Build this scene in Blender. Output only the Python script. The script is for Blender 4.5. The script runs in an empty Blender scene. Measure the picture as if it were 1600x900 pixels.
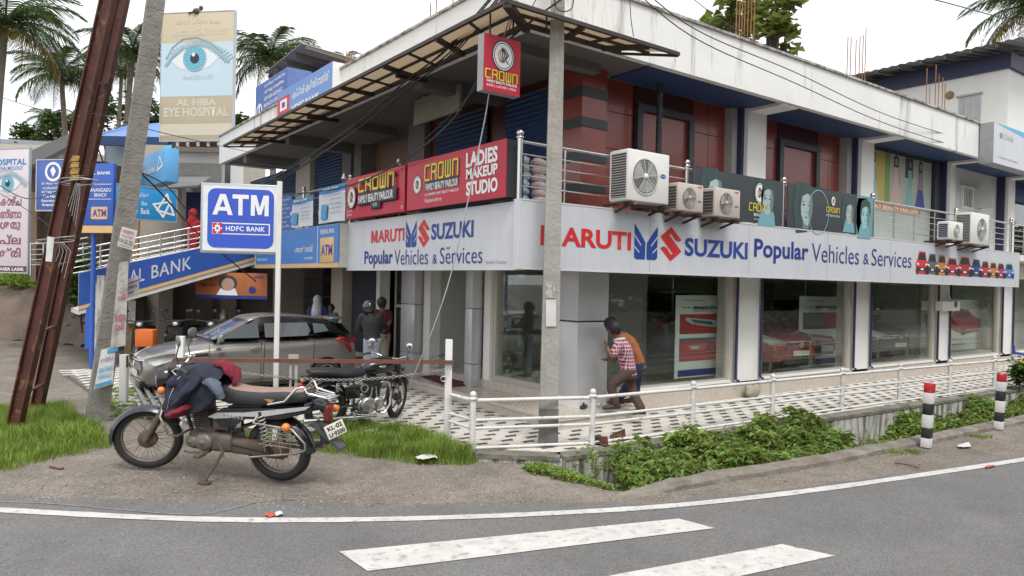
import bpy, bmesh, math, random
from mathutils import Vector, Matrix, noise
random.seed(7)
R = math.radians
SC = bpy.context.scene
COL = SC.collection
# ---------------------------------------------------------------- camera
# World frame: x runs along the long right-hand facade, y along the left-hand facade, z up; metres.
CAMP = Vector((-7.36, -8.30, 2.1))
FPX = 1130.0
_f0 = Vector((.594, .804, 0)).normalized()
_r0 = Vector((_f0.y, -_f0.x, 0))
_pit, _rol = R(-0.38), R(1.25)
_fw = _f0*math.cos(_pit) + Vector((0, 0, math.sin(_pit)))
_u0 = _r0.cross(_fw)
_rt = _r0*math.cos(_rol) + _u0*math.sin(_rol)
_up = _u0*math.cos(_rol) - _r0*math.sin(_rol)
cd = bpy.data.cameras.new('camera'); cam = bpy.data.objects.new('camera', cd); COL.objects.link(cam)
cam.matrix_world = Matrix(((_rt.x, _up.x, -_fw.x, CAMP.x), (_rt.y, _up.y, -_fw.y, CAMP.y), (_rt.z, _up.z, -_fw.z, CAMP.z), (0, 0, 0, 1)))
cd.sensor_width = 36; cd.lens = FPX/1600*36; cd.clip_start = .1; cd.clip_end = 3000
SC.camera = cam
# ---------------------------------------------------------------- sky, sun, exposure
SUN_EL, SUN_AZ = R(58), R(200)
w = bpy.data.worlds.new('World'); SC.world = w; w.use_nodes = True
nt = w.node_tree; nt.nodes.clear()
out = nt.nodes.new('ShaderNodeOutputWorld'); bg = nt.nodes.new('ShaderNodeBackground')
sky = nt.nodes.new('ShaderNodeTexSky'); sky.sky_type = 'NISHITA'; sky.sun_disc = False
sky.sun_elevation = SUN_EL; sky.sun_rotation = SUN_AZ
tc = nt.nodes.new('ShaderNodeTexCoord'); nz = nt.nodes.new('ShaderNodeTexNoise')
nz.inputs['Scale'].default_value = 2.2; nz.inputs['Detail'].default_value = 5
cr = nt.nodes.new('ShaderNodeValToRGB')
cr.color_ramp.elements[0].position = .3; cr.color_ramp.elements[0].color = (7.6, 7.8, 8.1, 1)
cr.color_ramp.elements[1].position = .7; cr.color_ramp.elements[1].color = (10.8, 10.85, 10.9, 1)
mx = nt.nodes.new('ShaderNodeMix'); mx.data_type = 'RGBA'; mx.inputs[0].default_value = .93
nt.links.new(tc.outputs['Generated'], nz.inputs['Vector']); nt.links.new(nz.outputs['Fac'], cr.inputs['Fac'])
nt.links.new(sky.outputs[0], mx.inputs[6]); nt.links.new(cr.outputs['Color'], mx.inputs[7])
nt.links.new(mx.outputs[2], bg.inputs['Color']); bg.inputs['Strength'].default_value = .1
nt.links.new(bg.outputs[0], out.inputs['Surface'])
sd = bpy.data.lights.new('sun', 'SUN'); sd.energy = 1.4; sd.angle = R(20); sd.color = (1, .975, .94)
sun = bpy.data.objects.new('sun', sd); COL.objects.link(sun)
_sdir = Vector((math.cos(SUN_EL)*math.sin(SUN_AZ), math.cos(SUN_EL)*math.cos(SUN_AZ), math.sin(SUN_EL)))
sun.rotation_euler = _sdir.to_track_quat('Z', 'Y').to_euler(); sun.location = (0, -20, 30)
SC.view_settings.view_transform = 'Standard'; SC.view_settings.look = 'None'
SC.view_settings.exposure = 0.66; SC.view_settings.gamma = 1.0
SC.view_settings.use_curve_mapping = False
SC.cycles.max_bounces = 8; SC.cycles.transparent_max_bounces = 16; SC.cycles.sample_clamp_indirect = 6

# ---------------------------------------------------------------- measuring helpers: pixel of the photograph -> point on a real plane
def ray(x, y): return _fw + _rt*((x-800)/FPX) - _up*((y-450)/FPX)
def on(x, y, ax, val):
    d = ray(x, y); return CAMP + d*((val-CAMP[ax])/d[ax])
def pu(x, y, v): return on(x, y, 0, v)
def pv(x, y, v): return on(x, y, 1, v)
def pz(x, y, v=0.): return on(x, y, 2, v)
def dep(x, y, Z): return CAMP + ray(x, y)*Z

# ---------------------------------------------------------------- mesh builder
class MB:
    def __init__(s): s.v = []; s.f = []; s.m = []; s.sm = []
    def add(s, vs, fs, mi=0, T=None, smooth=False):
        n = len(s.v)
        if T is not None: vs = [T @ Vector(p) for p in vs]
        s.v.extend([tuple(p) for p in vs])
        for q in fs: s.f.append([i+n for i in q]); s.m.append(mi); s.sm.append(smooth)
        return s
    def box(s, x0, y0, z0, x1, y1, z1, mi=0, T=None):
        if x0 > x1: x0, x1 = x1, x0
        if y0 > y1: y0, y1 = y1, y0
        if z0 > z1: z0, z1 = z1, z0
        v = [(x0,y0,z0),(x1,y0,z0),(x1,y1,z0),(x0,y1,z0),(x0,y0,z1),(x1,y0,z1),(x1,y1,z1),(x0,y1,z1)]
        return s.add(v, [(0,3,2,1),(4,5,6,7),(0,1,5,4),(1,2,6,5),(2,3,7,6),(3,0,4,7)], mi, T)
    def cbox(s, x0, y0, z0, x1, y1, z1, b=.01, mi=0, T=None, seg=2):
        bm = bmesh.new(); bmesh.ops.create_cube(bm, size=1)
        for v in bm.verts: v.co = Vector(((x0+x1)/2+v.co.x*abs(x1-x0), (y0+y1)/2+v.co.y*abs(y1-y0), (z0+z1)/2+v.co.z*abs(z1-z0)))
        bmesh.ops.bevel(bm, geom=bm.edges[:], offset=b, segments=seg, affect='EDGES', profile=.5)
        bm.verts.index_update(); s.add([v.co.copy() for v in bm.verts], [[v.index for v in q.verts] for q in bm.faces], mi, T, True); bm.free(); return s
    def beam(s, p, q, w, h=None, mi=0, up=(0,0,1), T=None):
        p = Vector(p); q = Vector(q); h = w if h is None else h
        d = (q-p).normalized(); up = Vector(up)
        if abs(d.dot(up)) > .98: up = Vector((1,0,0)) if abs(d.x) < .9 else Vector((0,1,0))
        a = d.cross(up).normalized()*w/2; b = a.normalized().cross(d).normalized()*h/2
        v = [p-a-b, p+a-b, p+a+b, p-a+b, q-a-b, q+a-b, q+a+b, q-a+b]
        return s.add(v, [(3,2,1,0),(4,5,6,7),(0,1,5,4),(1,2,6,5),(2,3,7,6),(3,0,4,7)], mi, T)
    def tube(s, pts, r, n=8, mi=0, T=None, cap=True, closed=False):
        pts = [Vector(p) for p in pts]; k = len(pts)
        if not isinstance(r, (list, tuple)): r = [r]*k
        vs = []; fs = []; prev = None
        for i, p in enumerate(pts):
            a = pts[(i-1) % k] if (closed or i > 0) else p; b = pts[(i+1) % k] if (closed or i < k-1) else p
            d = (b-a)
            d = d.normalized() if d.length > 1e-9 else Vector((0,0,1))
            if prev is None:
                t = Vector((0,0,1)) if abs(d.z) < .9 else Vector((1,0,0)); nrm = d.cross(t).normalized()
            else:
                nrm = prev - d*prev.dot(d)
                nrm = nrm.normalized() if nrm.length > 1e-6 else d.orthogonal().normalized()
            prev = nrm; bn = d.cross(nrm)
            for j in range(n):
                an = 2*math.pi*j/n; vs.append(p + (nrm*math.cos(an)+bn*math.sin(an))*r[i])
        for i in range(k if closed else k-1):
            i2 = (i+1) % k
            for j in range(n): fs.append((i*n+j, i*n+(j+1)%n, i2*n+(j+1)%n, i2*n+j))
        s.add(vs, fs, mi, T, n > 4)
        if cap and not closed:
            s.add(vs[:n], [tuple(range(n))[::-1]], mi, T); s.add(vs[-n:], [tuple(range(n))], mi, T)
        return s
    def lathe(s, prof, n=24, mi=0, T=None, smooth=True):
        vs = []; fs = []
        for r, z in prof:
            for j in range(n): vs.append((r*math.cos(2*math.pi*j/n), r*math.sin(2*math.pi*j/n), z))
        for i in range(len(prof)-1):
            for j in range(n): fs.append((i*n+j, i*n+(j+1)%n, (i+1)*n+(j+1)%n, (i+1)*n+j))
        return s.add(vs, fs, mi, T, smooth)
    def prism(s, poly, d, mi=0, T=None):
        n = len(poly); vs = [(x, y, 0) for x, y in poly] + [(x, y, d) for x, y in poly]
        fs = [tuple(range(n))[::-1], tuple(range(n, 2*n))] + [(i, (i+1)%n, n+(i+1)%n, n+i) for i in range(n)]
        return s.add(vs, fs, mi, T)
    def ball(s, c, r, mi=0, T=None, nu=12, nv=8, sc=(1,1,1), disp=0, seed=0):
        c = Vector(c); vs = []; fs = []
        for i in range(nv+1):
            th = math.pi*i/nv
            for j in range(nu):
                ph = 2*math.pi*j/nu; p = Vector((math.sin(th)*math.cos(ph)*sc[0], math.sin(th)*math.sin(ph)*sc[1], math.cos(th)*sc[2]))*r
                if disp: p *= 1+disp*noise.noise(p*(2.2/r)+Vector((seed*3.1, seed, 0)))
                vs.append(c+p)
        for i in range(nv):
            for j in range(nu): fs.append((i*nu+j, (i+1)*nu+j, (i+1)*nu+(j+1)%nu, i*nu+(j+1)%nu))
        return s.add(vs, fs, mi, T, True)
    def torus(s, rad, r, n=32, m=10, mi=0, T=None, fl=1.0):   # ring in the xz plane, axis y
        vs = []; fs = []
        for i in range(n):
            a = 2*math.pi*i/n
            for j in range(m):
                b = 2*math.pi*j/m; q = rad+r*math.cos(b); vs.append((q*math.cos(a), r*fl*math.sin(b), q*math.sin(a)))
        for i in range(n):
            for j in range(m): fs.append((i*m+j, i*m+(j+1)%m, ((i+1)%n)*m+(j+1)%m, ((i+1)%n)*m+j))
        return s.add(vs, fs, mi, T, True)
    def quad(s, a, b, c, d, mi=0, T=None): return s.add([a, b, c, d], [(0,1,2,3)], mi, T)
    def mesh(s, name, mats):
        me = bpy.data.meshes.new(name); me.from_pydata(s.v, [], s.f)
        mats = mats if isinstance(mats, (list, tuple)) else [mats]
        for q in mats: me.materials.append(q)
        me.polygons.foreach_set('material_index', s.m); me.polygons.foreach_set('use_smooth', s.sm)
        me.update(); return me
    def build(s, name, mats, parent=None, world=True):
        o = bpy.data.objects.new(name, s.mesh(name, mats)); COL.objects.link(o)
        if parent is not None:
            o.parent = parent
            if world: o.matrix_parent_inverse = wm(parent).inverted()
        return o
def wm(o):
    m = Matrix.LocRotScale(o.location, o.rotation_euler, o.scale)
    if o.parent: m = wm(o.parent) @ o.matrix_parent_inverse @ m
    return m
def tag(o, label=None, cat=None, group=None, kind=None):
    if label: o['label'] = label
    if cat: o['category'] = cat
    if group: o['group'] = group
    if kind: o['kind'] = kind
    return o
def thing(name, label, cat, loc=(0,0,0), rz=0, group=None, rot=None, scale=1):
    o = bpy.data.objects.new(name, None); COL.objects.link(o); o.empty_display_size = .1
    o.location = loc; o.rotation_euler = rot if rot is not None else (0,0,rz); o.scale = (scale,)*3
    return tag(o, label, cat, group)
def inst(name, me, parent, M):          # child object sharing mesh data, placed by a matrix in the parent's frame
    o = bpy.data.objects.new(name, me); COL.objects.link(o); o.parent = parent; o.matrix_local = M; return o
def copy_tree(o, parent=None):
    c = o.copy(); COL.objects.link(c)
    if parent is not None: c.parent = parent
    for ch in list(o.children): copy_tree(ch, c)
    return c
def TR(x=0, y=0, z=0): return Matrix.Translation((x, y, z))
def RX(a): return Matrix.Rotation(R(a), 4, 'X')
def RY(a): return Matrix.Rotation(R(a), 4, 'Y')
def RZ(a): return Matrix.Rotation(R(a), 4, 'Z')
def SCL(x, y, z): return Matrix.Diagonal((x, y, z, 1))

# ---------------------------------------------------------------- materials
_mats = {}
def M(name, c=(.5,.5,.5), rough=.6, metal=0., var=.12, scale=6., bump=0., coat=0., streak=None, dirt=None, dirtc=(.05,.045,.035), spec=.5, emit=0, bscale=None, aniso=None):
    if name in _mats: return _mats[name]
    m = bpy.data.materials.new(name); m.use_nodes = True; nt = m.node_tree; b = nt.nodes['Principled BSDF']
    L = nt.links.new; N = nt.nodes.new
    b.inputs['Roughness'].default_value = rough; b.inputs['Metallic'].default_value = metal
    b.inputs['Coat Weight'].default_value = coat; b.inputs['Coat Roughness'].default_value = .06
    b.inputs['Specular IOR Level'].default_value = spec
    tc = N('ShaderNodeTexCoord'); mp = N('ShaderNodeMapping'); L(tc.outputs['Object'], mp.inputs['Vector'])
    if aniso: mp.inputs['Scale'].default_value = aniso
    nz = N('ShaderNodeTexNoise'); nz.inputs['Scale'].default_value = scale; nz.inputs['Detail'].default_value = 6; nz.inputs['Roughness'].default_value = .65
    L(mp.outputs[0], nz.inputs['Vector'])
    cr = N('ShaderNodeValToRGB'); cr.color_ramp.elements[0].position = .3; cr.color_ramp.elements[1].position = .72
    lo = [max(0, k*(1-var)) for k in c]; hi = [min(1, k*(1+var)) for k in c]
    cr.color_ramp.elements[0].color = (*lo, 1); cr.color_ramp.elements[1].color = (*hi, 1)
    L(nz.outputs['Fac'], cr.inputs['Fac']); col = cr.outputs['Color']
    def mask(sc, s, lo_, hi_, det=8):
        mp2 = N('ShaderNodeMapping'); mp2.inputs['Scale'].default_value = sc; L(tc.outputs['Object'], mp2.inputs['Vector'])
        n2 = N('ShaderNodeTexNoise'); n2.inputs['Scale'].default_value = s; n2.inputs['Detail'].default_value = det; n2.inputs['Roughness'].default_value = .7
        L(mp2.outputs[0], n2.inputs['Vector'])
        r2 = N('ShaderNodeMapRange'); r2.inputs[1].default_value = lo_; r2.inputs[2].default_value = hi_; r2.clamp = True
        L(n2.outputs['Fac'], r2.inputs[0]); return r2.outputs[0]
    for spec_ in ((streak, (1, 1, .12)), (dirt, (1, 1, 1))):
        if spec_[0]:
            amt, s, lo_, hi_ = spec_[0]
            k = mask(spec_[1], s, lo_, hi_); mul = N('ShaderNodeMath'); mul.operation = 'MULTIPLY'; mul.inputs[1].default_value = amt; L(k, mul.inputs[0])
            mm = N('ShaderNodeMix'); mm.data_type = 'RGBA'; L(mul.outputs[0], mm.inputs[0]); L(col, mm.inputs[6]); mm.inputs[7].default_value = (*dirtc, 1); col = mm.outputs[2]
    L(col, b.inputs['Base Color'])
    rr = N('ShaderNodeMapRange'); rr.inputs[3].default_value = max(0, rough-.08); rr.inputs[4].default_value = min(1, rough+.1); L(nz.outputs['Fac'], rr.inputs[0]); L(rr.outputs[0], b.inputs['Roughness'])
    if bump:
        nb = N('ShaderNodeTexNoise'); nb.inputs['Scale'].default_value = bscale or scale*6; nb.inputs['Detail'].default_value = 5; L(tc.outputs['Object'], nb.inputs['Vector'])
        bp = N('ShaderNodeBump'); bp.inputs['Strength'].default_value = bump; bp.inputs['Distance'].default_value = .02; L(nb.outputs['Fac'], bp.inputs['Height']); L(bp.outputs[0], b.inputs['Normal'])
    if emit: b.inputs['Emission Color'].default_value = (*c, 1); b.inputs['Emission Strength'].default_value = emit
    _mats[name] = m; return m
def glass(name, tint=(.55,.62,.58), refl=1.0, rough=.0):
    if name in _mats: return _mats[name]
    m = bpy.data.materials.new(name); m.use_nodes = True; nt = m.node_tree; nt.nodes.clear(); N = nt.nodes.new; L = nt.links.new
    o = N('ShaderNodeOutputMaterial'); t = N('ShaderNodeBsdfTransparent'); t.inputs[0].default_value = (*tint, 1)
    g = N('ShaderNodeBsdfGlossy'); g.inputs['Roughness'].default_value = rough; g.inputs[0].default_value = (refl, refl, refl, 1)
    lw = N('ShaderNodeLayerWeight'); lw.inputs[0].default_value = .5
    pw = N('ShaderNodeMath'); pw.operation = 'POWER'; pw.inputs[1].default_value = 4.0; L(lw.outputs['Facing'], pw.inputs[0])
    mr = N('ShaderNodeMath'); mr.operation = 'MULTIPLY_ADD'; mr.inputs[1].default_value = .85; mr.inputs[2].default_value = .055; mr.use_clamp = True
    nz = N('ShaderNodeTexNoise'); nz.inputs['Scale'].default_value = .8; bp = N('ShaderNodeBump'); bp.inputs['Strength'].default_value = .03; bp.inputs['Distance'].default_value = .05
    L(nz.outputs[0], bp.inputs['Height']); L(bp.outputs[0], g.inputs['Normal'])
    mx = N('ShaderNodeMixShader'); L(pw.outputs[0], mr.inputs[0]); L(mr.outputs[0], mx.inputs[0]); L(t.outputs[0], mx.inputs[1]); L(g.outputs[0], mx.inputs[2]); L(mx.outputs[0], o.inputs['Surface'])
    _mats[name] = m; return m
WHITE = lambda: M('white_paint', (.8,.8,.78), .55, var=.05, scale=3)
BLACK = lambda: M('black_paint', (.02,.02,.022), .45, var=.2)
CHROME = lambda: M('chrome', (.75,.75,.76), .14, 1., var=.06)
STEEL = lambda: M('stainless_steel', (.62,.61,.6), .28, 1., var=.08, scale=20)
PLAST = lambda: M('print_white', (.78,.78,.78), .5, var=.02)

# ---------------------------------------------------------------- sign frames and flat print
class SF:      # a sign's face plane: origin O, right A, up B, outward normal N
    def __init__(s, O, A, B=(0,0,1)):
        s.O = Vector(O); s.A = Vector(A).normalized(); s.B = Vector(B).normalized(); s.N = s.A.cross(s.B).normalized()
    def T(s, a=0, b=0, n=0):
        P = s.O + s.A*a + s.B*b + s.N*n
        return Matrix(((s.A.x, s.B.x, s.N.x, P.x), (s.A.y, s.B.y, s.N.y, P.y), (s.A.z, s.B.z, s.N.z, P.z), (0,0,0,1)))
    def px(s, x, y):
        d = ray(x, y); t = (s.O-CAMP).dot(s.N)/d.dot(s.N); P = CAMP + d*t - s.O
        return P.dot(s.A), P.dot(s.B)
    def board(s, a0, b0, a1, b1, depth, mb=None, mi=0, n=0):
        mb = mb or MB(); return mb.box(a0, b0, -depth+n, a1, b1, n, mi, s.T())
    def rect(s, a0, b0, a1, b1, n=.004, mb=None, mi=0):
        mb = mb or MB(); return mb.add([(a0,b0,n),(a1,b0,n),(a1,b1,n),(a0,b1,n)], [(0,1,2,3)], mi, s.T())
    def poly(s, pts, n=.006, mb=None, mi=0, fan=False):
        mb = mb or MB(); return mb.add([(x,y,n) for x,y in pts], [tuple(range(len(pts)))], mi, s.T())
    def disc(s, a, b, ra, rb, n=.006, mb=None, mi=0, k=28): return s.poly([(a+ra*math.cos(2*math.pi*i/k), b+rb*math.sin(2*math.pi*i/k)) for i in range(k)], n, mb, mi)
    def ring(s, a, b, ra, rb, w, n=.006, mb=None, mi=0, k=28):
        mb = mb or MB(); vs = []; 
        for i in range(k):
            c, q = math.cos(2*math.pi*i/k), math.sin(2*math.pi*i/k); vs += [(a+ra*c, b+rb*q, n), (a+(ra-w)*c, b+(rb-w)*q, n)]
        return mb.add(vs, [(2*i, (2*i+2)%(2*k), (2*i+3)%(2*k), 2*i+1) for i in range(k)], mi, s.T())
    def stroke(s, pts, w, n=.006, mb=None, mi=0):
        mb = mb or MB()
        for (x0,y0),(x1,y1) in zip(pts[:-1], pts[1:]):
            d = Vector((x1-x0, y1-y0)); 
            if d.length < 1e-6: continue
            d.normalize(); p = Vector((-d.y, d.x))*w/2; e = d*w*.45
            mb.add([(x0-e.x+p.x, y0-e.y+p.y, n), (x0-e.x-p.x, y0-e.y-p.y, n), (x1+e.x-p.x, y1+e.y-p.y, n), (x1+e.x+p.x, y1+e.y+p.y, n)], [(0,1,2,3)], mi, s.T()); n += .00015
        return mb
def text_mesh(body, bold=0., ext=0., space=1.):
    c = bpy.data.curves.new('t', 'FONT'); c.body = body; c.offset = bold; c.extrude = ext; c.resolution_u = 3; c.space_character = space
    o = bpy.data.objects.new('t', c); COL.objects.link(o)
    me = bpy.data.meshes.new_from_object(o.evaluated_get(bpy.context.evaluated_depsgraph_get()))
    bpy.data.objects.remove(o); bpy.data.curves.remove(c)
    return me
def text(s, body, a0, b0, a1, b1, mat, parent, bold=0., n=.006, name='lettering', ext=.0, space=1., shear=0.):
    me = text_mesh(body, bold, 0, space)
    if not me.vertices: return None
    xs = [v.co.x for v in me.vertices]; ys = [v.co.y for v in me.vertices]
    x0, x1, y0, y1 = min(xs), max(xs), min(ys), max(ys); T = s.T()
    for v in me.vertices:
        fx = (v.co.x-x0)/(x1-x0+1e-9); fy = (v.co.y-y0)/(y1-y0+1e-9)
        v.co = T @ Vector((a0+(a1-a0)*fx + shear*fy, b0+(b1-b0)*fy, n))
    me.materials.clear(); me.materials.append(mat)
    for p in me.polygons: p.material_index = 0
    o = bpy.data.objects.new(name, me); COL.objects.link(o); o.parent = parent; o.matrix_parent_inverse = wm(parent).inverted()
    return o
def ptext(s, body, x0, yt, yb, x1, mat, parent, **k):      # rectangle given by the pixels of its left edge (top, bottom) and its right edge
    a0, b1 = s.px(x0, yt); _, b0 = s.px(x0, yb); a1, _ = s.px(x1, (yt+yb)/2); return text(s, body, a0, b0, a1, b1, mat, parent, **k)
# ================================================================ GROUND, ROAD, PAVING
def pt_in(x, y, poly):
    c = False; n = len(poly)
    for i in range(n):
        x0, y0 = poly[i]; x1, y1 = poly[(i+1) % n]
        if (y0 > y) != (y1 > y) and x < (x1-x0)*(y-y0)/(y1-y0)+x0: c = not c
    return c
def lerp_line(P, x):
    for (x0, y0), (x1, y1) in zip(P[:-1], P[1:]):
        if x <= x1: return y0+(y1-y0)*(x-x0)/(x1-x0)
    return P[-1][1]
WALLV = [(-2.5,-1.05), (-1.75,-1.72), (.86,-1.80), (3.9,-1.96), (8.2,-2.12), (26,-2.8)]      # road side of the walkway
KERBI = [(-2.2,-3.02), (-.85,-3.14), (.8,-3.32), (2.7,-3.42), (7.2,-3.6), (26,-4.6)]
def smooth(a, b, x): t = max(0, min(1, (x-a)/(b-a))); return t*t*(3-2*t)
def gh(x, y):
    z = -.03
    if x > -2.15 and x < 26:
        wv = lerp_line(WALLV, x); kv = lerp_line(KERBI, x)
        if y < wv-.03 and y > kv+.03:
            z -= .52*smooth(-2.12, -1.2, x)*smooth(0, .22, y-kv-.03)
    z += .075*math.exp(-((x+5.75)**2+(y-.75)**2)/.55)
    z += .07*math.exp(-((x+6.9)**2+(y-3.3)**2)/1.6)
    z += .012*noise.noise(Vector((x*.8, y*.8, 0)))*(1 if (x < -2.6 and y > -1.9+(-5.4-x)*.8) else .2)
    return z
def axis(pts):
    o = []
    for (a, b, st) in pts:
        k = max(1, round((b-a)/st)); o += [a+(b-a)*i/k for i in range(k)]
    return o+[pts[-1][1]]
gx = axis([(-700,-100,100), (-100,-20,10), (-20,-9,1.5), (-9,-2.2,.25), (-2.2,8,.12), (8,26,.6), (26,100,10), (100,800,100)])
gy = axis([(-600,-100,100), (-100,-12,8), (-12,-5,.8), (-5,-1.5,.09), (-1.5,6,.3), (6,20,1), (20,100,8), (100,900,100)])
mb = MB(); mb.v = [(x, y, gh(x, y)) for y in gy for x in gx]; nx = len(gx)
mb.f = [[j*nx+i, j*nx+i+1, (j+1)*nx+i+1, (j+1)*nx+i] for j in range(len(gy)-1) for i in range(nx-1)]
mb.m = [0]*len(mb.f); mb.sm = [True]*len(mb.f)
def ground_mat():
    m = M('dirt_ground', (.205,.175,.145), .95, var=.3, scale=1.1, bump=.9, bscale=38, dirt=(.7, 3.2, .47, .72), dirtc=(.125,.108,.092))
    nt = m.node_tree; b = nt.nodes['Principled BSDF']; N = nt.nodes.new; L = nt.links.new
    src = b.inputs['Base Color'].links[0].from_socket; tc = N('ShaderNodeTexCoord')
    v = N('ShaderNodeTexVoronoi'); v.inputs['Scale'].default_value = 55; L(tc.outputs['Object'], v.inputs['Vector'])
    r = N('ShaderNodeMapRange'); r.inputs[1].default_value = .0; r.inputs[2].default_value = 1; r.inputs[3].default_value = .72; r.inputs[4].default_value = 1.35
    sp = N('ShaderNodeSeparateColor'); L(v.outputs['Color'], sp.inputs[0]); L(sp.outputs[0], r.inputs[0])
    mm = N('ShaderNodeMix'); mm.data_type = 'RGBA'; mm.blend_type = 'MULTIPLY'; mm.inputs[0].default_value = 1; L(src, mm.inputs[6]); L(r.outputs[0], mm.inputs[7]); L(mm.outputs[2], b.inputs['Base Color'])
    return m
tag(mb.build('ground', ground_mat()), 'brown dirt and gravel ground beside the road', kind='structure')

def asphalt():
    m = M('asphalt', (.178,.172,.166), .9, var=.16, scale=.6, bump=.9, bscale=90, dirt=(.55, 1.1, .46, .74), dirtc=(.115,.11,.105))
    nt = m.node_tree; b = nt.nodes['Principled BSDF']; N = nt.nodes.new; L = nt.links.new
    src = b.inputs['Base Color'].links[0].from_socket; tc = N('ShaderNodeTexCoord')
    v = N('ShaderNodeTexVoronoi'); v.inputs['Scale'].default_value = 95; L(tc.outputs['Object'], v.inputs['Vector'])
    sp = N('ShaderNodeSeparateColor'); L(v.outputs['Color'], sp.inputs[0])
    r = N('ShaderNodeMapRange'); r.inputs[3].default_value = .74; r.inputs[4].default_value = 1.32; L(sp.outputs[0], r.inputs[0])
    mm = N('ShaderNodeMix'); mm.data_type = 'RGBA'; mm.blend_type = 'MULTIPLY'; mm.inputs[0].default_value = 1; L(src, mm.inputs[6]); L(r.outputs[0], mm.inputs[7]); L(mm.outputs[2], b.inputs['Base Color'])
    return m
LINE = [(-60,62), (-30,30), (-15,9.5), (-10.5,3.2), (-8.6,.95), (-7.17,-.45), (-5.37,-1.93), (-3.13,-3.15), (-.83,-3.94), (3.47,-4.78), (8,-5.5), (14,-6.3), (26,-7.8), (60,-12), (300,-45)]
def resample(P, st):
    o = []
    for (x0, y0), (x1, y1) in zip(P[:-1], P[1:]):
        L_ = math.hypot(x1-x0, y1-y0); k = max(1, int(L_/st)); o += [(x0+(x1-x0)*i/k, y0+(y1-y0)*i/k) for i in range(k)]
    return o+[P[-1]]
def catmull(P, k=8):
    o = []
    for i in range(len(P)-1):
        p0 = P[max(0,i-1)]; p1 = P[i]; p2 = P[i+1]; p3 = P[min(len(P)-1,i+2)]
        for j in range(k):
            t = j/k; o.append(tuple(.5*((2*p1[a])+(-p0[a]+p2[a])*t+(2*p0[a]-5*p1[a]+4*p2[a]-p3[a])*t*t+(-p0[a]+3*p1[a]-3*p2[a]+p3[a])*t**3) for a in range(len(P[0]))))
    return o+[tuple(P[-1])]
LN = LINE[:4]+catmull(LINE[3:12], 14)[1:]+LINE[12:]
def nrm2(P, i):
    a = P[max(0,i-1)]; b = P[min(len(P)-1,i+1)]; d = Vector((b[0]-a[0], b[1]-a[1])).normalized(); return Vector((-d.y, d.x))   # towards the verge
mb = MB(); vs = []; fs = []
offs = [None, .0, -1, -2.5, -5, -9]
for i, p in enumerate(LN):
    n = nrm2(LN, i); x = p[0]
    e = .16+.38*smooth(-1.5, -5, x)*(1-.35*smooth(-5.5,-7.5,x)) + .10*noise.noise(Vector((x*2.3, p[1]*2.3, 3)))+.05*noise.noise(Vector((x*9, p[1]*9, 3)))
    if -4.9 < x < -4.1: e -= .22*(1-abs(x+4.5)/.4)
    for o in offs:
        o = e if o is None else o; vs.append((p[0]+n.x*o, p[1]+n.y*o, -.022))
for i in range(len(LN)-1):
    for j in range(5): fs.append((i*6+j, i*6+j+1, (i+1)*6+j+1, (i+1)*6+j))
mb.add(vs, fs, 0); tag(mb.build('road', asphalt()), 'grey asphalt road curving past the showroom', kind='structure')
PAINT = M('road_paint', (.55,.53,.50), .8, var=.14, scale=4, dirt=(.8, 11, .53, .66), dirtc=(.24,.23,.22), bump=.4, aniso=None)
mb = MB(); vs = []; fs = []
for i, p in enumerate(LN):
    n = nrm2(LN, i); wd = .062+.012*noise.noise(Vector((p[0]*6, p[1]*6, 0)))
    vs += [(p[0]+n.x*wd, p[1]+n.y*wd, -.016), (p[0]-n.x*wd, p[1]-n.y*wd, -.016)]
for i in range(len(LN)-1): fs.append((2*i, 2*i+1, 2*i+3, 2*i+2))
mb.add(vs, fs); tag(mb.build('road_edge_line', PAINT), 'thin white painted line along the road edge', kind='structure')
def stripe(q):
    m_ = MB(); m_.add([(x, y, -.016) for x, y in q], [(0,1,2,3)]); return tag(m_.build('crossing_stripe', PAINT), 'white painted zebra crossing stripe on the road', kind='structure')
stripe([(-5.05,-3.48), (-2.11,-4.28), (-2.18,-3.93), (-5.07,-3.01)])
stripe([(-4.75,-4.72), (-1.83,-5.23), (-1.96,-4.84), (-4.90,-4.27)])
seam = catmull([tuple(pz(x, y, 0))[:2] for x, y in ((-60,781),(60,783),(180,793),(270,800),(320,800),(370,790),(420,778),(480,777))], 8); mb = MB(); vs = []
for i, p in enumerate(seam): n = nrm2(seam, i); vs += [(p[0]+n.x*.006, p[1]+n.y*.006, -.014), (p[0]-n.x*.006, p[1]-n.y*.006, -.014)]
mb.add(vs, [(2*i, 2*i+1, 2*i+3, 2*i+2) for i in range(len(seam)-1)]); tag(mb.build('asphalt_seam', M('seam_grey', (.3,.29,.27), .9, dirt=(.9,14,.45,.6), dirtc=(.17,.16,.15))), 'thin pale seam line in the asphalt left of centre', kind='structure')
# kerb
mb = MB(); K = [(x, y) for x, y in catmull(KERBI[:5], 6)]+[KERBI[-1]]
K = resample(K[:-1], .12)+[K[-1]]; vs = []
for i, p in enumerate(K):
    j = lambda s_: .022*noise.noise(Vector((p[0]*2.1, s_, 0)))+.012*noise.noise(Vector((p[0]*9, s_, 4))); x, y = p; dn = -.09*(1-min(1, i/5))
    vs += [(x, y+.01+j(1), -.5), (x, y+.005+j(1), .03+j(2)+dn), (x, y-.02+j(3), .05+j(2)+dn), (x, y-.17+j(4), .045+j(5)+dn), (x, y-.205+j(6), .02+j(5)+dn), (x, y-.225+j(7), -.1)]
mb.add(vs, [(i*6+k, i*6+k+1, (i+1)*6+k+1, (i+1)*6+k) for i in range(len(K)-1) for k in range(5)], 0, None, False)
KERB = M('old_concrete_kerb', (.24,.21,.18), .95, var=.3, scale=4, bump=.8, dirt=(.7, 3, .42, .66), dirtc=(.11,.09,.07))
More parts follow.
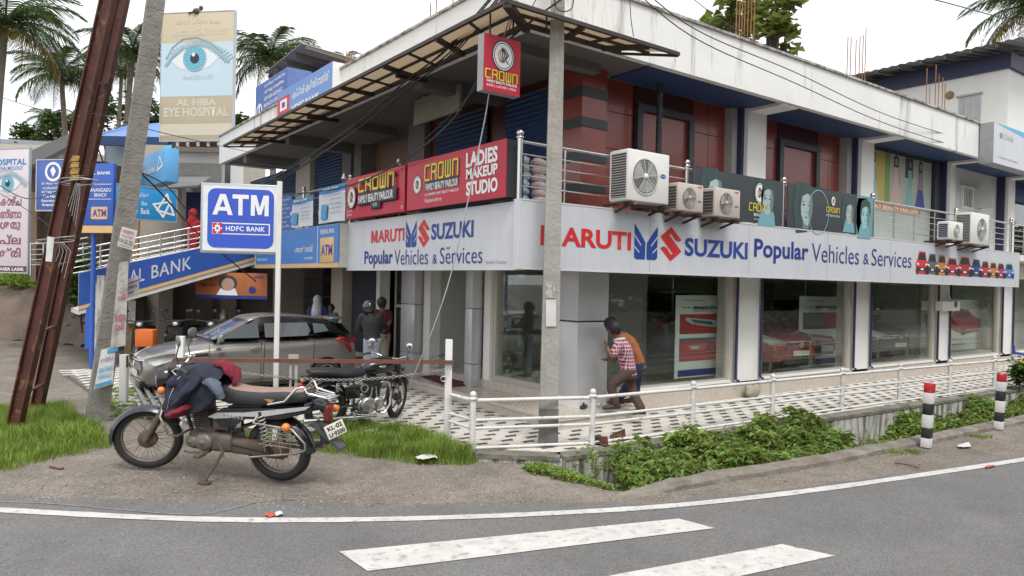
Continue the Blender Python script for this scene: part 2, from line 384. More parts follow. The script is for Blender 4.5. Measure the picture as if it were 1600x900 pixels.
tag(mb.build('kerb', KERB), 'low brown concrete kerb between ditch and road', kind='structure')
# walkway slab and its stained retaining wall
WFRONT = [(-2.62,-.35), (-2.5,-1.05), (-1.75,-1.72), (.86,-1.80), (3.9,-1.96), (8.2,-2.12), (26,-2.8)]
PAVED = WFRONT+[(26,0.0), (0,0.0), (0,9.6), (-5.9,9.6), (-5.6,4.2), (-4.5,1.9), (-3.2,.55)]
mb = MB(); n = len(PAVED)
mb.add([(x, y, .045) for x, y in PAVED]+[(x, y, -.2) for x, y in PAVED], [tuple(range(n)), *[(i, n+i, n+(i+1)%n, (i+1)%n) for i in range(n)]])
GROUT = M('paving_bed', (.17,.16,.145), .95, var=.3, scale=5, bump=.4)
slab = tag(mb.build('walkway', GROUT), 'white and dark interlocking paved walkway in front of the showroom', kind='structure')
wall = thing('retaining_wall', 'low white concrete retaining wall with black streaks below the white railing', 'wall', (0,-1.85,0))
mb = MB(); WL = WFRONT[1:]
for p, q in zip(WL[:-1], WL[1:]):
    mb.box(0,0,0,0,0,0); mb.v = mb.v[:-8]; mb.f = mb.f[:-6]; mb.m = mb.m[:-6]; mb.sm = mb.sm[:-6]
    mb.beam((p[0], p[1]-.06, -.33), (q[0], q[1]-.06, -.33), .16, .72)
STAIN = M('stained_white_wall', (.52,.51,.48), .85, var=.12, scale=3, bump=.3, streak=(.92, 7, .47, .58), dirtc=(.06,.058,.05), dirt=(.6, 4, .55, .75))
mb.build('wall_face', STAIN, wall)
mb = MB()
for p, q in zip(WL[:-1], WL[1:]): mb.beam((p[0], p[1]-.03, .045), (q[0], q[1]-.03, .045), .25, .05)
mb.build('coping', M('mossy_coping', (.2,.18,.15), .95, var=.4, scale=5, bump=.8, dirt=(.6,8,.45,.7), dirtc=(.07,.075,.04)), wall)

# pavers: a light hexagonal block and a dark rhombus, repeated
PL = M('light_paver', (.62,.58,.52), .8, var=.16, scale=1.4, bump=.25, dirt=(.55, 3, .46, .75), dirtc=(.3,.27,.23))
PD = M('dark_paver', (.095,.088,.08), .8, var=.4, scale=2.2, bump=.25)
CW, CH = .40, .20
def paver_mb(poly, T=None, mb=None, mi=0):
    mb = mb or MB(); n = len(poly); b = .93
    vs = [(x, y, 0) for x, y in poly]+[(x, y, .011) for x, y in poly]+[(x*b, y*b, .016) for x, y in poly]
    fs = [(i, (i+1)%n, n+(i+1)%n, n+i) for i in range(n)]+[(n+i, n+(i+1)%n, 2*n+(i+1)%n, 2*n+i) for i in range(n)]+[tuple(range(2*n, 3*n))]
    return mb.add(vs, fs, mi, T)
g = .007
DARKP = [(-.125,-.048), (.06,-.048), (.125,.048), (-.06,.048)]
LIGHTP = [(-.19+g,0), (-.09+g,-.05+.002), (.19-g-.0,-.05+.002), (.19-g,0.0), (.10,.05-.002), (-.18,.05-.002)]
lightA = [(-.07,-.046), (.128,-.046), (.066,.046), (-.132,.046)]
LIGHTW = [(-.19,-.046), (.19,-.046), (.125,.046), (-.255,.046)]
dk = paver_mb(DARKP).mesh('paver', PD); la = paver_mb(lightA).mesh('paver', PL); lw_ = paver_mb(LIGHTW).mesh('paver', PL)
cells = []
PORCH = [(-.87,-.62), (.95,-.62), (.95,0), (0,0), (0,9.6), (-.62,9.6), (-.62,4)]
rowh = .098
y0 = -2.9; r = 0
while y0 < 9.6:
    y = y0; off = (r//2 % 2)*.2+(r % 2)*.07
    x = -6+off
    while x < 22:
        if r % 2 == 0: c = [('d', x, y), ('l', x+.205, y)]
        else: c = [('w', x+.02, y)]
        for k, cx, cy in c:
            if pt_in(cx, cy, PAVED) and pt_in(cx-.12, cy-.08, PAVED) and pt_in(cx+.12, cy-.02, PAVED) and not pt_in(cx, cy, PORCH): cells.append((k, cx, cy))
        x += .40
    y0 += rowh; r += 1
def vis(c):
    d = Vector((c[1], c[2], .06))-CAMP; Z = d.dot(_fw); px = 800+FPX*d.dot(_rt)/Z
    return Z if 440 < px < 1620 else 1e3+Z
cells.sort(key=vis)
for i, (k, x, y) in enumerate(cells[:300]):
    inst('paver', {'d': dk, 'l': la, 'w': lw_}[k], slab, TR(x, y, .045+random.uniform(-.002,.002))@RZ(random.uniform(-.6,.6)))
mb = MB()
for k, x, y in cells[300:]: paver_mb({'d': DARKP, 'l': lightA, 'w': LIGHTW}[k], TR(x, y, .045), mb, 1 if k == 'd' else 0)
tag(mb.build('paver_field', [PL, PD], slab), kind='stuff')
# polished porch
BEIGE = M('beige_granite', (.55,.49,.42), .25, var=.1, scale=14, dirt=(.35, 2.5, .5, .8), dirtc=(.32,.26,.2), spec=.5)
porch = thing('porch_floor', 'low polished beige granite porch step at the showroom corner', 'porch', (-.4,0,.05))
mb = MB(); P_ = [(-.86,-.60), (.95,-.60), (.95,.02), (.3,.02), (.3,9.5), (-.60,9.5), (-.70,2.6)]
n = len(P_); mb.add([(x, y, .22) for x, y in P_]+[(x, y, .04) for x, y in P_], [tuple(range(n)), *[(i, n+i, n+(i+1)%n, (i+1)%n) for i in range(n)]]); mb.build('step', BEIGE, porch)
mb = MB(); 
for p, q in zip([P_[0]]+P_[-1:]+P_[-2:-1], [P_[1]]+P_[:1]+P_[-1:]): mb.beam((p[0], p[1], .205), (q[0], q[1], .205), .05, .036)
mb.build('nosing', M('beige_nosing', (.6,.52,.42), .35, var=.1, scale=8), porch)

# ================================================================ THE SHOWROOM BUILDING
B = thing('commercial_building', 'two storey white corner building with glass showroom below and red panelled beauty parlour above', 'building', (0,0,0))
WALLW = M('white_wall', (.80,.79,.76), .75, var=.05, scale=1.5, bump=.08, streak=(.35, 2.5, .55, .8), dirtc=(.42,.38,.32))
PARA = M('parapet_white', (.80,.79,.76), .8, var=.05, scale=1.2, bump=.12, streak=(.8, 2.2, .56, .72), dirtc=(.16,.145,.12))
NAVY = M('navy_paint', (.025,.03,.085), .5, var=.15); GREYT = M('grey_trim', (.36,.35,.34), .55, var=.08)
CREAM = M('cream_trim', (.52,.46,.40), .6, var=.1, scale=3)
ACPG = M('silver_cladding', (.56,.57,.59), .35, .25, var=.04, scale=1)
RED = M('red_panel', (.24,.045,.030), .32, var=.1, scale=.8, coat=.2)
MAROON = M('maroon_panel', (.07,.016,.015), .4, var=.1, scale=1)
SOFF = M('soffit_blue', (.02,.05,.14), .6, var=.1); SOFG = M('soffit_grey', (.15,.14,.125), .8, var=.08, streak=(.3,2,.5,.8), dirtc=(.2,.18,.15))
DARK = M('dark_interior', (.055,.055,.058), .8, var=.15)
INTW = M('interior_wall', (.5,.5,.47), .8, var=.08)
GL = glass('showroom_glass', (.93,.97,.94)); GLD = glass('dark_glass', (.5,.54,.52))
def P(name, mat, *boxes, parent=None, bev=0):
    join = 'frame' in name or 'window' in name or name in ('coping', 'parapet', 'plinth', 'floor_slab', 'wall_above_windows')
    o = None
    for grp in ([boxes] if join else [[b] for b in boxes]):
        m_ = MB()
        for b in grp: m_.cbox(*b, bev) if bev else m_.box(*b)
        o = m_.build(name, mat, parent or B)
    return o
# plinth, slabs
P('plinth', BEIGE, (.1,.0,-.1,26,.3,.36), (.0,.55,-.1,.3,9.4,.36))
P('ground_floor', M('showroom_floor', (.6,.59,.55), .2, var=.05), (.3,.3,.2,26,9.4,.33))
P('ceiling', INTW, (.05,.05,2.95,26,9.4,3.02))
P('floor_slab', WALLW, (-1.2,-.62,3.02,26,14,3.18), (-1.55,.2,3.022,-1.2,14,3.178))
P('back_wall', INTW, (.5,6.2,.3,26,6.4,2.95))
P('partition', INTW, (12.4,.6,.3,12.5,6.2,2.95), (4.2,2.6,.3,4.35,6.2,2.95), (.7,9.3,.3,14,9.45,2.95))
P('wall_above_windows', WALLW, (.1,.06,2.55,26,.3,3.02))
# corner pillar in silver cladding, two sheets with a dark joint
for z0, z1 in ((.36,1.52), (1.545,3.02)): P('cladding_sheet', ACPG, (.02,-.02,z0,.66,.62,z1), bev=.004)
P('joint', BLACK(), (.03,-.01,1.515,.65,.61,1.55))
P('pillar_base', WALLW, (.035,-.005,.2,.66,.6,.36))
# ground floor pillars, pipes, windows
pil = [(3.97,4.65), (8.12,8.76), (12.16,12.77), (16.2,16.92), (20.3,21)]
for a, b in pil:
    P('pillar', WALLW, (a, -.0, .3, b, .35, 3.02))
    for x in (a-.045, b+.03): 
        m_ = MB(); m_.tube([(x, -.04, 3.0), (x, -.04, .42), (x+.02, -.1, .38)], .027, 8); m_.build('drain_pipe', NAVY, B)
wins = [(.66,3.78), (4.72,7.93), (8.84,11.95), (12.84,16.0), (17.0,20.1), (21.1,25)]
ALU = M('window_aluminium', (.5,.47,.42), .45, .3, var=.06)
for a, b in wins:
    P('reveal', CREAM, (b, .02, .36, b+.12, .3, 3.0))
    fr = P('window_frame', ALU, (a, .035, .36, b, .12, .44), (a, .035, 2.95, b, .12, 3.0), (a, .035, .44, a+.05, .12, 2.95), (b-.05, .035, .44, b, .12, 2.95))
    xs = [a+.05, b-.05] if a == 12.84 else [a+.05, a+1.62, b-.05]
    for p, q in zip(xs[:-1], xs[1:]): P('pane', GL, (p+.004, .07, .44, q-.004, .08, 2.95), parent=fr)
    P('sill', WALLW, (a-.02, -.02, .361, b+.02, .03, .405))
# left facade, ground floor: corner glass, columns, doors
fr = P('window_frame', ALU, (.06,.62,.36,.2,2.33,.46), (.06,.62,2.9,.2,2.33,3.0), (.06,2.2,.46,.2,2.33,2.9), (.06,.62,.46,.2,.68,2.9))
P('pane', GL, (.12,.68,.46,.13,2.2,2.9), parent=fr)
P('mullion', WALLW, (.0,2.3,.36,.24,2.5,3.0))
for z0, z1 in ((.22,.62), (.632,1.62), (1.632,3.02)): P('cladding_sheet', ACPG, (-.22,2.55,z0,.0,2.78,z1), bev=.004)
# recessed glass entrance
fr = P('entrance_frame', ALU, (.9,2.5,.22,1.0,4.35,.3), (.3,2.42,.22,.4,2.5,3.0), (.9,4.3,.3,1.0,4.36,3.0))
for a, b in ((2.55,3.4), (3.42,4.3)):
    d = P('glass_door', GL, (.94,a,.3,.95,b,2.9)); m_ = MB(); m_.tube([(.9,b-.12,.95),(.9,b-.12,1.35)], .012, 8); m_.build('door_handle', CHROME(), d)
P('entrance_side', INTW, (.2,4.36,.22,1.2,4.42,3.02)); P('entrance_sidelight', GL, (.35,2.44,.3,.9,2.45,2.9))
P('mullion', WALLW, (-.02,4.4,.22,.22,4.66,3.02))
for z0, z1 in ((.22,.62), (.632,1.62), (1.632,3.02)): P('cladding_sheet', ACPG, (-.2,4.72,z0,.1,5.3,z1), bev=.004)
# ATM lobby: sticker panel, door, dark shutter wall
at = P('lobby_panel', M('teal_sticker', (.25,.5,.53), .4, var=.15, scale=3), (.25,5.3,.4,.3,5.78,2.9))
S1 = SF((.24,5.3,0), (0,-1,0)); m_ = MB(); S1.disc(-.14,1.35,.07,.12,mb=m_); S1.disc(-.36,1.5,.06,.14,mb=m_,mi=1); S1.rect(-.42,2.35,-.1,2.52,mb=m_); S1.poly([(-.4,.75),(-.2,.7),(-.15,1.1),(-.3,1.2)],mb=m_,mi=2)
m_.build('sticker_print', [M('print_blue', (.03,.12,.4), .5), M('print_orange', (.7,.3,.05), .5), M('print_cyan', (.1,.45,.55), .5)], at)
for k, w_ in enumerate(('WELCOME', 'TO 24 HOUR', 'BANKING')): text(S1, w_, -.42, 2.0-.1*k, -.08, 2.06-.1*k, M('print_navy', (.03,.05,.2), .5), at, n=.003)
d = P('lobby_door', GLD, (.32,5.85,.3,.34,6.5,2.8)); P('door_frame', ALU, (.3,5.78,.22,.38,5.85,2.95), (.3,6.5,.22,.38,6.57,2.95), (.3,5.85,2.8,.38,6.5,2.9), (.3,5.85,1.5,.37,6.5,1.56), parent=B)
m_ = MB(); m_.tube([(.28,5.98,1.0),(.28,5.98,1.4)], .014, 8); m_.build('door_handle', CHROME(), d)
P('lobby_step', M('terracotta', (.25,.1,.06), .6), (-.3,5.3,.22,.3,7.5,.3))
P('column', WALLW, (-.05,6.62,.22,.2,6.8,3.02))
sh = P('rolling_shutter', M('dark_shutter', (.028,.034,.05), .6, var=.1), (.12,6.8,.22,.16,8.5,3.02))
P('column', M('cream_wall', (.48,.43,.36), .75, var=.08, scale=2), (-.1,8.6,.1,.4,9.3,3.02))
# shop recess with shelves, and garage under the ramp
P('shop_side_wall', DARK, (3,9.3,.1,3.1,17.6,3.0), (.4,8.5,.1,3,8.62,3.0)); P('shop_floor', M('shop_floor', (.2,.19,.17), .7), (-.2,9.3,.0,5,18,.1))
P('column', M('cream_wall', (.48,.43,.36), .75), (-.1,13.1,.1,.6,13.8,3.02))
for k in range(4): P('shelf', M('shelf_grey', (.3,.29,.26), .6), (.9,13.9,.4+.55*k,2.2,14.3,.44+.55*k))
P('garage_back_wall', M('cream_wall', (.48,.43,.36), .75), (pv(158,480,17.6).x,17.6,-.1,3,17.8,3.0))
P('garage_side_wall', M('cream_wall', (.48,.43,.36), .75), (-3.0,15.4,-.1,-2.6,17.6,2.3), (-.9,16.6,-.1,-.4,17.6,3.0))
P('garage_shade_slab', SOFG, (-6.0,12.05,2.32,-1.72,17.6,2.42))  # unseen slab added behind the ramp to darken the garage
v_ = P('wall_vent', M('vent_dark', (.1,.11,.14), .6), (-4.6,17.55,1.9,-3.6,17.6,2.1))
P('garage_ceiling', SOFG, (-1.7,9.5,2.98,3,17.6,3.02))
# ---- upper floor, right-hand facade
P('upper_wall', MAROON, (.25,.42,3.18,8.4,.5,5.56)); P('upper_wall', WALLW, (12.7,.3,3.18,17,.5,5.56), (20.4,.3,3.18,26,.5,5.56))
P('upper_end_wall', WALLW, (.3,9.0,3.18,26,9.2,5.56), (25.8,.3,3.18,26,9,5.56))
Z0 = 3.18
def red_panels(x0, x1, cols, rows):
    xs = [x0]+cols+[x1]
    for a, b in zip(xs[:-1], xs[1:]):
        for c, d_ in zip(rows[:-1], rows[1:]): P('panel', RED, (a+.006, .38, c+.006, b-.006, .425, d_-.006))
rows = [Z0, 3.62, 4.30, 4.93, 5.52]
red_panels(.66, 1.52, [], [Z0,3.62,4.36,4.97,5.52]); red_panels(3.05, 3.98, [3.5], rows); red_panels(4.86, 5.66, [5.1], rows); red_panels(7.16, 8.04, [7.6], rows)
BLK = M('black_frame', (.035,.037,.045), .45, var=.1)
for a, b, zt in ((1.56,3.02,5.2), (5.68,7.14,5.16)):
    fr = P('blind_window', BLK, (a,.3,3.6,a+.13,.4,zt), (b-.13,.3,3.6,b,.4,zt), (a+.13,.3,zt-.12,b-.13,.4,zt), (a+.13,.3,3.5,b-.13,.4,3.62))
    P('infill', RED, (a+.13,.37,3.62,b-.13,.41,zt-.12), parent=fr)
    P('panel', MAROON, (a,.38,zt+.004,b,.425,5.52))
# corner pilaster with black bands
P('pilaster', RED, (.1,.08,Z0,.62,.6,5.5))
for z in (5.02, 4.55, 4.02): P('band', BLK, (.085,.065,z,.635,.615,z+.15))
P('band', BLK, (.085,.065,3.55,.635,.615,3.68))
cols = [(4.2,4.78), (8.32,8.86), (12.74,13.04), (16.5,17.0), (20.5,21)]
for a, b in cols:
    P('column', WALLW, (a, .02, Z0, b, .4, 5.5))
    P('soffit_rib', WALLW, (a+.05, -.66, 5.42, b-.05, .3, 5.5))
    P('painted_edge', NAVY, (a-.07, .1, Z0, a-.002, .36, 5.5), (b+.002, .1, Z0, b+.06, .36, 5.5))
P('trim', GREYT, (3.98,.2,Z0,4.12,.4,5.5), (8.05,.2,Z0,8.24,.4,5.5))
m_ = MB(); m_.tube([(1.75,.0,5.5),(1.75,.0,3.2)], .05, 10); m_.build('drain_pipe', M('peeling_pipe', (.03,.03,.035), .6, var=.3, dirt=(.9,14,.6,.66), dirtc=(.6,.6,.6)), B)
# poster bay, white bay, far bay
fr = P('window_frame', BLK, (12.32,.2,Z0,12.68,.4,5.5), (8.88,.24,5.42,12.3,.4,5.5), (8.88,.24,Z0,8.95,.4,5.42))
P('pane', M('green_frosted_glass', (.42,.47,.43), .25, var=.08, scale=1), (8.95,.3,Z0,12.3,.32,4.16), parent=fr)
P('back', MAROON, (8.9,.4,Z0,12.3,.42,5.5))
fr = P('small_window', WALLW, (14.0,.22,4.4,15.3,.3,4.46), (14.0,.22,4.96,15.3,.3,5.02), (14.0,.22,4.46,14.06,.3,4.96), (14.62,.22,4.46,14.68,.3,4.96), (15.24,.22,4.46,15.3,.3,4.96))
P('pane', GLD, (14.06,.25,4.46,14.62,.26,4.96), parent=fr)
for k in range(5): P('grille_bar', WALLW, (14.1+.1*k,.23,4.46,14.115+.1*k,.245,4.96), parent=fr)
m_ = MB(); m_.add([(14.68,.24,4.46),(15.1,-.1,4.46),(15.1,-.1,4.96),(14.68,.24,4.96)], [(0,1,2,3)]); m_.build('open_shutter', M('shutter_grey', (.5,.5,.48), .6), fr)
P('far_bay_glass', GLD, (17.1,.35,Z0,20.4,.36,4.9)); P('far_bay_beam', SOFF, (17.05,.2,4.9,20.45,.4,5.5))
# ---- upper floor, left-hand facade
SHUT = M('blue_shutter', (.018,.048,.12), .45, var=.12)
def shutter(y0, y1, z0, z1, x=.3, pitch=.085):
    m_ = MB(); n_ = int((z1-z0)/pitch); vs = []; fs = []
    for i in range(n_+1):
        z = z0+(z1-z0)*i/n_
        vs += [(x, y0, z), (x, y1, z), (x-.028, y0, z+pitch*.45), (x-.028, y1, z+pitch*.45)]
    for i in range(2*n_+1): fs.append((2*i, 2*i+1, 2*i+3, 2*i+2))
    m_.add(vs, fs); return m_.build('rolling_shutter', SHUT, B)
shutter(.62, 2.15, Z0, 5.3, x=.15); shutter(2.72, 4.55, Z0, 5.3, x=.15); shutter(9.3, 11.1, Z0, 5.48, x=.12); shutter(12.4, 16.8, Z0, 5.3, x=.05)
P('wall_strip', MAROON, (.2,2.15,Z0,.35,2.72,5.5), (.2,4.55,Z0,.35,4.9,5.5), (.2,.6,5.3,.34,2.15,5.5), (.2,2.72,5.3,.34,4.55,5.5))
P('column', M('grey_column', (.16,.15,.14), .7), (.05,4.9,Z0,.5,5.6,5.5), (.1,8.1,Z0,.6,8.5,5.5), (.1,8.7,Z0,.5,9.25,5.5))
P('brown_wall', M('brown_wall', (.2,.135,.09), .7, var=.15), (.5,5.6,4.35,.6,8.1,5.5))
fr = P('window_frame', BLK, (.5,5.6,Z0,.58,8.1,3.3), (.5,5.6,4.28,.58,8.1,4.36), (.5,6.8,3.3,.58,6.88,4.28)); P('pane', GLD, (.52,5.6,3.3,.54,8.1,4.28), parent=fr)
P('column', M('cream_wall', (.48,.43,.36), .75), (.0,11.2,Z0,.5,12.3,5.5)); P('lintel', SOFG, (.5,9.3,5.2,.6,16.8,5.5))
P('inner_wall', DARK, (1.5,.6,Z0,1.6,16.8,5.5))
# ---- roof slab, coloured soffits, parapet
P('roof_slab', SOFG, (-1.55,-.66,5.5,26,14.2,5.62))
P('soffit_paint', SOFF, (.9,-.6,5.478,26,.3,5.498))
P('soffit_beam', SOFG, (-1.5,2.25,5.3,.3,2.5,5.5), (-1.5,8.6,5.25,.3,8.85,5.5), (-1.5,12.0,5.25,.3,12.25,5.5), (-1.5,-.1,5.36,.3,.1,5.5))
P('parapet', PARA, (-1.62,-.72,5.46,26,-.6,6.28), (-1.62,-.6,5.46,-1.5,14.3,6.26), (-1.5,14.2,5.46,0,14.3,6.2))
P('coping', M('mossy_coping_top', (.5,.48,.44), .9, var=.3, scale=3, dirt=(.9,5,.42,.62), dirtc=(.1,.09,.075)), (-1.66,-.76,6.28,26,-.58,6.32), (-1.66,-.58,6.26,-1.48,14.32,6.30))
_d0, _d1 = pu(513,218,-.9), pu(555,184,-.9); P('duct', M('duct_grey', (.14,.13,.115), .7), (-.9,_d1.y,_d0.z,.1,_d0.y,_d1.z))
P('hanging_board', M('faded_board', (.24,.22,.18), .7, var=.12), (-.85,2.12,5.0,-.80,3.72,5.46))
m_ = MB(); m_.beam((-.82,2.4,5.46),(-.82,2.4,5.5),.04); m_.beam((-.82,3.4,5.46),(-.82,3.4,5.5),.04); m_.build('hanger', GREYT, B)
# ramp, its blue lettered side and its handrail
rp = thing('ramp', 'sloping blue and white lettered bank walkway ramp with steel handrails above the dark garage', 'ramp', (-4,10.4,1.2))
tz = lambda x: 3.14+(x+1.68)*.265
bz = lambda x: 2.44+(x+1.68)*.325
rz = lambda x: tz(x)-.55
FB = M('bank_deep_blue', (.025,.085,.36), .45, var=.06); TAN = M('sign_tan', (.62,.42,.2), .5, var=.05)
def band(x0, x1, lo, hi, y0, y1, mat, name, par):
    m_ = MB(); m_.add([(x0,y0,lo(x0)),(x1,y0,lo(x1)),(x1,y1,lo(x1)),(x0,y1,lo(x0)),(x0,y0,hi(x0)),(x1,y0,hi(x1)),(x1,y1,hi(x1)),(x0,y1,hi(x0))],
        [(0,3,2,1),(4,5,6,7),(0,1,5,4),(1,2,6,5),(2,3,7,6),(3,0,4,7)]); return m_.build(name, mat, par)
XL = -5.55
band(XL,-1.7,bz,lambda x: bz(x)+.11,10.38,12.0,M('ramp_concrete', (.6,.59,.56), .8, var=.1, streak=(.4,3,.5,.8)),'ramp_slab',rp)
band(XL,-1.72,lambda x: bz(x)+.195,tz,10.36,10.4,FB,'side_panel',rp); band(XL,-1.72,lambda x: bz(x)+.112,lambda x: bz(x)+.19,10.355,10.4,TAN,'tan_stripe',rp)
band(XL,-1.72,lambda x: bz(x)+.115,lambda x: tz(x)+.01,10.402,10.44,WALLW,'side_backing',rp)
sl = .295; SR = SF((0,10.355,0), (1,0,0)); SR.A = Vector((1,0,sl)); SR.N = Vector((0,-1,0)); xa, xb, xc, xd = [pv(x, 410, 10.35).x for x in (143, 226, 237, 299)]
SR.O = Vector((0,10.355,(bz(xc)+.2+tz(xc))/2-.16-sl*xc))
LET = M('letter_silver', (.62,.64,.68), .35, .2, var=.03)
text(SR, 'FEDERAL', xa, 0, xb, .31, LET, rp, bold=.012, space=1.1); text(SR, 'BANK', xc, 0, xd, .31, LET, rp, bold=.012, space=1.1)
for yy in (10.45, 11.95):
    m_ = MB()
    for h in (.62, .74, .86, 1.0, 1.14): m_.tube([(XL-.3,yy,rz(XL-.3)+h-.05),(-1.7,yy,rz(-1.7)+h-.05)], .022 if h > 1.1 else .012, 6)
    m_.build('handrail', STEEL(), rp)
    for k in range(7):
        x = XL-.2+k*.62; m_ = MB(); m_.tube([(x,yy,rz(x)+.45),(x,yy,rz(x)+1.09)], .02, 6); m_.build('rail_post', STEEL(), rp)
# ================================================================ SIGNS ON THE BUILDING
PR = lambda n, c=(.5,.5,.5), **k: M('print_'+n, c, .5, var=.03, **k)
RDI, BLI, NVI = PR('red', (.58,.02,.022)), PR('royal_blue', (.012,.05,.27)), PR('deep_blue', (.015,.03,.22))
YEL, BKI, GRI = PR('yellow', (.75,.55,.02)), PR('black', (.02,.02,.025)), PR('grey', (.25,.26,.28))
WHI, CYI, ORI = PR('pure_white', (.8,.8,.8)), PR('light_blue', (.12,.42,.68)), PR('orange_ink', (.65,.2,.03))
BOARD = M('sign_face', (.585,.60,.64), .4, var=.03, scale=.5, dirt=(.25,1.2,.45,.8), dirtc=(.40,.40,.39), streak=(.28,5,.5,.72))
def wings(S, a0, b0, a1, b1, par):
    W, H_ = a1-a0, b1-b0; q = lambda pts: [(a0+x*W, b0+y*H_) for x, y in pts]
    m_ = MB(); L_ = [(0,1),(0,.06),(.08,0),(.47,0),(.47,.48),(.3,.68)]
    S.poly(q(L_), .006, m_, 0); S.poly(q([(1-x, y*.96) for x, y in L_][::-1]), .006, m_, 0)
    for (x0,y0),(x1,y1) in (((-.02,.70),(.27,.40)), ((-.02,.37),(.20,.2))):
        S.stroke(q([(x0,y0),(x1,y1)]), .035*H_, .007, m_, 1); S.stroke(q([(1-x0,y0*.97),(1-x1,y1)]), .035*H_, .007, m_, 1)
    m_.build('wing_emblem', [BLI, BOARD], par)
def sdiamond(S, a0, b0, a1, b1, par, mat=None):
    p = [(.5,1),(0,.70),(.60,.22),(.50,.2),(.28,.40),(.12,.42),(0,.37),(.5,0),(1,.30),(.40,.77),(.50,.79),(.72,.61),(.88,.59),(1,.63)]
    S.poly([(a0+x*(a1-a0), b0+y*(b1-b0)) for x, y in p], .006, m_ := MB(), 0); m_.build('s_emblem', mat or RDI, par)
def pxr(S, x0, yt, yb, x1): 
    a0, b1 = S.px(x0, yt); b0 = S.px(x0, yb)[1]; a1 = S.px(x1, (yt+yb)/2)[0]; return a0, b0, a1, b1
def bigM(S, a0, b0, a1, b1, mat, par, n=.006):
    S.poly([(a0+x*(a1-a0), b0+y*(b1-b0)) for x, y in [(0,0),(.23,0),(.23,.58),(.40,.06),(.60,.06),(.77,.58),(.77,0),(1,0),(1,1),(.70,1),(.5,.40),(.30,1),(0,1)]], n, m_ := MB()); m_.build('lettering', mat, par)
def maruti(S, x0, yt, yb, x1, par):
    a0, b0, a1, b1 = pxr(S, x0, yt, yb, x1); w_ = (a1-a0)*.205; bigM(S, a0, b0, a0+w_, b1, RDI, par); text(S, 'ARUTI', a0+w_+.015, b0, a1, b1, RDI, par, bold=.03)
# long right-hand board
S = SF((0,-.80,0), (1,0,0)); t = thing('showroom_sign', 'long light grey showroom board with red and blue lettering and a row of printed cars', 'sign', (-1.6,-.8,2.31))
a0 = S.px(812,365)[0]; a1 = S.px(1592,420)[0]; zb, zt = 2.305, 3.185
SIGNR = (a0, a1)
S.board(a0, zb, a1, zt, .14, m_ := MB()); m_.build('board', BOARD, t)
m_ = MB(); S.board(a0-.0, zt, a1, zt+.02, .15, m_, 0, .006); S.board(a0, zb-.02, a1, zb, .15, m_, 0, .006); S.board(a1, zb-.02, a1+.02, zt+.02, .15, m_, 0, .006); m_.build('frame', M('sign_edge', (.6,.6,.6), .4), t)
for a_ in range(1, 7): m_ = MB(); S.rect(a0+a_*2.44, zb+.002, a0+a_*2.44+.007, zt-.002, .003, m_); m_.build('panel_joint', M('joint_grey', (.3,.3,.31), .6), t)
m_ = MB()
for a_ in range(28): m_.lathe([(0,.006),(.008,.005),(.009,0)], 8, 0, S.T(a0+.08+a_*.61, zt-.03, 0)); m_.lathe([(0,.006),(.008,.005),(.009,0)], 8, 0, S.T(a0+.08+a_*.61, zb+.03, 0))
tag(m_.build('screws', STEEL(), t), kind='stuff')
maruti(S, 845, 351.4, 382.5, 986, t)
wings(S, *pxr(S, 991.5, 348.5, 404.5, 1027), t); sdiamond(S, *pxr(S, 1032, 353, 407.5, 1064.5), t)
ptext(S, 'SUZUKI', 1070, 371, 399.5, 1168, BLI, t, bold=.03)
ptext(S, 'Popular', 1178.5, 372.5, 410, 1263, NVI, t, bold=.022); ptext(S, 'Vehicles', 1268.5, 380, 409, 1342, NVI, t, bold=-.005)
ptext(S, '&', 1349, 396, 413, 1357.5, NVI, t); ptext(S, 'Services', 1362, 388.5, 415, 1424, NVI, t, bold=-.005)
def printed_car(S, a, b, w_, h_, col, par):
    m_ = MB(); q = lambda pts, n, mi: S.poly([(a+x*w_, b+y*h_) for x, y in pts], n, m_, mi)
    q([(0,.12),(.06,.02),(.94,0),(1,.14),(1,.52),(.86,.62),(.74,1),(.24,1),(.1,.62),(0,.5)], .006, 0)
    q([(.16,.62),(.27,.93),(.71,.93),(.8,.62)], .0075, 1); q([(.05,.14),(.95,.13),(.93,.3),(.08,.3)], .0075, 1)
    q([(.04,.0),(.2,.0),(.2,.16),(.04,.16)], .008, 1); q([(.78,.0),(.96,.0),(.96,.16),(.78,.16)], .008, 1)
    q([(.06,.42),(.24,.38),(.24,.46),(.06,.5)], .008, 2); q([(.76,.38),(.94,.42),(.94,.5),(.76,.46)], .008, 2); q([(.38,.18),(.62,.18),(.62,.26),(.38,.26)], .008, 2)
    m_.build('printed_car', [PR('car_%d' % (hash(col) % 997), col), BKI, WHI], par)
xs = [1431,1448,1463,1478,1496,1517,1532,1545,1557,1569,1583]; cc = [(.6,.03,.03),(.12,.12,.13),(.65,.22,.03),(.6,.03,.04),(.5,.02,.03),(.03,.06,.25),(.55,.02,.03),(.6,.2,.03),(.5,.03,.08),(.05,.2,.6)]
for i in range(10):
    aa, _ = S.px(xs[i], 410); ab, _ = S.px(xs[i+1]+2, 410); printed_car(S, aa, 2.50+.008*(i % 2), ab-aa, [.50,.46,.46,.40,.46,.42,.40,.38,.38,.38][i], cc[i], t)
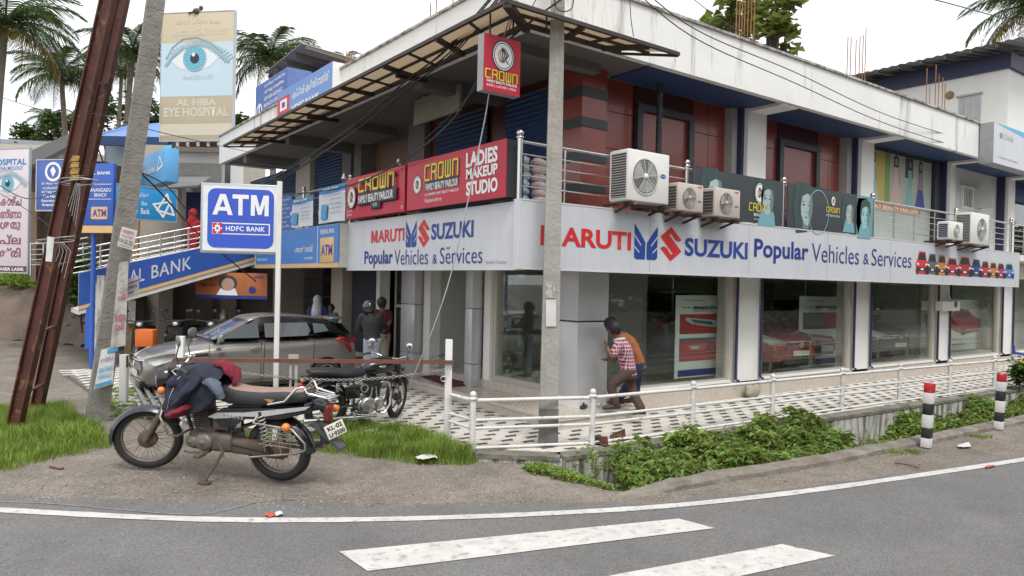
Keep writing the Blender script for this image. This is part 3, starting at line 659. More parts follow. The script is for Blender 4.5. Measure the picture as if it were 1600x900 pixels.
# left-hand board
S = SF((-1.66,0,0), (0,-1,0)); t = thing('showroom_sign', 'shorter light grey showroom board below the red boards, lettered in two lines', 'sign', (-1.66,2,2.3))
a0 = S.px(541.5,400)[0]; a1 = S.px(808,370)[0]; S.board(a0, 2.29, a1, 3.17, .14, m_ := MB()); m_.build('board', BOARD, t)
m_ = MB(); S.board(a0, 3.17, a1, 3.185, .15, m_, 0, .005); S.board(a0, 2.275, a1, 2.29, .15, m_, 0, .005); m_.build('frame', M('sign_edge', (.6,.6,.6), .4), t)
maruti(S, 580.5, 361, 380, 632, t); wings(S, *pxr(S, 635, 345, 386.5, 651), t); sdiamond(S, *pxr(S, 654, 343.5, 387, 671.5), t)
ptext(S, 'SUZUKI', 674.5, 350, 375, 740, BLI, t, bold=.03)
ptext(S, 'Popular', 570, 392.5, 419, 614, NVI, t, bold=.022); ptext(S, 'Vehicles', 617, 391, 414, 669, NVI, t, bold=-.005); ptext(S, '&', 676.5, 397.5, 412, 683, NVI, t); ptext(S, 'Services', 688, 387, 412.5, 754, NVI, t, bold=-.005)
ptext(S, 'Nalanchira, Trivandrum', 759, 407, 413, 792, GRI, t)
m_ = MB(); m_.tube([(-1.68,-.68,3.15),(-1.69,-.66,2.32)], .02, 6); m_.tube([(-1.66,-.70,3.1),(-1.67,-.69,2.6),(-1.70,-.66,2.35)], .012, 6)
tag(m_.build('corner_cable', BLACK()), 'black cables hanging in the gap between the two showroom sign boards', 'cable')
# CROWN boards
GLY = {'C': [[(1,1),(.12,1),(0,.88),(0,.12),(.12,0),(1,0)]], 'R': [[(0,0),(0,1),(.88,1),(1,.88),(1,.52),(.25,.5)], [(.55,.5),(1,.25),(1,0)]], 'O': [[(.1,0),(.9,0),(1,.1),(1,.9),(.9,1),(.1,1),(0,.9),(0,.1),(.1,0)]],
       'W': [[(0,1),(0,.1),(.1,0),(.9,0),(1,.1),(1,1)], [(.5,1),(.5,0)]], 'N': [[(0,0),(0,.9),(.1,1),(.9,1),(1,.9),(1,0)]]}
def crown(S, a0, b0, a1, b1, par, mats, n=.006, thick=.15):
    W = (a1-a0)/5; H_ = b1-b0; s = W*thick; m_ = MB()
    for i, ch in enumerate('CROWN'):
        for st in GLY[ch]:
            pts = [(a0+i*W+s*.8+x*(W-s*2.2), b0+s*.5+y*(H_-s)) for x, y in st]
            if len(mats) > 1: S.stroke([(x+.02, y-.02) for x, y in pts], s*1.7, n-.002, m_, 1)
            S.stroke(pts, s, n, m_, 0)
    return m_.build('logo_lettering', mats, par)
def emblem(S, a, b, ra, rb, par, n=.006):
    m_ = MB(); S.disc(a, b, ra*1.1, rb*1.1, n, m_, 1); S.disc(a, b, ra, rb, n+.001, m_, 0); S.ring(a, b, ra*.92, rb*.92, ra*.07, n+.002, m_, 1)
    for k in range(5): S.stroke([(a-ra*.35+ra*.1*k, b-rb*.45), (a-ra*.5+ra*.2*k, b+rb*.1), (a-ra*.1, b+rb*.55)], ra*.09, n+.003, m_, 2 if k < 2 else 1)
    S.stroke([(a+ra*.1, b+rb*.5),(a+ra*.5,b+rb*.1),(a+ra*.2,b-rb*.2),(a+ra*.45,b-rb*.5)], ra*.1, n+.003, m_, 1)
    m_.build('woman_emblem', [WHI, BKI, PR('gold', (.5,.28,.05))], par)
CRED = M('sign_red', (.45,.012,.035), .4, var=.06, scale=.6, coat=.1, spec=.3); SIDEB = M('board_side_black', (.03,.032,.035), .5)
S = SF((-1.80,0,0), (0,-1,0))
t = thing('parlour_sign', 'larger red family beauty parlour board with LADIES MAKEUP STUDIO in big white letters', 'sign', (-1.8,1,3.24), group='red beauty parlour boards')
q = pxr(S, 637, 258.7, 330.7, 790); S.board(q[0], 3.235, q[2], 4.0, .012, m_ := MB(), 0); m_.build('board', CRED, t); S.board(q[0], 3.24, q[2], 3.995, .28, m_ := MB(), 0, -.013); m_.build('casing', SIDEB, t)
crown(S, *pxr(S, 663.5, 258.5, 284, 718), t, [YEL, BKI]); emblem(S, *[S.px(652.5,289)[i] for i in (0,1)], .125, .135, t)
S.board(*pxr(S, 664.5, 284.5, 299, 716.5)[:2], *pxr(S, 664.5, 284.5, 299, 716.5)[2:], .002, m_ := MB(), 0, .005); m_.build('strapline_plate', BKI, t)
ptext(S, 'FAMILY BEAUTY PARLOUR', 666, 287.5, 298.5, 716, WHI, t, bold=.02, n=.008); ptext(S, 'A COMPLETE FAMILY BEAUTY PARLOUR', 664, 303, 307, 717, WHI, t, bold=.01); ptext(S, 'Nalanchira', 664.5, 311, 317, 690, WHI, t)
ptext(S, 'LADIES', 729, 239, 262.5, 778, WHI, t, bold=.04); ptext(S, 'MAKEUP', 729, 264.5, 281, 778, WHI, t, bold=.04); ptext(S, 'STUDIO', 729, 285, 306.5, 778, WHI, t, bold=.04)
S = SF((-1.78,0,0), (0,-1,0))
t = thing('parlour_sign', 'smaller red beauty parlour board with raised yellow letters and a black strapline plate', 'sign', (-1.8,3.5,3.24), group='red beauty parlour boards')
q = pxr(S, 542, 282, 342, 632); S.board(q[0], 3.24, q[2], 3.99, .2, m_ := MB(), 0); m_.build('board', CRED, t)
cr_ = pxr(S, 563, 281, 302, 620); crown(S, *cr_, t, [YEL, BKI], n=.04); emblem(S, *S.px(551.5,309), .17, .19, t, .03)
k = pxr(S, 562, 304.5, 322.5, 622); m_ = MB(); m_.cbox(k[0], k[1], .004, k[2], k[3], .045, .02, 0, S.T()); m_.cbox(k[0]+.55, k[1]-.1, .004, k[2]-.6, k[1]+.02, .044, .02, 0, S.T()); m_.build('strapline_plate', SIDEB, t)
text(S, 'FAMILY BEAUTY PARLOUR', k[0]+.05, k[1]+.04, k[2]-.1, k[3]-.03, WHI, t, bold=.02, n=.048); text(S, 'UNISEX | LADIES | KIDS', k[0]+.65, k[1]-.07, k[2]-.7, k[1]+.01, WHI, t, n=.048)
text(S, 'TM', q[2]-.12, 3.28, q[2]-.04, 3.33, WHI, t); text(S, 'Call us for', q[0]+.04, 3.36, q[0]+.3, 3.40, WHI, t); text(S, 'BOOKING', q[0]+.04, 3.29, q[0]+.26, 3.33, WHI, t)
S = SF((0,-1.0,0), (1,0,0)); t = thing('hanging_sign', 'small red beauty parlour sign hanging from the corner of the tan awning', 'sign', (-2.2,-1,4.4))
q = (-2.47, 4.44, -1.915, 5.13); S.board(*q, .13, m_ := MB()); m_.build('board', M('sign_grey_side', (.3,.3,.31), .5), t); S.rect(*q, .003, m_ := MB()); m_.build('face', CRED, t)
emblem(S, -2.18, 4.90, .155, .175, t); crown(S, -2.45, 4.59, -1.94, 4.71, t, [YEL, PR('dark_red', (.2,.01,.01))])
text(S, 'FAMILY BEAUTY PARLOUR', -2.42, 4.545, -1.96, 4.58, WHI, t, bold=.02); text(S, 'KIDS | LADIES | MEN', -2.42, 4.49, -1.98, 4.525, WHI, t, bold=.01)
for x in (-2.35, -2.0): m_ = MB(); m_.tube([(x,-.95,5.12),(x,-.95,5.4)], .012, 6); m_.build('hanger', BLACK(), t)
# federal bank board
S = SF((-1.86,0,0), (0,-1,0)); t = thing('bank_sign', 'blue bank board with tan ATM square, left of the shorter grey showroom board', 'sign', (-1.86,7,2.3))
a0 = S.px(400,395)[0]; a1 = S.px(529,380)[0]; am = S.px(496,380)[0]; FBL = M('bank_sky_blue', (.05,.19,.52), .4, var=.04)
S.board(a0, 2.42, am-.01, 3.16, .01, m_ := MB()); S.board(am+.01, 2.42, a1, 3.16, .01, m_); m_.build('board', FBL, t)
S.board(a0, 2.33, a1, 2.418, .02, m_ := MB()); m_.build('tan_stripe', TAN, t)
S.board(a0, 2.33, a1, 3.17, .28, m_ := MB(), 0, -.021); m_.build('casing', M('sign_cream_side', (.5,.5,.46), .5), t); S.board(am-.01, 2.42, am+.01, 3.16, .02, m_ := MB(), 0, .001); m_.build('joint', WHI, t)
q = pxr(S, 501, 372, 410.5, 522); m_ = MB(); m_.cbox(q[0], q[1], .001, q[2], q[3], .01, .004, 0, S.T()); m_.build('atm_square', TAN, t); text(S, 'ATM', q[0]+.06, q[1]+.14, q[2]-.06, q[3]-.14, PR('purple', (.08,.05,.3)), t, bold=.03, n=.012)
ptext(S, 'FEDERAL BANK', 501, 359, 366, 523, WHI, t, bold=.015); ptext(S, 'ഫെഡറൽ ബാങ്ക്', 461, 385, 395, 490, WHI, t, bold=.01); ptext(S, 'नालंचिरा', 476, 401, 406, 489, WHI, t); ptext(S, 'FEDERAL BANK', 400, 388, 399, 439, LET, t, bold=.02); ptext(S, 'KESAVADASAPURAM', 402, 404, 408, 418, WHI, t)
# white box end beside the ramp
S = SF((-1.7,0,0), (0,-1,0)); m_ = MB(); S.board(-10.75, 2.35, -10.36, 3.0, .2, m_); tag(m_.build('end_post_box', WALLW), 'small white box wall between the ramp and the blue bank board', 'wall')
# cloth banners on the balcony rail
def cloth(S, a0, b0, a1, b1, name, label, mat, head, group, seed):
    t = thing(name, label, 'banner', S.T(a0, b0).translation, group=group); m_ = MB(); nx_, ny_ = 10, 10; vs = []
    f = lambda x, y: .012*math.sin(x*9+seed)*(1-.3*y)+.01*noise.noise(Vector((x*5, y*5, seed)))
    for j in range(ny_+1):
        for i in range(nx_+1):
            x, y = i/nx_, j/ny_; vs.append((a0+(a1-a0)*x, b0+(b1-b0)*y-.03*math.sin(math.pi*x)*(y-.2), .02+f(x, y)))
    m_.add(vs, [(j*(nx_+1)+i, j*(nx_+1)+i+1, (j+1)*(nx_+1)+i+1, (j+1)*(nx_+1)+i) for j in range(ny_) for i in range(nx_)], 0, S.T(), True)
    for q in range(len(m_.f)): 
        if q//nx_ >= 8: m_.m[q] = 1
    m_.build('cloth', [mat, head], t); return t
S = SF((-1.72,0,0), (0,-1,0)); BW = M('banner_cloth', (.62,.65,.68), .8, var=.05); BH = M('banner_blue', (.08,.25,.5), .8)
for (x0, yt, yb, x1, lb, sd) in ((456, 312, 357, 490, 'smaller white and blue cloth banner beside the blue notice board on the balcony rail', 1), (501, 294, 350, 540, 'larger white and blue cloth banner right beside the smaller red board', 2)):
    q = pxr(S, x0, yt, yb, x1); t = cloth(S, *q, 'cloth_banner', lb, BW, BH, 'white and blue cloth banners on the balcony rail', sd)
    W_, H_ = q[2]-q[0], q[3]-q[1]; m_ = MB(); S.poly([(q[0]+.12*W_, q[1]+.1*H_), (q[0]+.35*W_, q[1]+.1*H_), (q[0]+.38*W_, q[1]+.5*H_), (q[0]+.14*W_, q[1]+.5*H_)], .05, m_); m_.build('printed_bottle', PR('sky_ink', (.08,.32,.6)), t)
    text(S, 'BANK LOAN', q[0]+.2*W_, q[1]+.85*H_, q[0]+.8*W_, q[1]+.93*H_, WHI, t, n=.05, bold=.02)
    for k in range(5): text(S, ('housing loan', 'gold loan at', 'low interest', 'apply today', 'apply now')[k], q[0]+(.2 if k < 1 else .5)*W_, q[1]+(.7-.12*k)*H_, q[0]+.92*W_, q[1]+(.76-.12*k)*H_, PR('ink_blue', (.05,.12,.35)), t, n=.05)
t = thing('notice_board', 'blue notice board with white lines of text beside the small cloth banner', 'sign', (-1.75,10,3.2)); q = pxr(S, 436, 300, 362, 458); q = (q[0], 3.2, q[2], 4.0)
S.board(*q, .03, m_ := MB(), 0, .03); m_.build('board', M('notice_blue', (.04,.13,.4), .5), t)
for k in range(7): text(S, ('INSURANCE', 'health cover', 'motor cover', 'fire policy', 'marine policy', 'travel cover', 'branch office')[k], q[0]+.1, q[3]-.14-.1*k, q[2]-.1-(.2 if k % 2 else 0), q[3]-.09-.1*k, WHI, t, n=.034)
# roof signs on the left
def roof_sign(x0, yt0, x1, yt1, xr, u, zb, face, side, label):
    S = SF((u,0,0), (0,-1,0)); t = thing('roof_sign', label, 'sign', (u, -S.px(x1,yt1)[0], zb)); aL = S.px(x0, yt0)[0]; aR, bT = S.px(x1, yt1)
    bT2 = S.px(x0, yt0)[1]; T_ = (bT+bT2)/2; S.rect(aL, zb, aR, T_, .004, m_ := MB()); m_.build('face', face, t); S.board(aL, zb, aR, T_, .62, m_ := MB()); m_.build('box', side, t); return S, t, aL, zb, aR, T_
S, t, a0, b0, a1, b1 = roof_sign(434, 150, 520, 91.5, 533, -1.80, 5.62, M('bank_pale_blue', (.13,.27,.6), .45, var=.03), WALLW, 'pale blue bank roof sign with white end above the tan awning')
W_ = a1-a0; H_ = b1-b0
m_ = MB(); S.rect(a0+.02, b0+.32*H_, a0+.25*W_, b0+.8*H_, .006, m_, 0); S.rect(a0+.06*W_, b0+.4*H_, a0+.2*W_, b0+.72*H_, .007, m_, 1); S.rect(a0+.1*W_, b0+.48*H_, a0+.16*W_, b0+.64*H_, .008, m_, 2); m_.build('bank_emblem', [RDI, WHI, BLI], t)
text(S, 'എച്ച് ഡി എഫ് സി ബാങ്ക്', a0+.3*W_, b0+.52*H_, a0+.95*W_, b0+.84*H_, WHI, t, bold=.02); text(S, 'HDFC BANK', a0+.3*W_, b0+.22*H_, a0+.8*W_, b0+.4*H_, WHI, t, bold=.03)
S, t, a0, b0, a1, b1 = roof_sign(400, 139, 449, 102, 461, -1.3, 6.0, M('insurance_blue', (.06,.13,.4), .5, var=.04), M('insurance_side', (.12,.18,.42), .5), 'darker blue roof sign with round white emblem behind the pale blue roof sign')
W_ = a1-a0; H_ = b1-b0; m_ = MB(); S.disc(a0+.14*W_, b0+.45*H_, .1*W_, .16*H_, .006, m_, 0); S.disc(a0+.14*W_, b0+.45*H_, .07*W_, .11*H_, .007, m_, 1); S.stroke([(a0+.14*W_, b0+.35*H_),(a0+.14*W_, b0+.55*H_)], .1, .008, m_, 0); m_.build('round_emblem', [WHI, BLI], t)
for k, s_ in enumerate(('ദി ന്യൂ ഇന്ത്യ', 'दि न्यू इन्डिया', 'NEW INDIA ASSURANCE', 'BRANCH OFFICE', 'Motor Fire Marine', 'Health and Travel')): text(S, s_, a0+.3*W_, b1-(.14+.13*k)*H_, a0+(.95-.04*k)*W_, b1-(.06+.13*k)*H_, WHI, t, bold=.01)
# right-hand end sign and printed banners
S = SF((0,-1.05,0), (1,0,0)); t = thing('end_sign', 'white and pale blue sign box on the far right of the parapet', 'sign', (13,-1,4.9)); q = pxr(S, 1553, 190, 254, 1640)
S.board(*q, .3, m_ := MB()); m_.build('box', M('sign_grey_side', (.3,.3,.31), .5), t); S.rect(*q, .004, m_ := MB()); m_.build('face', BOARD, t); H_ = q[3]-q[1]
S.poly([(q[0]+.2, q[3]), (q[0]+.2, q[3]-.02), (q[2], q[3]-.28*H_), (q[2], q[3])][::-1], .006, m_ := MB()); m_.build('blue_stripe', CYI, t); ptext(S, 'Chola', 1568, 208, 218, 1583, GRI, t); m_ = MB(); S.disc(*S.px(1564,212), .1, .08, .006, m_); m_.build('round_emblem', GRI, t); ptext(S, 'Investment and Finance', 1560, 243, 247, 1590, GRI, t)
SB = SF((0,-.80,0), (1,0,0)); DKB = M('banner_black', (.035,.042,.05), .4, var=.1); TEAL = PR('pale_teal', (.25,.42,.42)); SKN = PR('pale_face', (.36,.45,.43)); HAIR = PR('dark_hair', (.03,.06,.06)); CYA = PR('cyan_cloth', (.16,.36,.40))
def face_art(S, a, b, r, par, hair_side=1, hand=False, light=SKN):
    m_ = MB(); q = lambda pts, n, mi: S.poly([(a+x*r, b+y*r) for x, y in pts], n, m_, mi)
    q([(-.9*hair_side,1.1),(-1.1*hair_side,0),(-.8*hair_side,-1.2),(.1,-1.1),(.2,1.15)] if hair_side < 0 else [(-.9,1.1),(.2,1.15),(.1,-1.1),(-.8,-1.2),(-1.1,0)][::1], .004, 1)
    q([(-.30,-.95),(.2,-.95),(.24,-.5),(-.26,-.5)], .005, 2)
    q([(.05,-.82),(-.2,-.72),(-.42,-.35),(-.48,.1),(-.46,.6),(.0,.78),(.42,.62),(.50,.2),(.46,-.25),(.30,-.66)], .006, 0)
    q([(.12,-.80),(.30,-.66),(.46,-.25),(.50,.2),(.42,.62),(.18,.70),(.26,.2),(.14,-.2),(.22,-.5)], .0065, 2)
    q([(-.62,.2),(-.5,.9),(0,1.12),(.5,.95),(.64,.3),(.52,.1),(.40,.60),(.0,.66),(-.36,.5),(-.47,.0),(-.55,-.4)][::-1], .007, 1)
    for sx in (-.24, .17): q([(sx-.13,.13),(sx-.02,.08),(sx+.12,.12),(sx,.18)], .0075, 1); q([(sx-.15,.25),(sx+.13,.27),(sx+.02,.31)], .0075, 1)
    q([(-.02,-.16),(-.10,-.21),(.04,-.24)], .0075, 1); q([(-.17,-.42),(-.03,-.49),(.12,-.43),(-.03,-.39)], .0075, 3)
    if hand: q([(-.9,-1.3),(-.5,-.4),(-.1,-.7),(.5,-.5),(.7,-1.3)], .008, 4); q([(-.3,-.7),(-.05,-.25),(.1,-.7)], .009, 0)
    m_.build('printed_face', [light, HAIR, PR('face_shade', (.14,.2,.2)), PR('lip', (.2,.16,.18)), CYA], par)
for n_, (x0, x1, yt, yb, lb) in enumerate(((1082, 1223, 258, 312, 'longer black beauty parlour banner with yellow lettering, behind the two small cream air conditioners'), (1231, 1364, 285, 345, 'black beauty parlour banner ending in a teal portrait, right of the longer black banner'))):
    a0 = SB.px(x0, 300)[0]; a1 = SB.px(x1, 320)[0]; t = thing('parlour_banner', lb, 'banner', (a0,-.8,3.22), group='black beauty parlour banners on the balcony rail')
    SB.board(a0, 3.22, a1, 4.0, .015, m_ := MB()); m_.build('sheet', DKB, t)
    if n_ == 0:
        face_art(SB, a0+.55, 3.62, .36, t); emblem(SB, a0+1.75, 3.74, .13, .17, t); crown(SB, a0+1.45, 3.42, a0+2.05, 3.56, t, [YEL]); text(SB, 'BEAUTY PARLOUR', a0+1.6, 3.34, a0+2.2, 3.39, WHI, t, bold=.01); text(SB, 'family beauty parlour', a0+1.6, 3.27, a0+2.15, 3.30, WHI, t); face_art(SB, a1-.45, 3.62, .33, t, 1, True)
    else:
        W_ = a1-a0; face_art(SB, a0+.2*W_, 3.6, .40, t); m_ = MB(); SB.ring(a0+.33*W_, 3.55, .36, .42, .016, .008, m_); m_.build('printed_arc', TEAL, t)
        emblem(SB, a0+.5*W_, 3.8, .07, .09, t); crown(SB, a0+.42*W_, 3.58, a0+.58*W_, 3.68, t, [YEL]); text(SB, 'FAMILY BEAUTY PARLOUR', a0+.42*W_, 3.5, a0+.58*W_, 3.54, WHI, t); face_art(SB, a0+.7*W_, 3.6, .28, t, 1, True)
        m_ = MB(); SB.rect(a0+.79*W_, 3.225, a1-.005, 3.995, .004, m_); m_.build('teal_ground', PR('teal_ground', (.12,.3,.33)), t); face_art(SB, a0+.9*W_, 3.58, .33, t, 1, True, PR('teal_face', (.28,.52,.56)))
# fashion poster and lettered strip
S = SF((0,.28,0), (1,0,0)); t = thing('fashion_poster', 'upper floor window poster of four women in long dresses above an orange lettered strip', 'poster', (9,.28,4.2)); a0, a1 = 8.97, 12.28
S.board(a0, 4.17, a1, 5.40, .012, m_ := MB()); S.board(a0, 4.02, 11.7, 4.165, .012, m_, 1); m_.build('sheet', [PR('poster_pale', (.42,.45,.38)), ORI], t)
text(S, 'FAMILY BEAUTY PARLOUR', a0+.1, 4.05, 11.6, 4.14, WHI, t, bold=.03, n=.003)
m_ = MB(); S.rect(a0, 4.18, a0+.9, 5.39, .003, m_, 0); S.rect(a0+.9, 4.18, a0+1.15, 5.39, .003, m_, 1); S.rect(a0+1.9, 4.9, a0+2.3, 5.39, .003, m_, 2); m_.build('poster_ground', [PR('poster_yellow', (.55,.42,.1)), PR('poster_green', (.2,.32,.08)), PR('poster_dark', (.08,.06,.08))], t)
def lady(a, w_, dress, hair, skirt=None):
    m_ = MB(); q = lambda pts, n, mi: S.poly([(a+x*w_, 4.2+y*1.15) for x, y in pts], n, m_, mi)
    q([(-.3,.62),(-.33,.98),(.0,1.04),(.33,.98),(.3,.6)][::-1], .004, 1); S.disc(a, 4.2+.9*1.15, w_*.2, .09, .006, m_, 2)
    q([(-.9,0),(.9,0),(.35,.55),(.42,.78),(-.42,.78),(-.35,.55)], .005, 0); q([(.38,.76),(.62,.5),(.4,.38),(.34,.46),(.46,.52),(.3,.68)], .0065, 2)
    if skirt: q([(-.8,0),(.8,0),(.4,.4),(-.4,.4)], .006, 3)
    m_.build('printed_woman', [dress, hair, PR('skin_print', (.45,.28,.2)), skirt or dress], t)
hb = PR('hair_black', (.03,.025,.03)); lady(a0+.35, .3, PR('dress_aqua', (.35,.55,.6)), hb); lady(a0+1.45, .36, PR('dress_pink', (.6,.42,.38)), hb); lady(a0+2.15, .22, PR('dress_teal', (.2,.45,.42)), hb); lady(a0+2.7, .3, PR('dress_grey', (.3,.22,.25)), hb, PR('skirt_blue', (.04,.06,.3)))
# window posters
def car_poster(S, a0, b0, a1, b1, label, kind):
    t = thing('car_poster', label, 'poster', S.T(a0, b0).translation, group='tall car posters inside the showroom windows'); W_, H_ = a1-a0, b1-b0
    m_ = MB(); m_.cbox(a0, b0, -.02, a1, b1, 0, .008, 0, S.T()); m_.build('board', M('poster_board', (.78,.81,.80), .4, var=.03), t)
    q = lambda pts, n, mi, m_: S.poly([(a0+x*W_, b0+y*H_) for x, y in pts], n, m_, mi)
    text(S, 'A new bold drive', a0+.12*W_, b1-.07*H_, a0+.6*W_, b1-.05*H_, BKI, t); text(S, 'ALL NEW', a0+.14*W_, b1-.16*H_, a0+.32*W_, b1-.14*H_, BKI, t, bold=.02); text(S, 'BREZZA', a0+.36*W_, b1-.17*H_, a0+.92*W_, b1-.135*H_, BKI, t, bold=.05, shear=.04); text(S, 'URBAN BY NATURE', a0+.36*W_, b1-.2*H_, a0+.9*W_, b1-.18*H_, RDI, t, bold=.01)
    m_ = MB(); q([(.08,.53),(.92,.53),(.92,.77),(.08,.77)], .004, 0, m_); q([(.06,.02),(.93,.02),(.93,.1),(.06,.1)], .004, 1, m_)
    if kind:
        q([(.08,.2),(.92,.2),(.92,.48),(.08,.48)], .004, 0, m_); q([(.22,.69),(.2,.73),(.9,.69),(.92,.61),(.8,.61),(.35,.65)][::-1], .006, 2, m_); q([(.3,.71),(.8,.675),(.82,.63),(.4,.665)][::-1], .007, 3, m_)
        q([(.22,.4),(.7,.41),(.66,.33),(.32,.33)][::-1], .006, 4, m_); q([(.3,.38),(.52,.385),(.5,.345),(.36,.345)][::-1], .007, 2, m_); q([(.08,.44),(.92,.44),(.92,.48),(.08,.48)], .006, 3, m_)
    else:
        q([(.08,.53),(.7,.53),(.56,.77),(.08,.77)], .005, 3, m_); q([(.1,.6),(.6,.57),(.5,.74),(.1,.76)], .006, 5, m_)
        q([(.05,.24),(.1,.18),(.85,.16),(.92,.3),(.8,.42),(.1,.48)], .005, 0, m_); q([(.4,.17),(.86,.17),(.86,.31),(.5,.33)], .006, 3, m_); q([(.3,.42),(.78,.38),(.8,.35),(.35,.38)][::-1], .007, 2, m_); q([(.52,.3),(.84,.28),(.84,.2),(.56,.2)][::-1], .0065, 2, m_)
    m_.build('printed_picture', [PR('photo_red', (.42,.03,.03)), NVI, PR('lamp_pale', (.5,.56,.6)), PR('lamp_dark', (.05,.09,.13)), PR('lamp_red', (.6,.12,.08)), PR('car_glass', (.1,.12,.13))], t)
S = SF((0,.42,0), (1,0,0)); car_poster(S, *pxr(S, 1057, 461, 592, 1125), 'tall white poster with a headlamp and a tail lamp on red in the first window', 1)
S = SF((0,.9,0), (1,0,0)); q = pxr(S, 1250, 463, 574, 1312); car_poster(S, *q, 'tall white car poster showing a red car from the front, in the second window', 0)
S = SF((0,.6,0), (1,0,0)); t = thing('car_poster', 'wide pale poster of a red car in the fourth window', 'poster', (13,.6,.6)); q = pxr(S, 1484, 468, 548, 1534); S.board(*q, .02, m_ := MB()); m_.build('board', M('poster_board', (.78,.81,.80), .4, var=.03), t)
W_, H_ = q[2]-q[0], q[3]-q[1]; m_ = MB(); qq = lambda pts, n, mi: S.poly([(q[0]+x*W_, q[1]+y*H_) for x, y in pts], n, m_, mi)
qq([(0,.5),(.1,.75),(.3,.82),(.55,.8),(.7,.68),(.95,.6),(.98,.45),(.9,.35),(.4,.3),(.1,.4)][::-1], .004, 0); qq([(.12,.68),(.3,.78),(.52,.76),(.6,.66),(.3,.62)][::-1], .006, 1); S.disc(q[0]+.42*W_, q[1]+.37*H_, .2, .12, .007, m_, 1); m_.build('printed_car', [PR('photo_red', (.42,.03,.03)), BKI], t)
for k in range(2): text(S, ('MARUTI SUZUKI', 'popular vehicles')[k], q[0]+.1*W_, q[1]+(.18-.1*k)*H_, q[0]+.9*W_, q[1]+(.24-.1*k)*H_, GRI, t)

# ================================================================ AWNING, BALCONY RAIL, AIR CONDITIONERS
def translucent(name, c, tc_):
    m = M(name, c, .6, var=.08, scale=1.5, dirt=(.4,2,.5,.8), dirtc=(.25,.2,.14)); nt = m.node_tree; b = nt.nodes['Principled BSDF']; o = nt.nodes['Material Output']
    t_ = nt.nodes.new('ShaderNodeBsdfTranslucent'); t_.inputs[0].default_value = (*tc_, 1); mx_ = nt.nodes.new('ShaderNodeMixShader'); mx_.inputs[0].default_value = .5
    nt.links.new(b.outputs[0], mx_.inputs[1]); nt.links.new(t_.outputs[0], mx_.inputs[2]); nt.links.new(mx_.outputs[0], o.inputs['Surface']); return m
AWM = translucent('awning_sheet', (.38,.28,.18), (.34,.255,.165)); FRM = M('awning_steel', (.045,.035,.03), .6, var=.3, dirt=(.4,8,.55,.7), dirtc=(.14,.06,.03))
aw = thing('awning', 'tan sheet awning on a dark steel frame wrapping the upper corner of the building', 'awning', (-1.6,-.7,5.4))
def aw_strip(ip, iq, op, oq, n):
    ip, iq, op, oq = map(Vector, (ip, iq, op, oq)); mid = lambda p, q, t_: p.lerp(q, t_)
    for i in range(n):
        t0, t1 = i/n, (i+1)/n; a, b, c, d = mid(ip,iq,t0), mid(ip,iq,t1), mid(op,oq,t1), mid(op,oq,t0); m_ = MB(); rows_ = 6
        up = Vector((0,0,.045)); vs = []
        for r_ in range(13):
            s_ = r_/12; h = up+Vector((0,0,.006*(r_ % 2))); vs += [mid(a,b,s_)+h, mid(d,c,s_)+h]
        m_.add(vs, [(2*k,2*k+1,2*k+3,2*k+2) for k in range(12)], 0, None, False); m_.build('sheet', AWM, aw)
    for i in range(n+1):
        t_ = i/n; w_ = .07 if i % 2 == 0 else .035; a = mid(ip,iq,t_); d = mid(op,oq,t_); m_ = MB(); m_.beam(a, d, w_*.7, w_); m_.build('rafter', FRM, aw)
    for s_, w_ in ((0,.06),(.5,.035),(1,.05)):
        m_ = MB(); m_.beam(mid(ip,op,s_)+Vector((0,0,.02)), mid(iq,oq,s_)+Vector((0,0,.02)), w_, w_); m_.build('purlin', FRM, aw)
aw_strip((-1.64,-.74,5.46), (.08,-.74,5.46), (-2.45,-1.43,5.36), (.55,-1.43,5.36), 5)
aw_strip((-1.64,-.74,5.46), (-1.64,10.6,5.46), (-2.45,-1.43,5.36), (-2.45,10.6,5.36), 15)
m_ = MB(); m_.beam((-1.6,-.7,5.44),(-2.45,-1.43,5.35),.1,.08); m_.build('hip_beam', FRM, aw)
for yy in (2.3, 6.2, 9.4): m_ = MB(); m_.beam((-1.3,yy,5.44),(-2.0,yy-.1,5.4),.07); m_.build('bracket', FRM, aw)
P('awning_pole', GREYT, (-1.72,-.95,4.5,-1.70,-.93,5.4)) if 0 else None
# balcony rail
def ball_post(p, z0, z1, r=.03, mat=None, par=None, ball=.045):
    m_ = MB(); m_.tube([(p[0],p[1],z0),(p[0],p[1],z1)], r, 10); m_.build('post', mat or STEEL(), par); m_ = MB(); m_.ball((p[0],p[1],z1+ball*.9), ball, nu=12, nv=8); m_.lathe([(r*1.5,0),(r*1.6,.012),(r*1.0,.03)], 10, 0, TR(p[0],p[1],z1-.02)); m_.build('ball_finial', mat or STEEL(), par)
br = thing('balcony_railing', 'stainless steel balcony railing with ball topped posts above the long sign', 'railing', (-1.6,-.72,3.2))
for x in (-1.68, 1.62, 4.25, 7.4, 11.3, 14.6, 18): ball_post((x,-.72), 3.18, 4.02, .035, None, br, .05)
for x in (-.9, -.0, .8, 2.5, 3.4, 5.2, 6.3, 8.3, 9.2, 10.2, 12.2, 13.2, 15.5, 16.4): m_ = MB(); m_.tube([(x,-.72,3.18),(x,-.72,3.95)], .014, 6); m_.build('baluster', STEEL(), br)
for z, r_ in ((3.96,.022),(3.80,.009),(3.66,.009),(3.52,.009),(3.38,.009)): m_ = MB(); m_.tube([(-1.68,-.72,z),(22,-.72,z)], r_, 8); m_.build('rail', STEEL(), br)
br = thing('balcony_railing', 'steel balcony railing on the left facade behind the cloth banners', 'railing', (-1.6,6,3.2))
for y in (4.8, 7.3, 9.8): ball_post((-1.6,y), 3.18, 4.05, .03, None, br, .045)
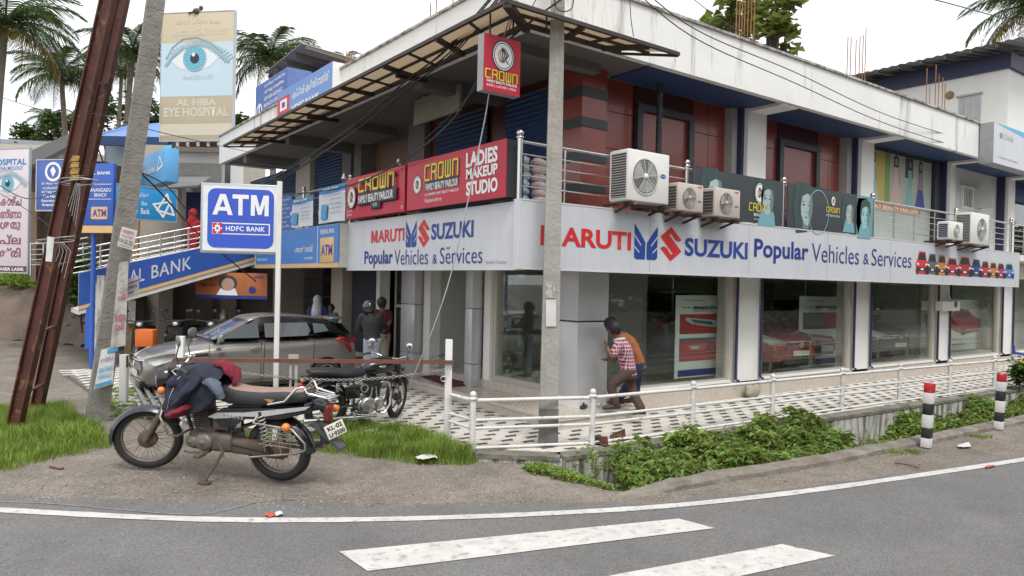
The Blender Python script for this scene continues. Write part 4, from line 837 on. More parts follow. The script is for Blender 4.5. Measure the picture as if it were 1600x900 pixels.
for z, r_ in ((3.98,.02),(3.82,.009),(3.68,.009),(3.54,.009),(3.4,.009)): m_ = MB(); m_.tube([(-1.6,-.4,z),(-1.6,13.5,z)], r_, 8); m_.build('rail', STEEL(), br)
for y in (4.72, 2.5):
    m_ = MB(); m_.lathe([(.012,.1),(.02,.06),(.05,0)], 12, 0, TR(-1.78,y,4.02)); tag(m_.build('spot_lamp', WHITE()), 'small white lamp cone on top of the %s' % ('left end of the smaller red board' if y > 4 else 'left end of the larger red board'), 'lamp', 'small lamps on the red boards')
# air conditioners
CREAMP = M('cream_metal', (.5,.45,.40), .45, var=.04, scale=3); WHTP = M('white_metal', (.72,.71,.68), .4, var=.04, scale=3); DKG = M('fan_dark', (.09,.085,.08), .6)
def ac_unit(x0, x1, z0, z1, depth, mat, label, fx, big, group, side=None):
    yf = -1.12; t = thing('air_conditioner', label, 'air conditioner', ((x0+x1)/2, yf+depth/2, z0), group=group)
    W_ = x1-x0; H_ = z1-z0; m_ = MB(); m_.cbox(x0, yf, z0, x1, yf+depth, z1, .02); m_.build('casing', mat, t)
    r = min(H_, W_)*.37; cx = x0+W_*fx; cz = (z0+z1)/2; T = TR(cx, yf-.002, cz)@RX(90)
    m_ = MB(); m_.lathe([(r,.0),(r*.99,.012),(r*.92,.004)], 32, 0, T); m_.add([(r*.95*math.cos(2*math.pi*k/32), r*.95*math.sin(2*math.pi*k/32), .003) for k in range(32)], [tuple(range(32))], 1, T); m_.build('fan_opening', [mat, DKG], t)
    m_ = MB()
    for k in range(3):
        pts = []
        for i in range(7): a = R(120*k+i*13); pts.append((r*.85*math.cos(a), r*.85*math.sin(a), .004+.012*i/7))
        m_.add([(r*.14*math.cos(R(120*k)), r*.14*math.sin(R(120*k)), .004)]+pts+[(r*.14*math.cos(R(120*k+50)), r*.14*math.sin(R(120*k+50)), .012)], [tuple(range(9))], 0, T)
    m_.build('fan_blades', M('fan_grey', (.33,.32,.3), .4), t)
    m_ = MB()
    for k in range(2, 10): m_.torus(r*k/10, .0022, 28, 4, 0, TR(cx, yf-.02, cz))
    for k in range(8): a = R(45*k+10); m_.beam((cx, yf-.02, cz), (cx+r*math.cos(a), yf-.016, cz+r*math.sin(a)), .005)
    m_.build('fan_guard', mat, t); m_ = MB(); m_.lathe([(.0,.03),(r*.15,.027),(r*.17,.0)], 16, 0, T); m_.build('fan_hub', mat, t)
    m_ = MB(); m_.box(x0-.004, yf+.04, z0+.05, x0+.004, yf+depth-.03, z1-.05); m_.build('side_coil', side or DKG, t); m_ = MB(); n_ = 18 if big else 8
    for k in range(n_): z = z0+.06+(H_-.12)*k/(n_-1); m_.box(x0-.012, yf+.03, z, x0-.003, yf+depth-.02, z+.006)
    m_.box(x0-.014, yf+depth-.03, z0+.02, x0-.002, yf+depth-.01, z1-.02); m_.build('coil_guard', mat, t)
    m_ = MB(); m_.beam((x0+.08, yf-.03, z0-.03),(x0+.08,-.55,z0-.03),.04); m_.beam((x1-.08, yf-.03, z0-.03),(x1-.08,-.55,z0-.03),.04); m_.beam((x0-.1,yf+.1,z0-.045),(x1+.1,yf+.1,z0-.045),.04); m_.beam((x0+.08,yf,z0-.04),(x0+.08,-.72,z0-.16),.03); m_.beam((x1-.08,yf,z0-.04),(x1-.08,-.72,z0-.16),.03); m_.build('bracket', M('rusty_bracket', (.07,.035,.025), .8, var=.4), t)
    return t
SA = SF((0,-1.12,0), (1,0,0)); GA = 'air conditioner units on the balcony brackets'
def acp(x0, x1, yt, yb, *a): q = pxr(SA, x0, yt, yb, x1); return ac_unit(q[0], q[2], q[1], q[3], *a)
t = acp(982.5, 1046, 231, 313, .36, WHTP, 'largest white air conditioner with blue oval badge, leftmost on the balcony', .40, 1, GA)
m_ = MB(); SA.disc(*SA.px(1036,276), .06, .032, .003, m_); m_.build('oval_badge', BLI, t); a_, b_ = SA.px(1036,276); text(SA, 'Carrier', a_-.045, b_-.014, a_+.045, b_+.016, WHI, t, n=.005)
m_ = MB(); a_, b_ = SA.px(956,232); m_.tube([(.12,-1.08,4.02),(.12,-.66,4.04),(.12,-.66,3.28),(.12,-1.08,3.26),(.12,-1.08,4.02)], .014, 6); m_.build('side_frame', WHTP, t)
for x0, x1, yt, yb, lb in ((1060.5,1099.5,284,329,'small cream air conditioner directly right of the large white one'), (1118,1157,292,338,'small cream air conditioner covering part of the longer black banner')):
    t = acp(x0, x1, yt, yb, .28, CREAMP, lb, .42, 0, GA); q = pxr(SA, x0+30, yt+7, yt+10, x1-3); text(SA, 'SHARP', *q, RDI, t, bold=.03); m_ = MB(); q = pxr(SA, x1-9, yt+30, yt+32, x1-4); SA.rect(*q, .003, m_); m_.build('handle_slot', DKG, t)
acp(1484, 1505, 345, 374, .26, WHTP, 'small white air conditioner far right with dark blue side, left of the tall unit', .5, 0, GA, M('coil_blue', (.02,.03,.09), .5)); acp(1519, 1546, 331, 381, .36, WHTP, 'tall white air conditioner, rightmost on the balcony', .55, 1, GA)
t = thing('wall_vent_box', 'small white metal box on the pillar between the third and fourth windows', 'vent', (12.4,-.1,1.6)); S = SF((0,-.18,0), (1,0,0)); q = pxr(S, 1473, 471, 486, 1500); S.board(*q, .17, m_ := MB()); m_.build('box', WHTP, t); m_ = MB(); S.disc((q[0]*.25+q[2]*.75), (q[1]+q[3])/2+.05, .09, .09, .004, m_, 0, 18); m_.build('outlet', DKG, t)
m_ = MB(); m_.tube([(12.45,-.1,2.4),(12.5,-.12,2.0),(12.6,-.12,1.9)], .02, 6); m_.build('pipe', WHTP, t)
# plastic wrapped bundles on the balcony
PLS = M('plastic_wrap', (.5,.56,.6), .35, var=.15, scale=9, dirt=(.7,9,.5,.56), dirtc=(.12,.28,.42), bump=.6); PL2 = M('plastic_wrap_pink', (.6,.52,.52), .35, var=.15, scale=9, dirt=(.6,9,.5,.56), dirtc=(.5,.2,.2), bump=.6)
for i, (x, mt, lb) in enumerate(((-1.42, PLS, 'left'), (-1.12, PL2, 'right'))):
    m_ = MB()
    for k in range(6): m_.ball((x+random.uniform(-.01,.01), -.42, 3.25+.105*k), .13, 0, None, 12, 6, (1,.8,.55), .25, i*7+k)
    tag(m_.build('wrapped_bundle', mt), '%s stack of plastic wrapped bundles behind the corner of the balcony railing' % lb, 'bundle', 'plastic wrapped bundles on the balcony')
# ================================================================ STREET FURNITURE
RW = M('rail_white', (.66,.65,.63), .55, var=.08, scale=4, bump=.2, dirt=(.6,7,.56,.68), dirtc=(.2,.15,.11))
rl = thing('roadside_railing', 'low white painted pipe railing with ball topped posts along the walkway', 'railing', (3,-1.75,.05))
RP = [(-2.5,-.98), (-1.03,-1.52), (.8,-1.62), (2.62,-1.68), (4.55,-1.74), (6.36,-1.84), (8.2,-1.94), (10.1,-2.04), (12,-2.14), (14,-2.24), (16,-2.34), (18,-2.44)]
for p in RP: ball_post(p, .04, .70, .038, RW, rl, .042)
for a, b in zip([(-2.50,-.45)]+RP[:-1], RP):
    for z in (.665, .425, .325, .085):
        m_ = MB(); m_.tube([(a[0],a[1],z),(b[0],b[1],z)], .024 if z > .6 else .02, 8); m_.build('pipe', RW, rl)
gt = thing('barrier_gate', 'rusty red bar resting across white square posts, behind the parked motorcycles', 'gate', (-3.9,.5,0))
GPR, GPL = (-2.48,-.36), (-5.34,1.27); POSTW = M('post_white', (.68,.67,.65), .6, var=.06, scale=3, streak=(.7,5,.6,.68), dirtc=(.4,.24,.1))
gd = Vector((GPL[0]-GPR[0], GPL[1]-GPR[1], 0)).normalized(); ga = math.degrees(math.atan2(gd.y, gd.x))
for p, h in ((GPR, 1.36), (GPL, 1.36)): m_ = MB(); m_.cbox(-.045,-.045,-.1,.045,.045,h,.006,0,TR(p[0],p[1],0)@RZ(ga)); m_.build('post', POSTW, gt)
RBAR = M('rusty_red_bar', (.15,.055,.04), .6, var=.3, dirt=(.6,10,.5,.65), dirtc=(.2,.09,.05))
m_ = MB(); gb = lambda t_, z, off=0: Vector((GPR[0]+(GPL[0]-GPR[0])*t_+off*gd.y*-1, GPR[1]+(GPL[1]-GPR[1])*t_+off*gd.x, z)); m_.beam(gb(-.02,1.075,.06), gb(1.02,1.075,.06), .05, .045); m_.build('bar', RBAR, gt)
m_ = MB(); p = gb(.585,0,.05); m_.box(-.05,-.012,-.02,-.015,.012,1.05,0,TR(p.x,p.y,0)@RZ(ga)); m_.box(.02,-.012,-.02,.05,.012,1.05,0,TR(p.x,p.y,0)@RZ(ga)); m_.box(-.06,-.03,1.1,.06,.03,1.15,0,TR(p.x,p.y,0)@RZ(ga)); m_.build('stay', M('stay_grey', (.4,.38,.35), .6, var=.15), gt)
m_ = MB(); m_.torus(.032,.007,14,6,0,TR(*gb(.02,.86,.06))@RZ(ga)); m_.build('ring', CHROME(), gt)
m_ = MB(); nl = 96
for i in range(nl):
    t_ = i/nl; z = .99-.14*math.sin(math.pi*t_)-.02*math.sin(6*t_); m_.torus(.019,.0052,10,5,0,TR(*gb(t_,z,.09))@RZ(ga)@RX(90 if i % 2 else 0)@SCL(1.25,1,.8))
m_.build('chain', M('chain_steel', (.35,.34,.33), .4, .8, var=.3), gt)
m_ = MB(); q = gb(.03,1.16,.05); m_.tube([q+Vector((-.05,0,0)), q+Vector((0,0,.04)), q+Vector((.06,.03,.0)), q+Vector((.0,.05,-.02))], .014, 6); m_.tube([q+Vector((-.16,.03,-.03)), q+Vector((-.05,0,0))], .008, 6); m_.build('latch_chain', M('dark_steel', (.1,.1,.1), .5, .6), gt)
p0 = (-5.45,4.72); t = thing('short_post', 'short white square post with a rusty latch beside the leaning concrete pole', 'post', (*p0,0)); m_ = MB(); m_.cbox(-.055,-.055,-.1,.055,.055,.82,.006,0,TR(*p0,0)@RZ(-30)); m_.build('post', POSTW, t); m_ = MB(); m_.beam((p0[0]+.03,p0[1]-.06,.62),(p0[0]+.03,p0[1]-.06,.8),.03,.03); m_.torus(.035,.009,12,6,0,TR(p0[0]+.03,p0[1]-.07,.68)@RZ(-30)); m_.build('latch', M('rusty_bracket'), t)
pp = thing('pipe_pile', 'pile of old grey steel pipes lying on the ground before the silver brown car', 'pipes', (-5.0,4.0,0))
for k in range(6):
    a = Vector(pz(188+11*k, 553+3*k, .1+.05*(k % 2))); b = Vector(pz(236+12*k, 648-5*k, .12)); m_ = MB(); m_.tube([a, b], .035, 8); m_.build('pipe', M('galvanised_pipe', (.38,.37,.36), .4, .5, var=.25, dirt=(.7,6,.55,.7), dirtc=(.12,.07,.05)), pp)
for t_ in (.15,.4,.62,.85): m_ = MB(); m_.tube([Vector(pz(188,553,.14)).lerp(Vector(pz(236,648,.14)),t_), Vector(pz(243,568,.16)).lerp(Vector(pz(296,623,.16)),t_)], .024, 6); m_.build('cross_pipe', M('galvanised_pipe'), pp)
# bollards
BRD = M('bollard_red', (.5,.02,.02), .4, var=.1, dirt=(.6,12,.62,.68), dirtc=(.75,.7,.7))
for (px_, py_, lb) in ((1447, 699, 'nearer'), (1560.5, 671, 'farther')):
    b0 = pz(px_, py_, -.02); t = thing('bollard', '%s black and white striped bollard with red top beside the kerb' % lb, 'bollard', b0, group='striped bollards along the kerb')
    bands_ = [(0,.13,POSTW),(.13,.27,BLACK()),(.27,.45,POSTW),(.45,.60,BLACK()),(.60,.75,POSTW),(.75,.88,BRD)]
    lean = RX(1.2)@RY(1.5)
    for z0, z1, mt in bands_: m_ = MB(); m_.cbox(-.055,-.055,z0+.001,.055,.055,z1-.001,.005,0,Matrix.Translation(b0)@lean); m_.build('red_cap' if mt == BRD else 'painted_band', mt, t)
# poles
RUST = M('rusty_steel_pole', (.085,.030,.02), .7, var=.35, scale=3, bump=.4, dirt=(.9,3.5,.58,.68), dirtc=(.26,.14,.06), streak=(.5,9,.6,.66))
t = thing('steel_pole', 'leaning rusty red steel pole of two joined channel beams at the left', 'pole', pz(35,682,0))
def qbeam(mb, p, q, w0, w1, mi=0, rot=0):
    d = (q-p).normalized(); a = _rt.copy(); a = (a-d*a.dot(d)).normalized(); b = d.cross(a)
    c, s_ = math.cos(rot), math.sin(rot); a, b = a*c+b*s_, b*c-a*s_
    v = [p+(a*x+b*y)*w0/2 for x, y in ((-1,-1),(1,-1),(1,1),(-1,1))]+[q+(a*x+b*y)*w1/2 for x, y in ((-1,-1),(1,-1),(1,1),(-1,1))]
    mb.add(v, [(0,1,2,3),(7,6,5,4),(0,4,5,1),(1,5,6,2),(2,6,7,3),(3,7,4,0)], mi); return a, b, d
p = pz(19,684,-.05); q = dep(182,-60,(p-CAMP).dot(_fw)-.1)
def channel(p, q, w_, name, par, mat):
    d = (q-p).normalized(); a = (_rt-d*_rt.dot(d)).normalized(); b = d.cross(a); m_ = MB()
    T = Matrix(((a.x,b.x,d.x,p.x),(a.y,b.y,d.y,p.y),(a.z,b.z,d.z,p.z),(0,0,0,1))); L_ = (q-p).length
    m_.box(-w_/2,-.006,0,w_/2,.006,L_,0,T); m_.box(-w_/2,-.06,0,-w_/2+.016,.06,L_,0,T); m_.box(w_/2-.016,-.06,0,w_/2,.06,L_,0,T); return m_.build(name, mat, par), T, L_
channel(p, q, .165, 'beam', t, RUST); p2 = pz(54,655,-.05); q2 = dep(204,-60,(p2-CAMP).dot(_fw)-.35); channel(p2, q2, .15, 'beam', t, RUST)
for f_ in (.09,.22,.36,.55,.75): m_ = MB(); m_.beam(p.lerp(q,f_)-_rt*.02, p2.lerp(q2,f_-.01)+_rt*.02, .05, .02); m_.build('batten', RUST, t)
WIRE = M('wire_black', (.03,.03,.03), .6); WIRG = M('wire_grey', (.4,.4,.4), .4, .5)
m_ = MB()
for k, (x, y) in enumerate(((122,283),(125,285),(88,372),(86,377))):
    c = dep(x, y, (p-CAMP).dot(_fw)-.15); pts = [c+_rt*.24*math.cos(a)+_up*(.03*math.sin(a+k))-_fw*.12*math.sin(a) for a in [i*math.pi/6 for i in range(13)]]; m_.tube(pts, .006, 5)
for k in range(5):
    c = dep(119+1.5*k, 286, (p-CAMP).dot(_fw)-.2); m_.tube([c, c-_up*.15+_rt*(.012*k-.05), c-_up*(.3+.06*k)+_rt*(.01*k-.10)], .004, 5)
for k in range(4):
    c = dep(92+2*k, 378, (p-CAMP).dot(_fw)-.2); m_.tube([c, c-_up*.12+_rt*(.03*k+.01), c-_up*(.25+.07*k)+_rt*(.02*k-.04)], .004, 5)
m_.build('tied_wire', WIRG, t)
def paper(x0, y0, x1, y1, x2, y2, x3, y3, Z, dz, mat, name='paper', par=None, curl=.015):
    c = [dep(x0,y0,Z), dep(x1,y1,Z+dz), dep(x2,y2,Z+dz), dep(x3,y3,Z)]; m_ = MB(); vs = []; n_ = 5     # order: TL TR BR BL
    for j in range(n_+1):
        for i in range(n_+1):
            s_, r_ = i/n_, j/n_; pnt = c[0].lerp(c[1], s_).lerp(c[3].lerp(c[2], s_), r_); vs.append(pnt-_fw*(curl*math.sin(s_*3.1)+.006*noise.noise(pnt*9)))
    m_.add(vs, [((j+1)*(n_+1)+i, (j+1)*(n_+1)+i+1, j*(n_+1)+i+1, j*(n_+1)+i) for j in range(n_) for i in range(n_)], 0, None, True); return m_.build(name, mat, par)
Zr = (p-CAMP).dot(_fw)
tag(paper(74,369,85,371,81,409,71,408,Zr-.38,0,M('paper_white', (.6,.6,.58), .8, var=.1)), 'small white paper label tied to the rusty steel pole', 'label')
m_ = MB(); 
for k in range(4): c = dep(113-.5*k, 243+10*k, Zr-.16); m_.add([c, c+_rt*.10, c+_rt*.08-_up*.07, c-_rt*.03-_up*.07][::-1], [(0,1,2,3)])
m_.build('yellow_paint_mark', M('old_yellow_paint', (.4,.26,.06), .8, var=.4, dirt=(.8,20,.5,.6), dirtc=(.1,.04,.03)), t)
CONC = M('pole_concrete', (.26,.245,.22), .9, var=.2, scale=5, bump=.9, bscale=25, dirt=(.6,3,.5,.7), dirtc=(.15,.13,.11), streak=(.4,6,.55,.75))
t = thing('concrete_pole', 'leaning grey concrete pole with posters pasted on it, right of the rusty steel pole', 'pole', pz(149,662,0))
pa = pz(149,668,-.1); Za = (pa-CAMP).dot(_fw); qa = dep(252,-60,Za-.4); m_ = MB()
a_, b_, d_ = qbeam(m_, pa, qa, .27, .21, 0, .6)
m_.build('shaft', CONC, t); 
for k in range(9): m_ = MB(); c = pa.lerp(qa, .1+.1*k); w9 = .27-.06*(.1+.1*k)+.006; qbeam(m_, c, c+d_*.015, w9, w9, 0, .6); m_.build('form_ridge', CONC, t)
PAP = M('poster_paper', (.6,.6,.58), .8, var=.08, scale=4, dirt=(.4,6,.5,.7), dirtc=(.3,.28,.25)); PAB = M('poster_blue', (.05,.3,.55), .7); PRD = M('poster_red', (.4,.03,.08), .7)
def poster_thing(quad_, Z, dz, label, lines, mat=PAP, name='paper_poster'):
    t = thing(name, label, 'poster', dep(quad_[6], quad_[7], Z)); paper(*quad_, Z, dz, mat, 'sheet', t)
    c = [dep(quad_[0],quad_[1],Z-.012), dep(quad_[2],quad_[3],Z+dz-.012), dep(quad_[4],quad_[5],Z+dz-.012), dep(quad_[6],quad_[7],Z-.012)]
    S = SF(c[3], (c[2]-c[3]).normalized(), (c[0]-c[3]).normalized()); W_ = (c[2]-c[3]).length; H_ = (c[0]-c[3]).length; S.N = -_fw
    for s_, x0, y0, x1, y1, mt in lines:
        if s_ is None: S.poly([(x0*W_,y0*H_),(x1*W_,y0*H_),(x1*W_,y1*H_),(x0*W_,y1*H_)], .014, mq := MB()); mq.build('print', mt, t)
        else: text(S, s_, x0*W_, y0*H_, x1*W_, y1*H_, mt, t, bold=.02, n=.02)
poster_thing((191,354,215,360,207,391,183,384), Za-.42, .02, 'small white poster with red and black printed lines pasted high on the leaning concrete pole', [('മലയാളം', .12,.7,.9,.9,PRD), ('സ്പെഷ്യൽ', .12,.52,.88,.66,PRD), ('974 535 325', .06,.2,.94,.42,BKI), ('trivandrum', .1,.06,.8,.14,BKI)])
poster_thing((158,547,181,541,176,600,147,608), Za-.3, .0, 'torn blue and white poster low on the leaning concrete pole', [(None,.05,.04,.96,.12,PAB), (None,.4,.86,.98,.97,PAB), ('അറിയിപ്പ്', .1,.66,.9,.8,PR('purple_ink', (.3,.15,.4))), ('ലൈഫ് കെയർ', .12,.4,.9,.56,PAB), ('വിളിക്കുക', .12,.2,.9,.36,PAB)])
poster_thing((186,410,201,408,196,540,172,545), Za-.32, 0, 'old weathered white and red paper strip along the leaning concrete pole', [('നോട്ടീസ്', .2,.55,.8,.62,PRD), ('TUITION', .15,.3,.85,.38,PRD), ('CLASS', .2,.2,.8,.27,PRD)], M('weathered_paper', (.42,.40,.38), .9, var=.2, scale=5, dirt=(.8,9,.48,.6), dirtc=(.25,.22,.19)))
poster_thing((196,438,216,430,218,458,190,468), Za-.1, .2, 'white and purple flag-like poster sticking out from the right of the leaning concrete pole', [(None,.1,.7,.95,.8,PR('purple_ink')), ('OPEN', .2,.4,.8,.56,BKI), (None,.1,.16,.7,.24,PR('purple_ink'))])
# straight concrete pole in the middle and its stuck papers
t = thing('concrete_pole', 'tall straight weathered concrete pole standing in the paved walkway at the centre', 'pole', (-1.46,-1.16,0)); m_ = MB()
pc = Vector((-1.46,-1.16,.0)); CON2 = M('pole_concrete_pale', (.34,.325,.29), .9, var=.16, scale=4, bump=.6, bscale=22, streak=(.55,5,.5,.72), dirtc=(.19,.165,.125))
qbeam(m_, pc, pc+Vector((.0,.0,7.5)), .235, .15, 0, 0); m_.build('shaft', CON2, t)
m_ = MB(); qbeam(m_, pc, pc+Vector((0,0,.52)), .243, .240, 0, 0); m_.build('cement_foot', M('cement_dark', (.15,.145,.135), .9, var=.2, bump=.4), t)
Zc = (pc-CAMP).dot(_fw)-.135
tag(paper(853,468,869,468,869,510,853,510,Zc-.0,.0,M('paper_white'),curl=.004), 'blank white paper pasted on the straight concrete pole', 'poster'); tag(paper(853,440,868,441,868,466,853,466,Zc+.0,.0,M('torn_paper', (.5,.49,.46), .9, dirt=(.9,20,.45,.55), dirtc=(.28,.26,.23)),curl=.004), 'torn remains of a paper notice above the blank white paper', 'poster')
t = thing('utility_post', 'straight ochre stained pole behind the leaning concrete pole at the garage', 'pole', pz(203,552,0)); pb = pz(203,554,0); m_ = MB(); qbeam(m_, pb, pb+Vector((.09,.0,4.0)), .24, .17, 0, .3)
m_.build('shaft', M('ochre_pole', (.3,.2,.11), .9, var=.2, dirt=(.6,3,.5,.7), dirtc=(.3,.27,.24)), t)
Zb = (pb-CAMP).dot(_fw)-.2; tag(paper(200,470,212,470,211,505,200,505,Zb,0,PAP,curl=.004), 'white notice pasted low on the ochre stained pole', 'poster')
m_ = MB(); c = dep(207,409,Zb); m_.torus(.06,.02,14,6,0,Matrix.Translation(c)@RZ(-37)); tag(m_.build('painted_ring_mark', ORI), 'orange ring mark on the ochre stained pole', 'mark')

# ATM sign on its pole
Z0, Z1 = 9.35, 9.5
P0, P1 = dep(312,395,Z0), dep(436,397,Z1); A_ = Vector((P1.x-P0.x, P1.y-P0.y, 0)); W_ = A_.length; S = SF(P0, A_); H_ = (dep(312,281,Z0)-P0).z-.03
t = thing('atm_sign', 'blue and white ATM sign board on a thin white pole behind the motorcycle', 'sign', pz(430,690,0)); FRG = M('sign_frame_grey', (.42,.44,.46), .35, .4, var=.05)
m_ = MB(); m_.cbox(0,0,-.14,W_,H_,0,.01,0,S.T()); m_.build('frame', FRG, t); S.rect(.03,.035,W_-.03,H_-.035,.004,m_ := MB()); m_.build('white_face', M('sign_white_face', (.7,.71,.74), .3), t)
def rrect(a0,b0,a1,b1,r,k=6):
    o = []
    for cx, cy, s_ in ((a1-r,b1-r,0),(a0+r,b1-r,90),(a0+r,b0+r,180),(a1-r,b0+r,270)): o += [(cx+r*math.cos(R(s_+90*i/k)), cy+r*math.sin(R(s_+90*i/k))) for i in range(k+1)]
    return o
S.poly(rrect(.09,.075,W_-.075,H_-.07,.1), .008, m_ := MB()); m_.build('blue_face', M('atm_blue', (.015,.07,.5), .3, var=.03, coat=.3), t)
aw_ = (W_-.29); gx_ = lambda pts, o, w_: S.poly([(.15+aw_*(o+x*w_), .50+.27*y) for x, y in pts], .012, m_)
m_ = MB(); gx_([(0,0),(.23,0),(.5,.76),(.5,1),(.36,1)], 0, .36); gx_([(.77,0),(1,0),(.64,1),(.5,1),(.5,.76)], 0, .36); m_.add([(.15+aw_*.36*x, .50+.27*y, .0125) for x, y in ((.2,.2),(.8,.2),(.73,.38),(.27,.38))], [(0,1,2,3)], 0, S.T()); m_.build('lettering', PLAST(), t)
m_ = MB(); gx_([(.37,0),(.63,0),(.63,.8),(1,.8),(1,1),(0,1),(0,.8),(.37,.8)], .35, .29); m_.build('lettering', PLAST(), t); bigM(S, .15+aw_*.68, .50, .15+aw_, .77, PLAST(), t, .012)
S.rect(.15,.25,W_-.12,.40,.010,m_ := MB()); m_.build('white_outline', PLAST(), t); S.rect(.27,.265,W_-.135,.385,.012,m_ := MB()); m_.build('name_strip', M('atm_blue'), t)
text(S, 'HDFC BANK', .32, .295, W_-.18, .358, PLAST(), t, bold=.025, n=.015, space=1.08)
m_ = MB(); S.rect(.155,.255,.275,.395,.012,m_,0); S.rect(.185,.285,.245,.365,.013,m_,1); S.rect(.203,.308,.227,.342,.014,m_,2)
for q in ((.208,.255,.222,.285),(.208,.365,.222,.395),(.155,.318,.185,.332),(.245,.318,.275,.332)): S.rect(*q,.0135,m_,1)
m_.build('bank_emblem', [RDI, PLAST(), M('atm_blue')], t)
b0 = pz(429.5,690,0); m_ = MB(); m_.box(-.03,-.03,0,.03,.03,H_+P0.z+.02,0,TR(b0.x,b0.y,0)@RZ(math.degrees(math.atan2(A_.y,A_.x)))); m_.build('pole', POSTW, t)

# ================================================================ LEFT SIDE: signs and buildings behind
def flat_sign(name, label, x0, yt, yb, Z0, x1, Z1, mat, cat='sign', depth=.06, frame=None, group=None):
    P0, P1 = dep(x0,yb,Z0), dep(x1,yb,Z1); A_ = Vector((P1.x-P0.x, P1.y-P0.y, 0)); S = SF(P0, A_); H_ = dep(x0,yt,Z0).z-P0.z; t = thing(name, label, cat, P0, group=group)
    m_ = MB(); m_.cbox(0,0,-depth,A_.length,H_,0,.005,0,S.T()); m_.build('board', mat, t)
    if frame:
        W_ = A_.length; m_ = MB(); 
        for q in ((-.03,-.03,W_+.03,0),(-.03,H_,W_+.03,H_+.03),(-.03,0,0,H_),(W_,0,W_+.03,H_)): m_.box(q[0],q[1],-depth-.01,q[2],q[3],.01,0,S.T())
        m_.build('frame', frame, t)
    return S, t, A_.length, H_
BILLC = M('billboard_beige', (.50,.43,.30), .5, var=.04, scale=.6); IRIS = PR('iris_blue', (.12,.38,.50)); LASH = PR('lash_blue', (.30,.42,.50)); SKY_ = PR('eye_skin', (.5,.62,.68))
def eye(S, cx, cy, r, par, n=.01):
    m_ = MB(); S.poly([(cx-2.0*r,cy-.2*r),(cx-1.2*r,cy-.75*r),(cx,cy-1.0*r),(cx+1.2*r,cy-.7*r),(cx+2.1*r,cy+.1*r),(cx+1.3*r,cy+.75*r),(cx+.2*r,cy+1.05*r),(cx-1.0*r,cy+.7*r)], n, m_, 3)
    S.disc(cx, cy, r, r*1.02, n+.004, m_, 0); S.ring(cx, cy, r, r*1.02, r*.12, n+.006, m_, 2); S.disc(cx, cy, r*.38, r*.4, n+.008, m_, 1); S.disc(cx-r*.1, cy+r*.3, r*.14, r*.16, n+.010, m_, 3)
    for k in range(18): a = 2*math.pi*k/18; S.stroke([(cx+.45*r*math.cos(a), cy+.45*r*math.sin(a)), (cx+.85*r*math.cos(a+.1), cy+.85*r*math.sin(a+.1))], r*.035, n+.007, m_, 4)
    top = [(cx-2.4*r,cy-.45*r),(cx-1.9*r,cy+.2*r),(cx-1.0*r,cy+.85*r),(cx+.2*r,cy+1.12*r),(cx+1.4*r,cy+.85*r),(cx+2.3*r,cy+.15*r),(cx+2.8*r,cy-.3*r)]; S.stroke(top, r*.22, n+.011, m_, 2)
    S.stroke([(x, y+.5*r+.25*r*math.sin(i)) for i, (x, y) in enumerate(top)][:6], r*.1, n+.012, m_, 2)
    for k in range(22): f_ = k/21; x = cx-1.6*r+4.1*r*f_; y = cy+1.0*r-abs(f_-.42)**1.6*3.2*r; S.stroke([(x,y),(x+(f_-.35)*1.3*r,y+.42*r)], r*.07, n+.013, m_, 2)
    for k in range(12): x = cx-.8*r+2.2*r*k/11; S.stroke([(x,cy-1.35*r-.1*r*math.sin(k)),(x+.12*r*(k/6-1),cy-1.6*r)], r*.04, n+.013, m_, 2)
    m_.build('printed_eye', [IRIS, PR('pupil', (.02,.03,.06)), LASH, PR('eye_white', (.68,.72,.74)), PR('iris_pale', (.3,.6,.7))], par)
S, t, W_, H_ = flat_sign('billboard', 'tall beige eye hospital billboard with a large blue eye on a roof', 250, 22, 220, 23.0, 362, 22.6, BILLC, 'billboard', .12, M('sign_frame_grey'))
S.rect(0,.345*H_,W_,.765*H_,.004,m_ := MB()); m_.build('picture_ground', SKY_, t); eye(S, .47*W_, .64*H_, .165*W_, t)
PALE = PR('pale_print', (.58,.52,.42)); text(S, 'EYE HOSPITAL', .05*W_, .185*H_, .95*W_, .26*H_, PALE, t, bold=.04); text(S, 'AL HIBA', .22*W_, .27*H_, .78*W_, .325*H_, PALE, t, bold=.04); text(S, 'അൽ ഹിബ ഐ', .18*W_, .9*H_, .82*W_, .95*H_, PALE, t, bold=.03); text(S, 'ഹോസ്പിറ്റൽ', .14*W_, .82*H_, .92*W_, .88*H_, PALE, t, bold=.03); S.rect(0,.04*H_,W_,.13*H_,.004,m_ := MB()); m_.build('pale_strip', PALE, t)
m_ = MB(); b_ = S.T(); 
for a in (.1,.9): m_.box(a*W_-.05,-1.6,-.3,a*W_+.05,H_,-.14,0,b_)
m_.build('support', M('dark_steel'), t)
bird = MB(); c = dep(309,18,22.8); bird.ball(c, .13, 0, None, 10, 6, (1.2,.7,.8)); bird.ball(c+Vector((.1,0,.14)), .07, 0); bird.beam(c-_rt*.1, c-_rt*.3-_up*.05, .06, .03); tag(bird.build('crow', M('crow_brown', (.1,.07,.06), .8)), 'small dark bird perched on top of the beige billboard', 'bird')
S, t, W_, H_ = flat_sign('hospital_banner', 'tall white and pink eye hospital banner with red lettering at the left edge', -40, 235, 424, 19.5, 42, 19.0, M('banner_white_pink', (.62,.56,.58), .6, var=.06, scale=.7), 'banner', .05, FRG)
eye(S, .62*W_, .72*H_, .12*W_, t); text(S, 'EYE HOSPITAL', -.1*W_+.1*W_, .87*H_, .96*W_, .92*H_, PR('hospital_blue', (.03,.22,.5)), t, bold=.03); text(S, 'OPHTHALMOLOGY', .3*W_, .83*H_, .9*W_, .86*H_, PR('hospital_blue'), t, bold=.01)
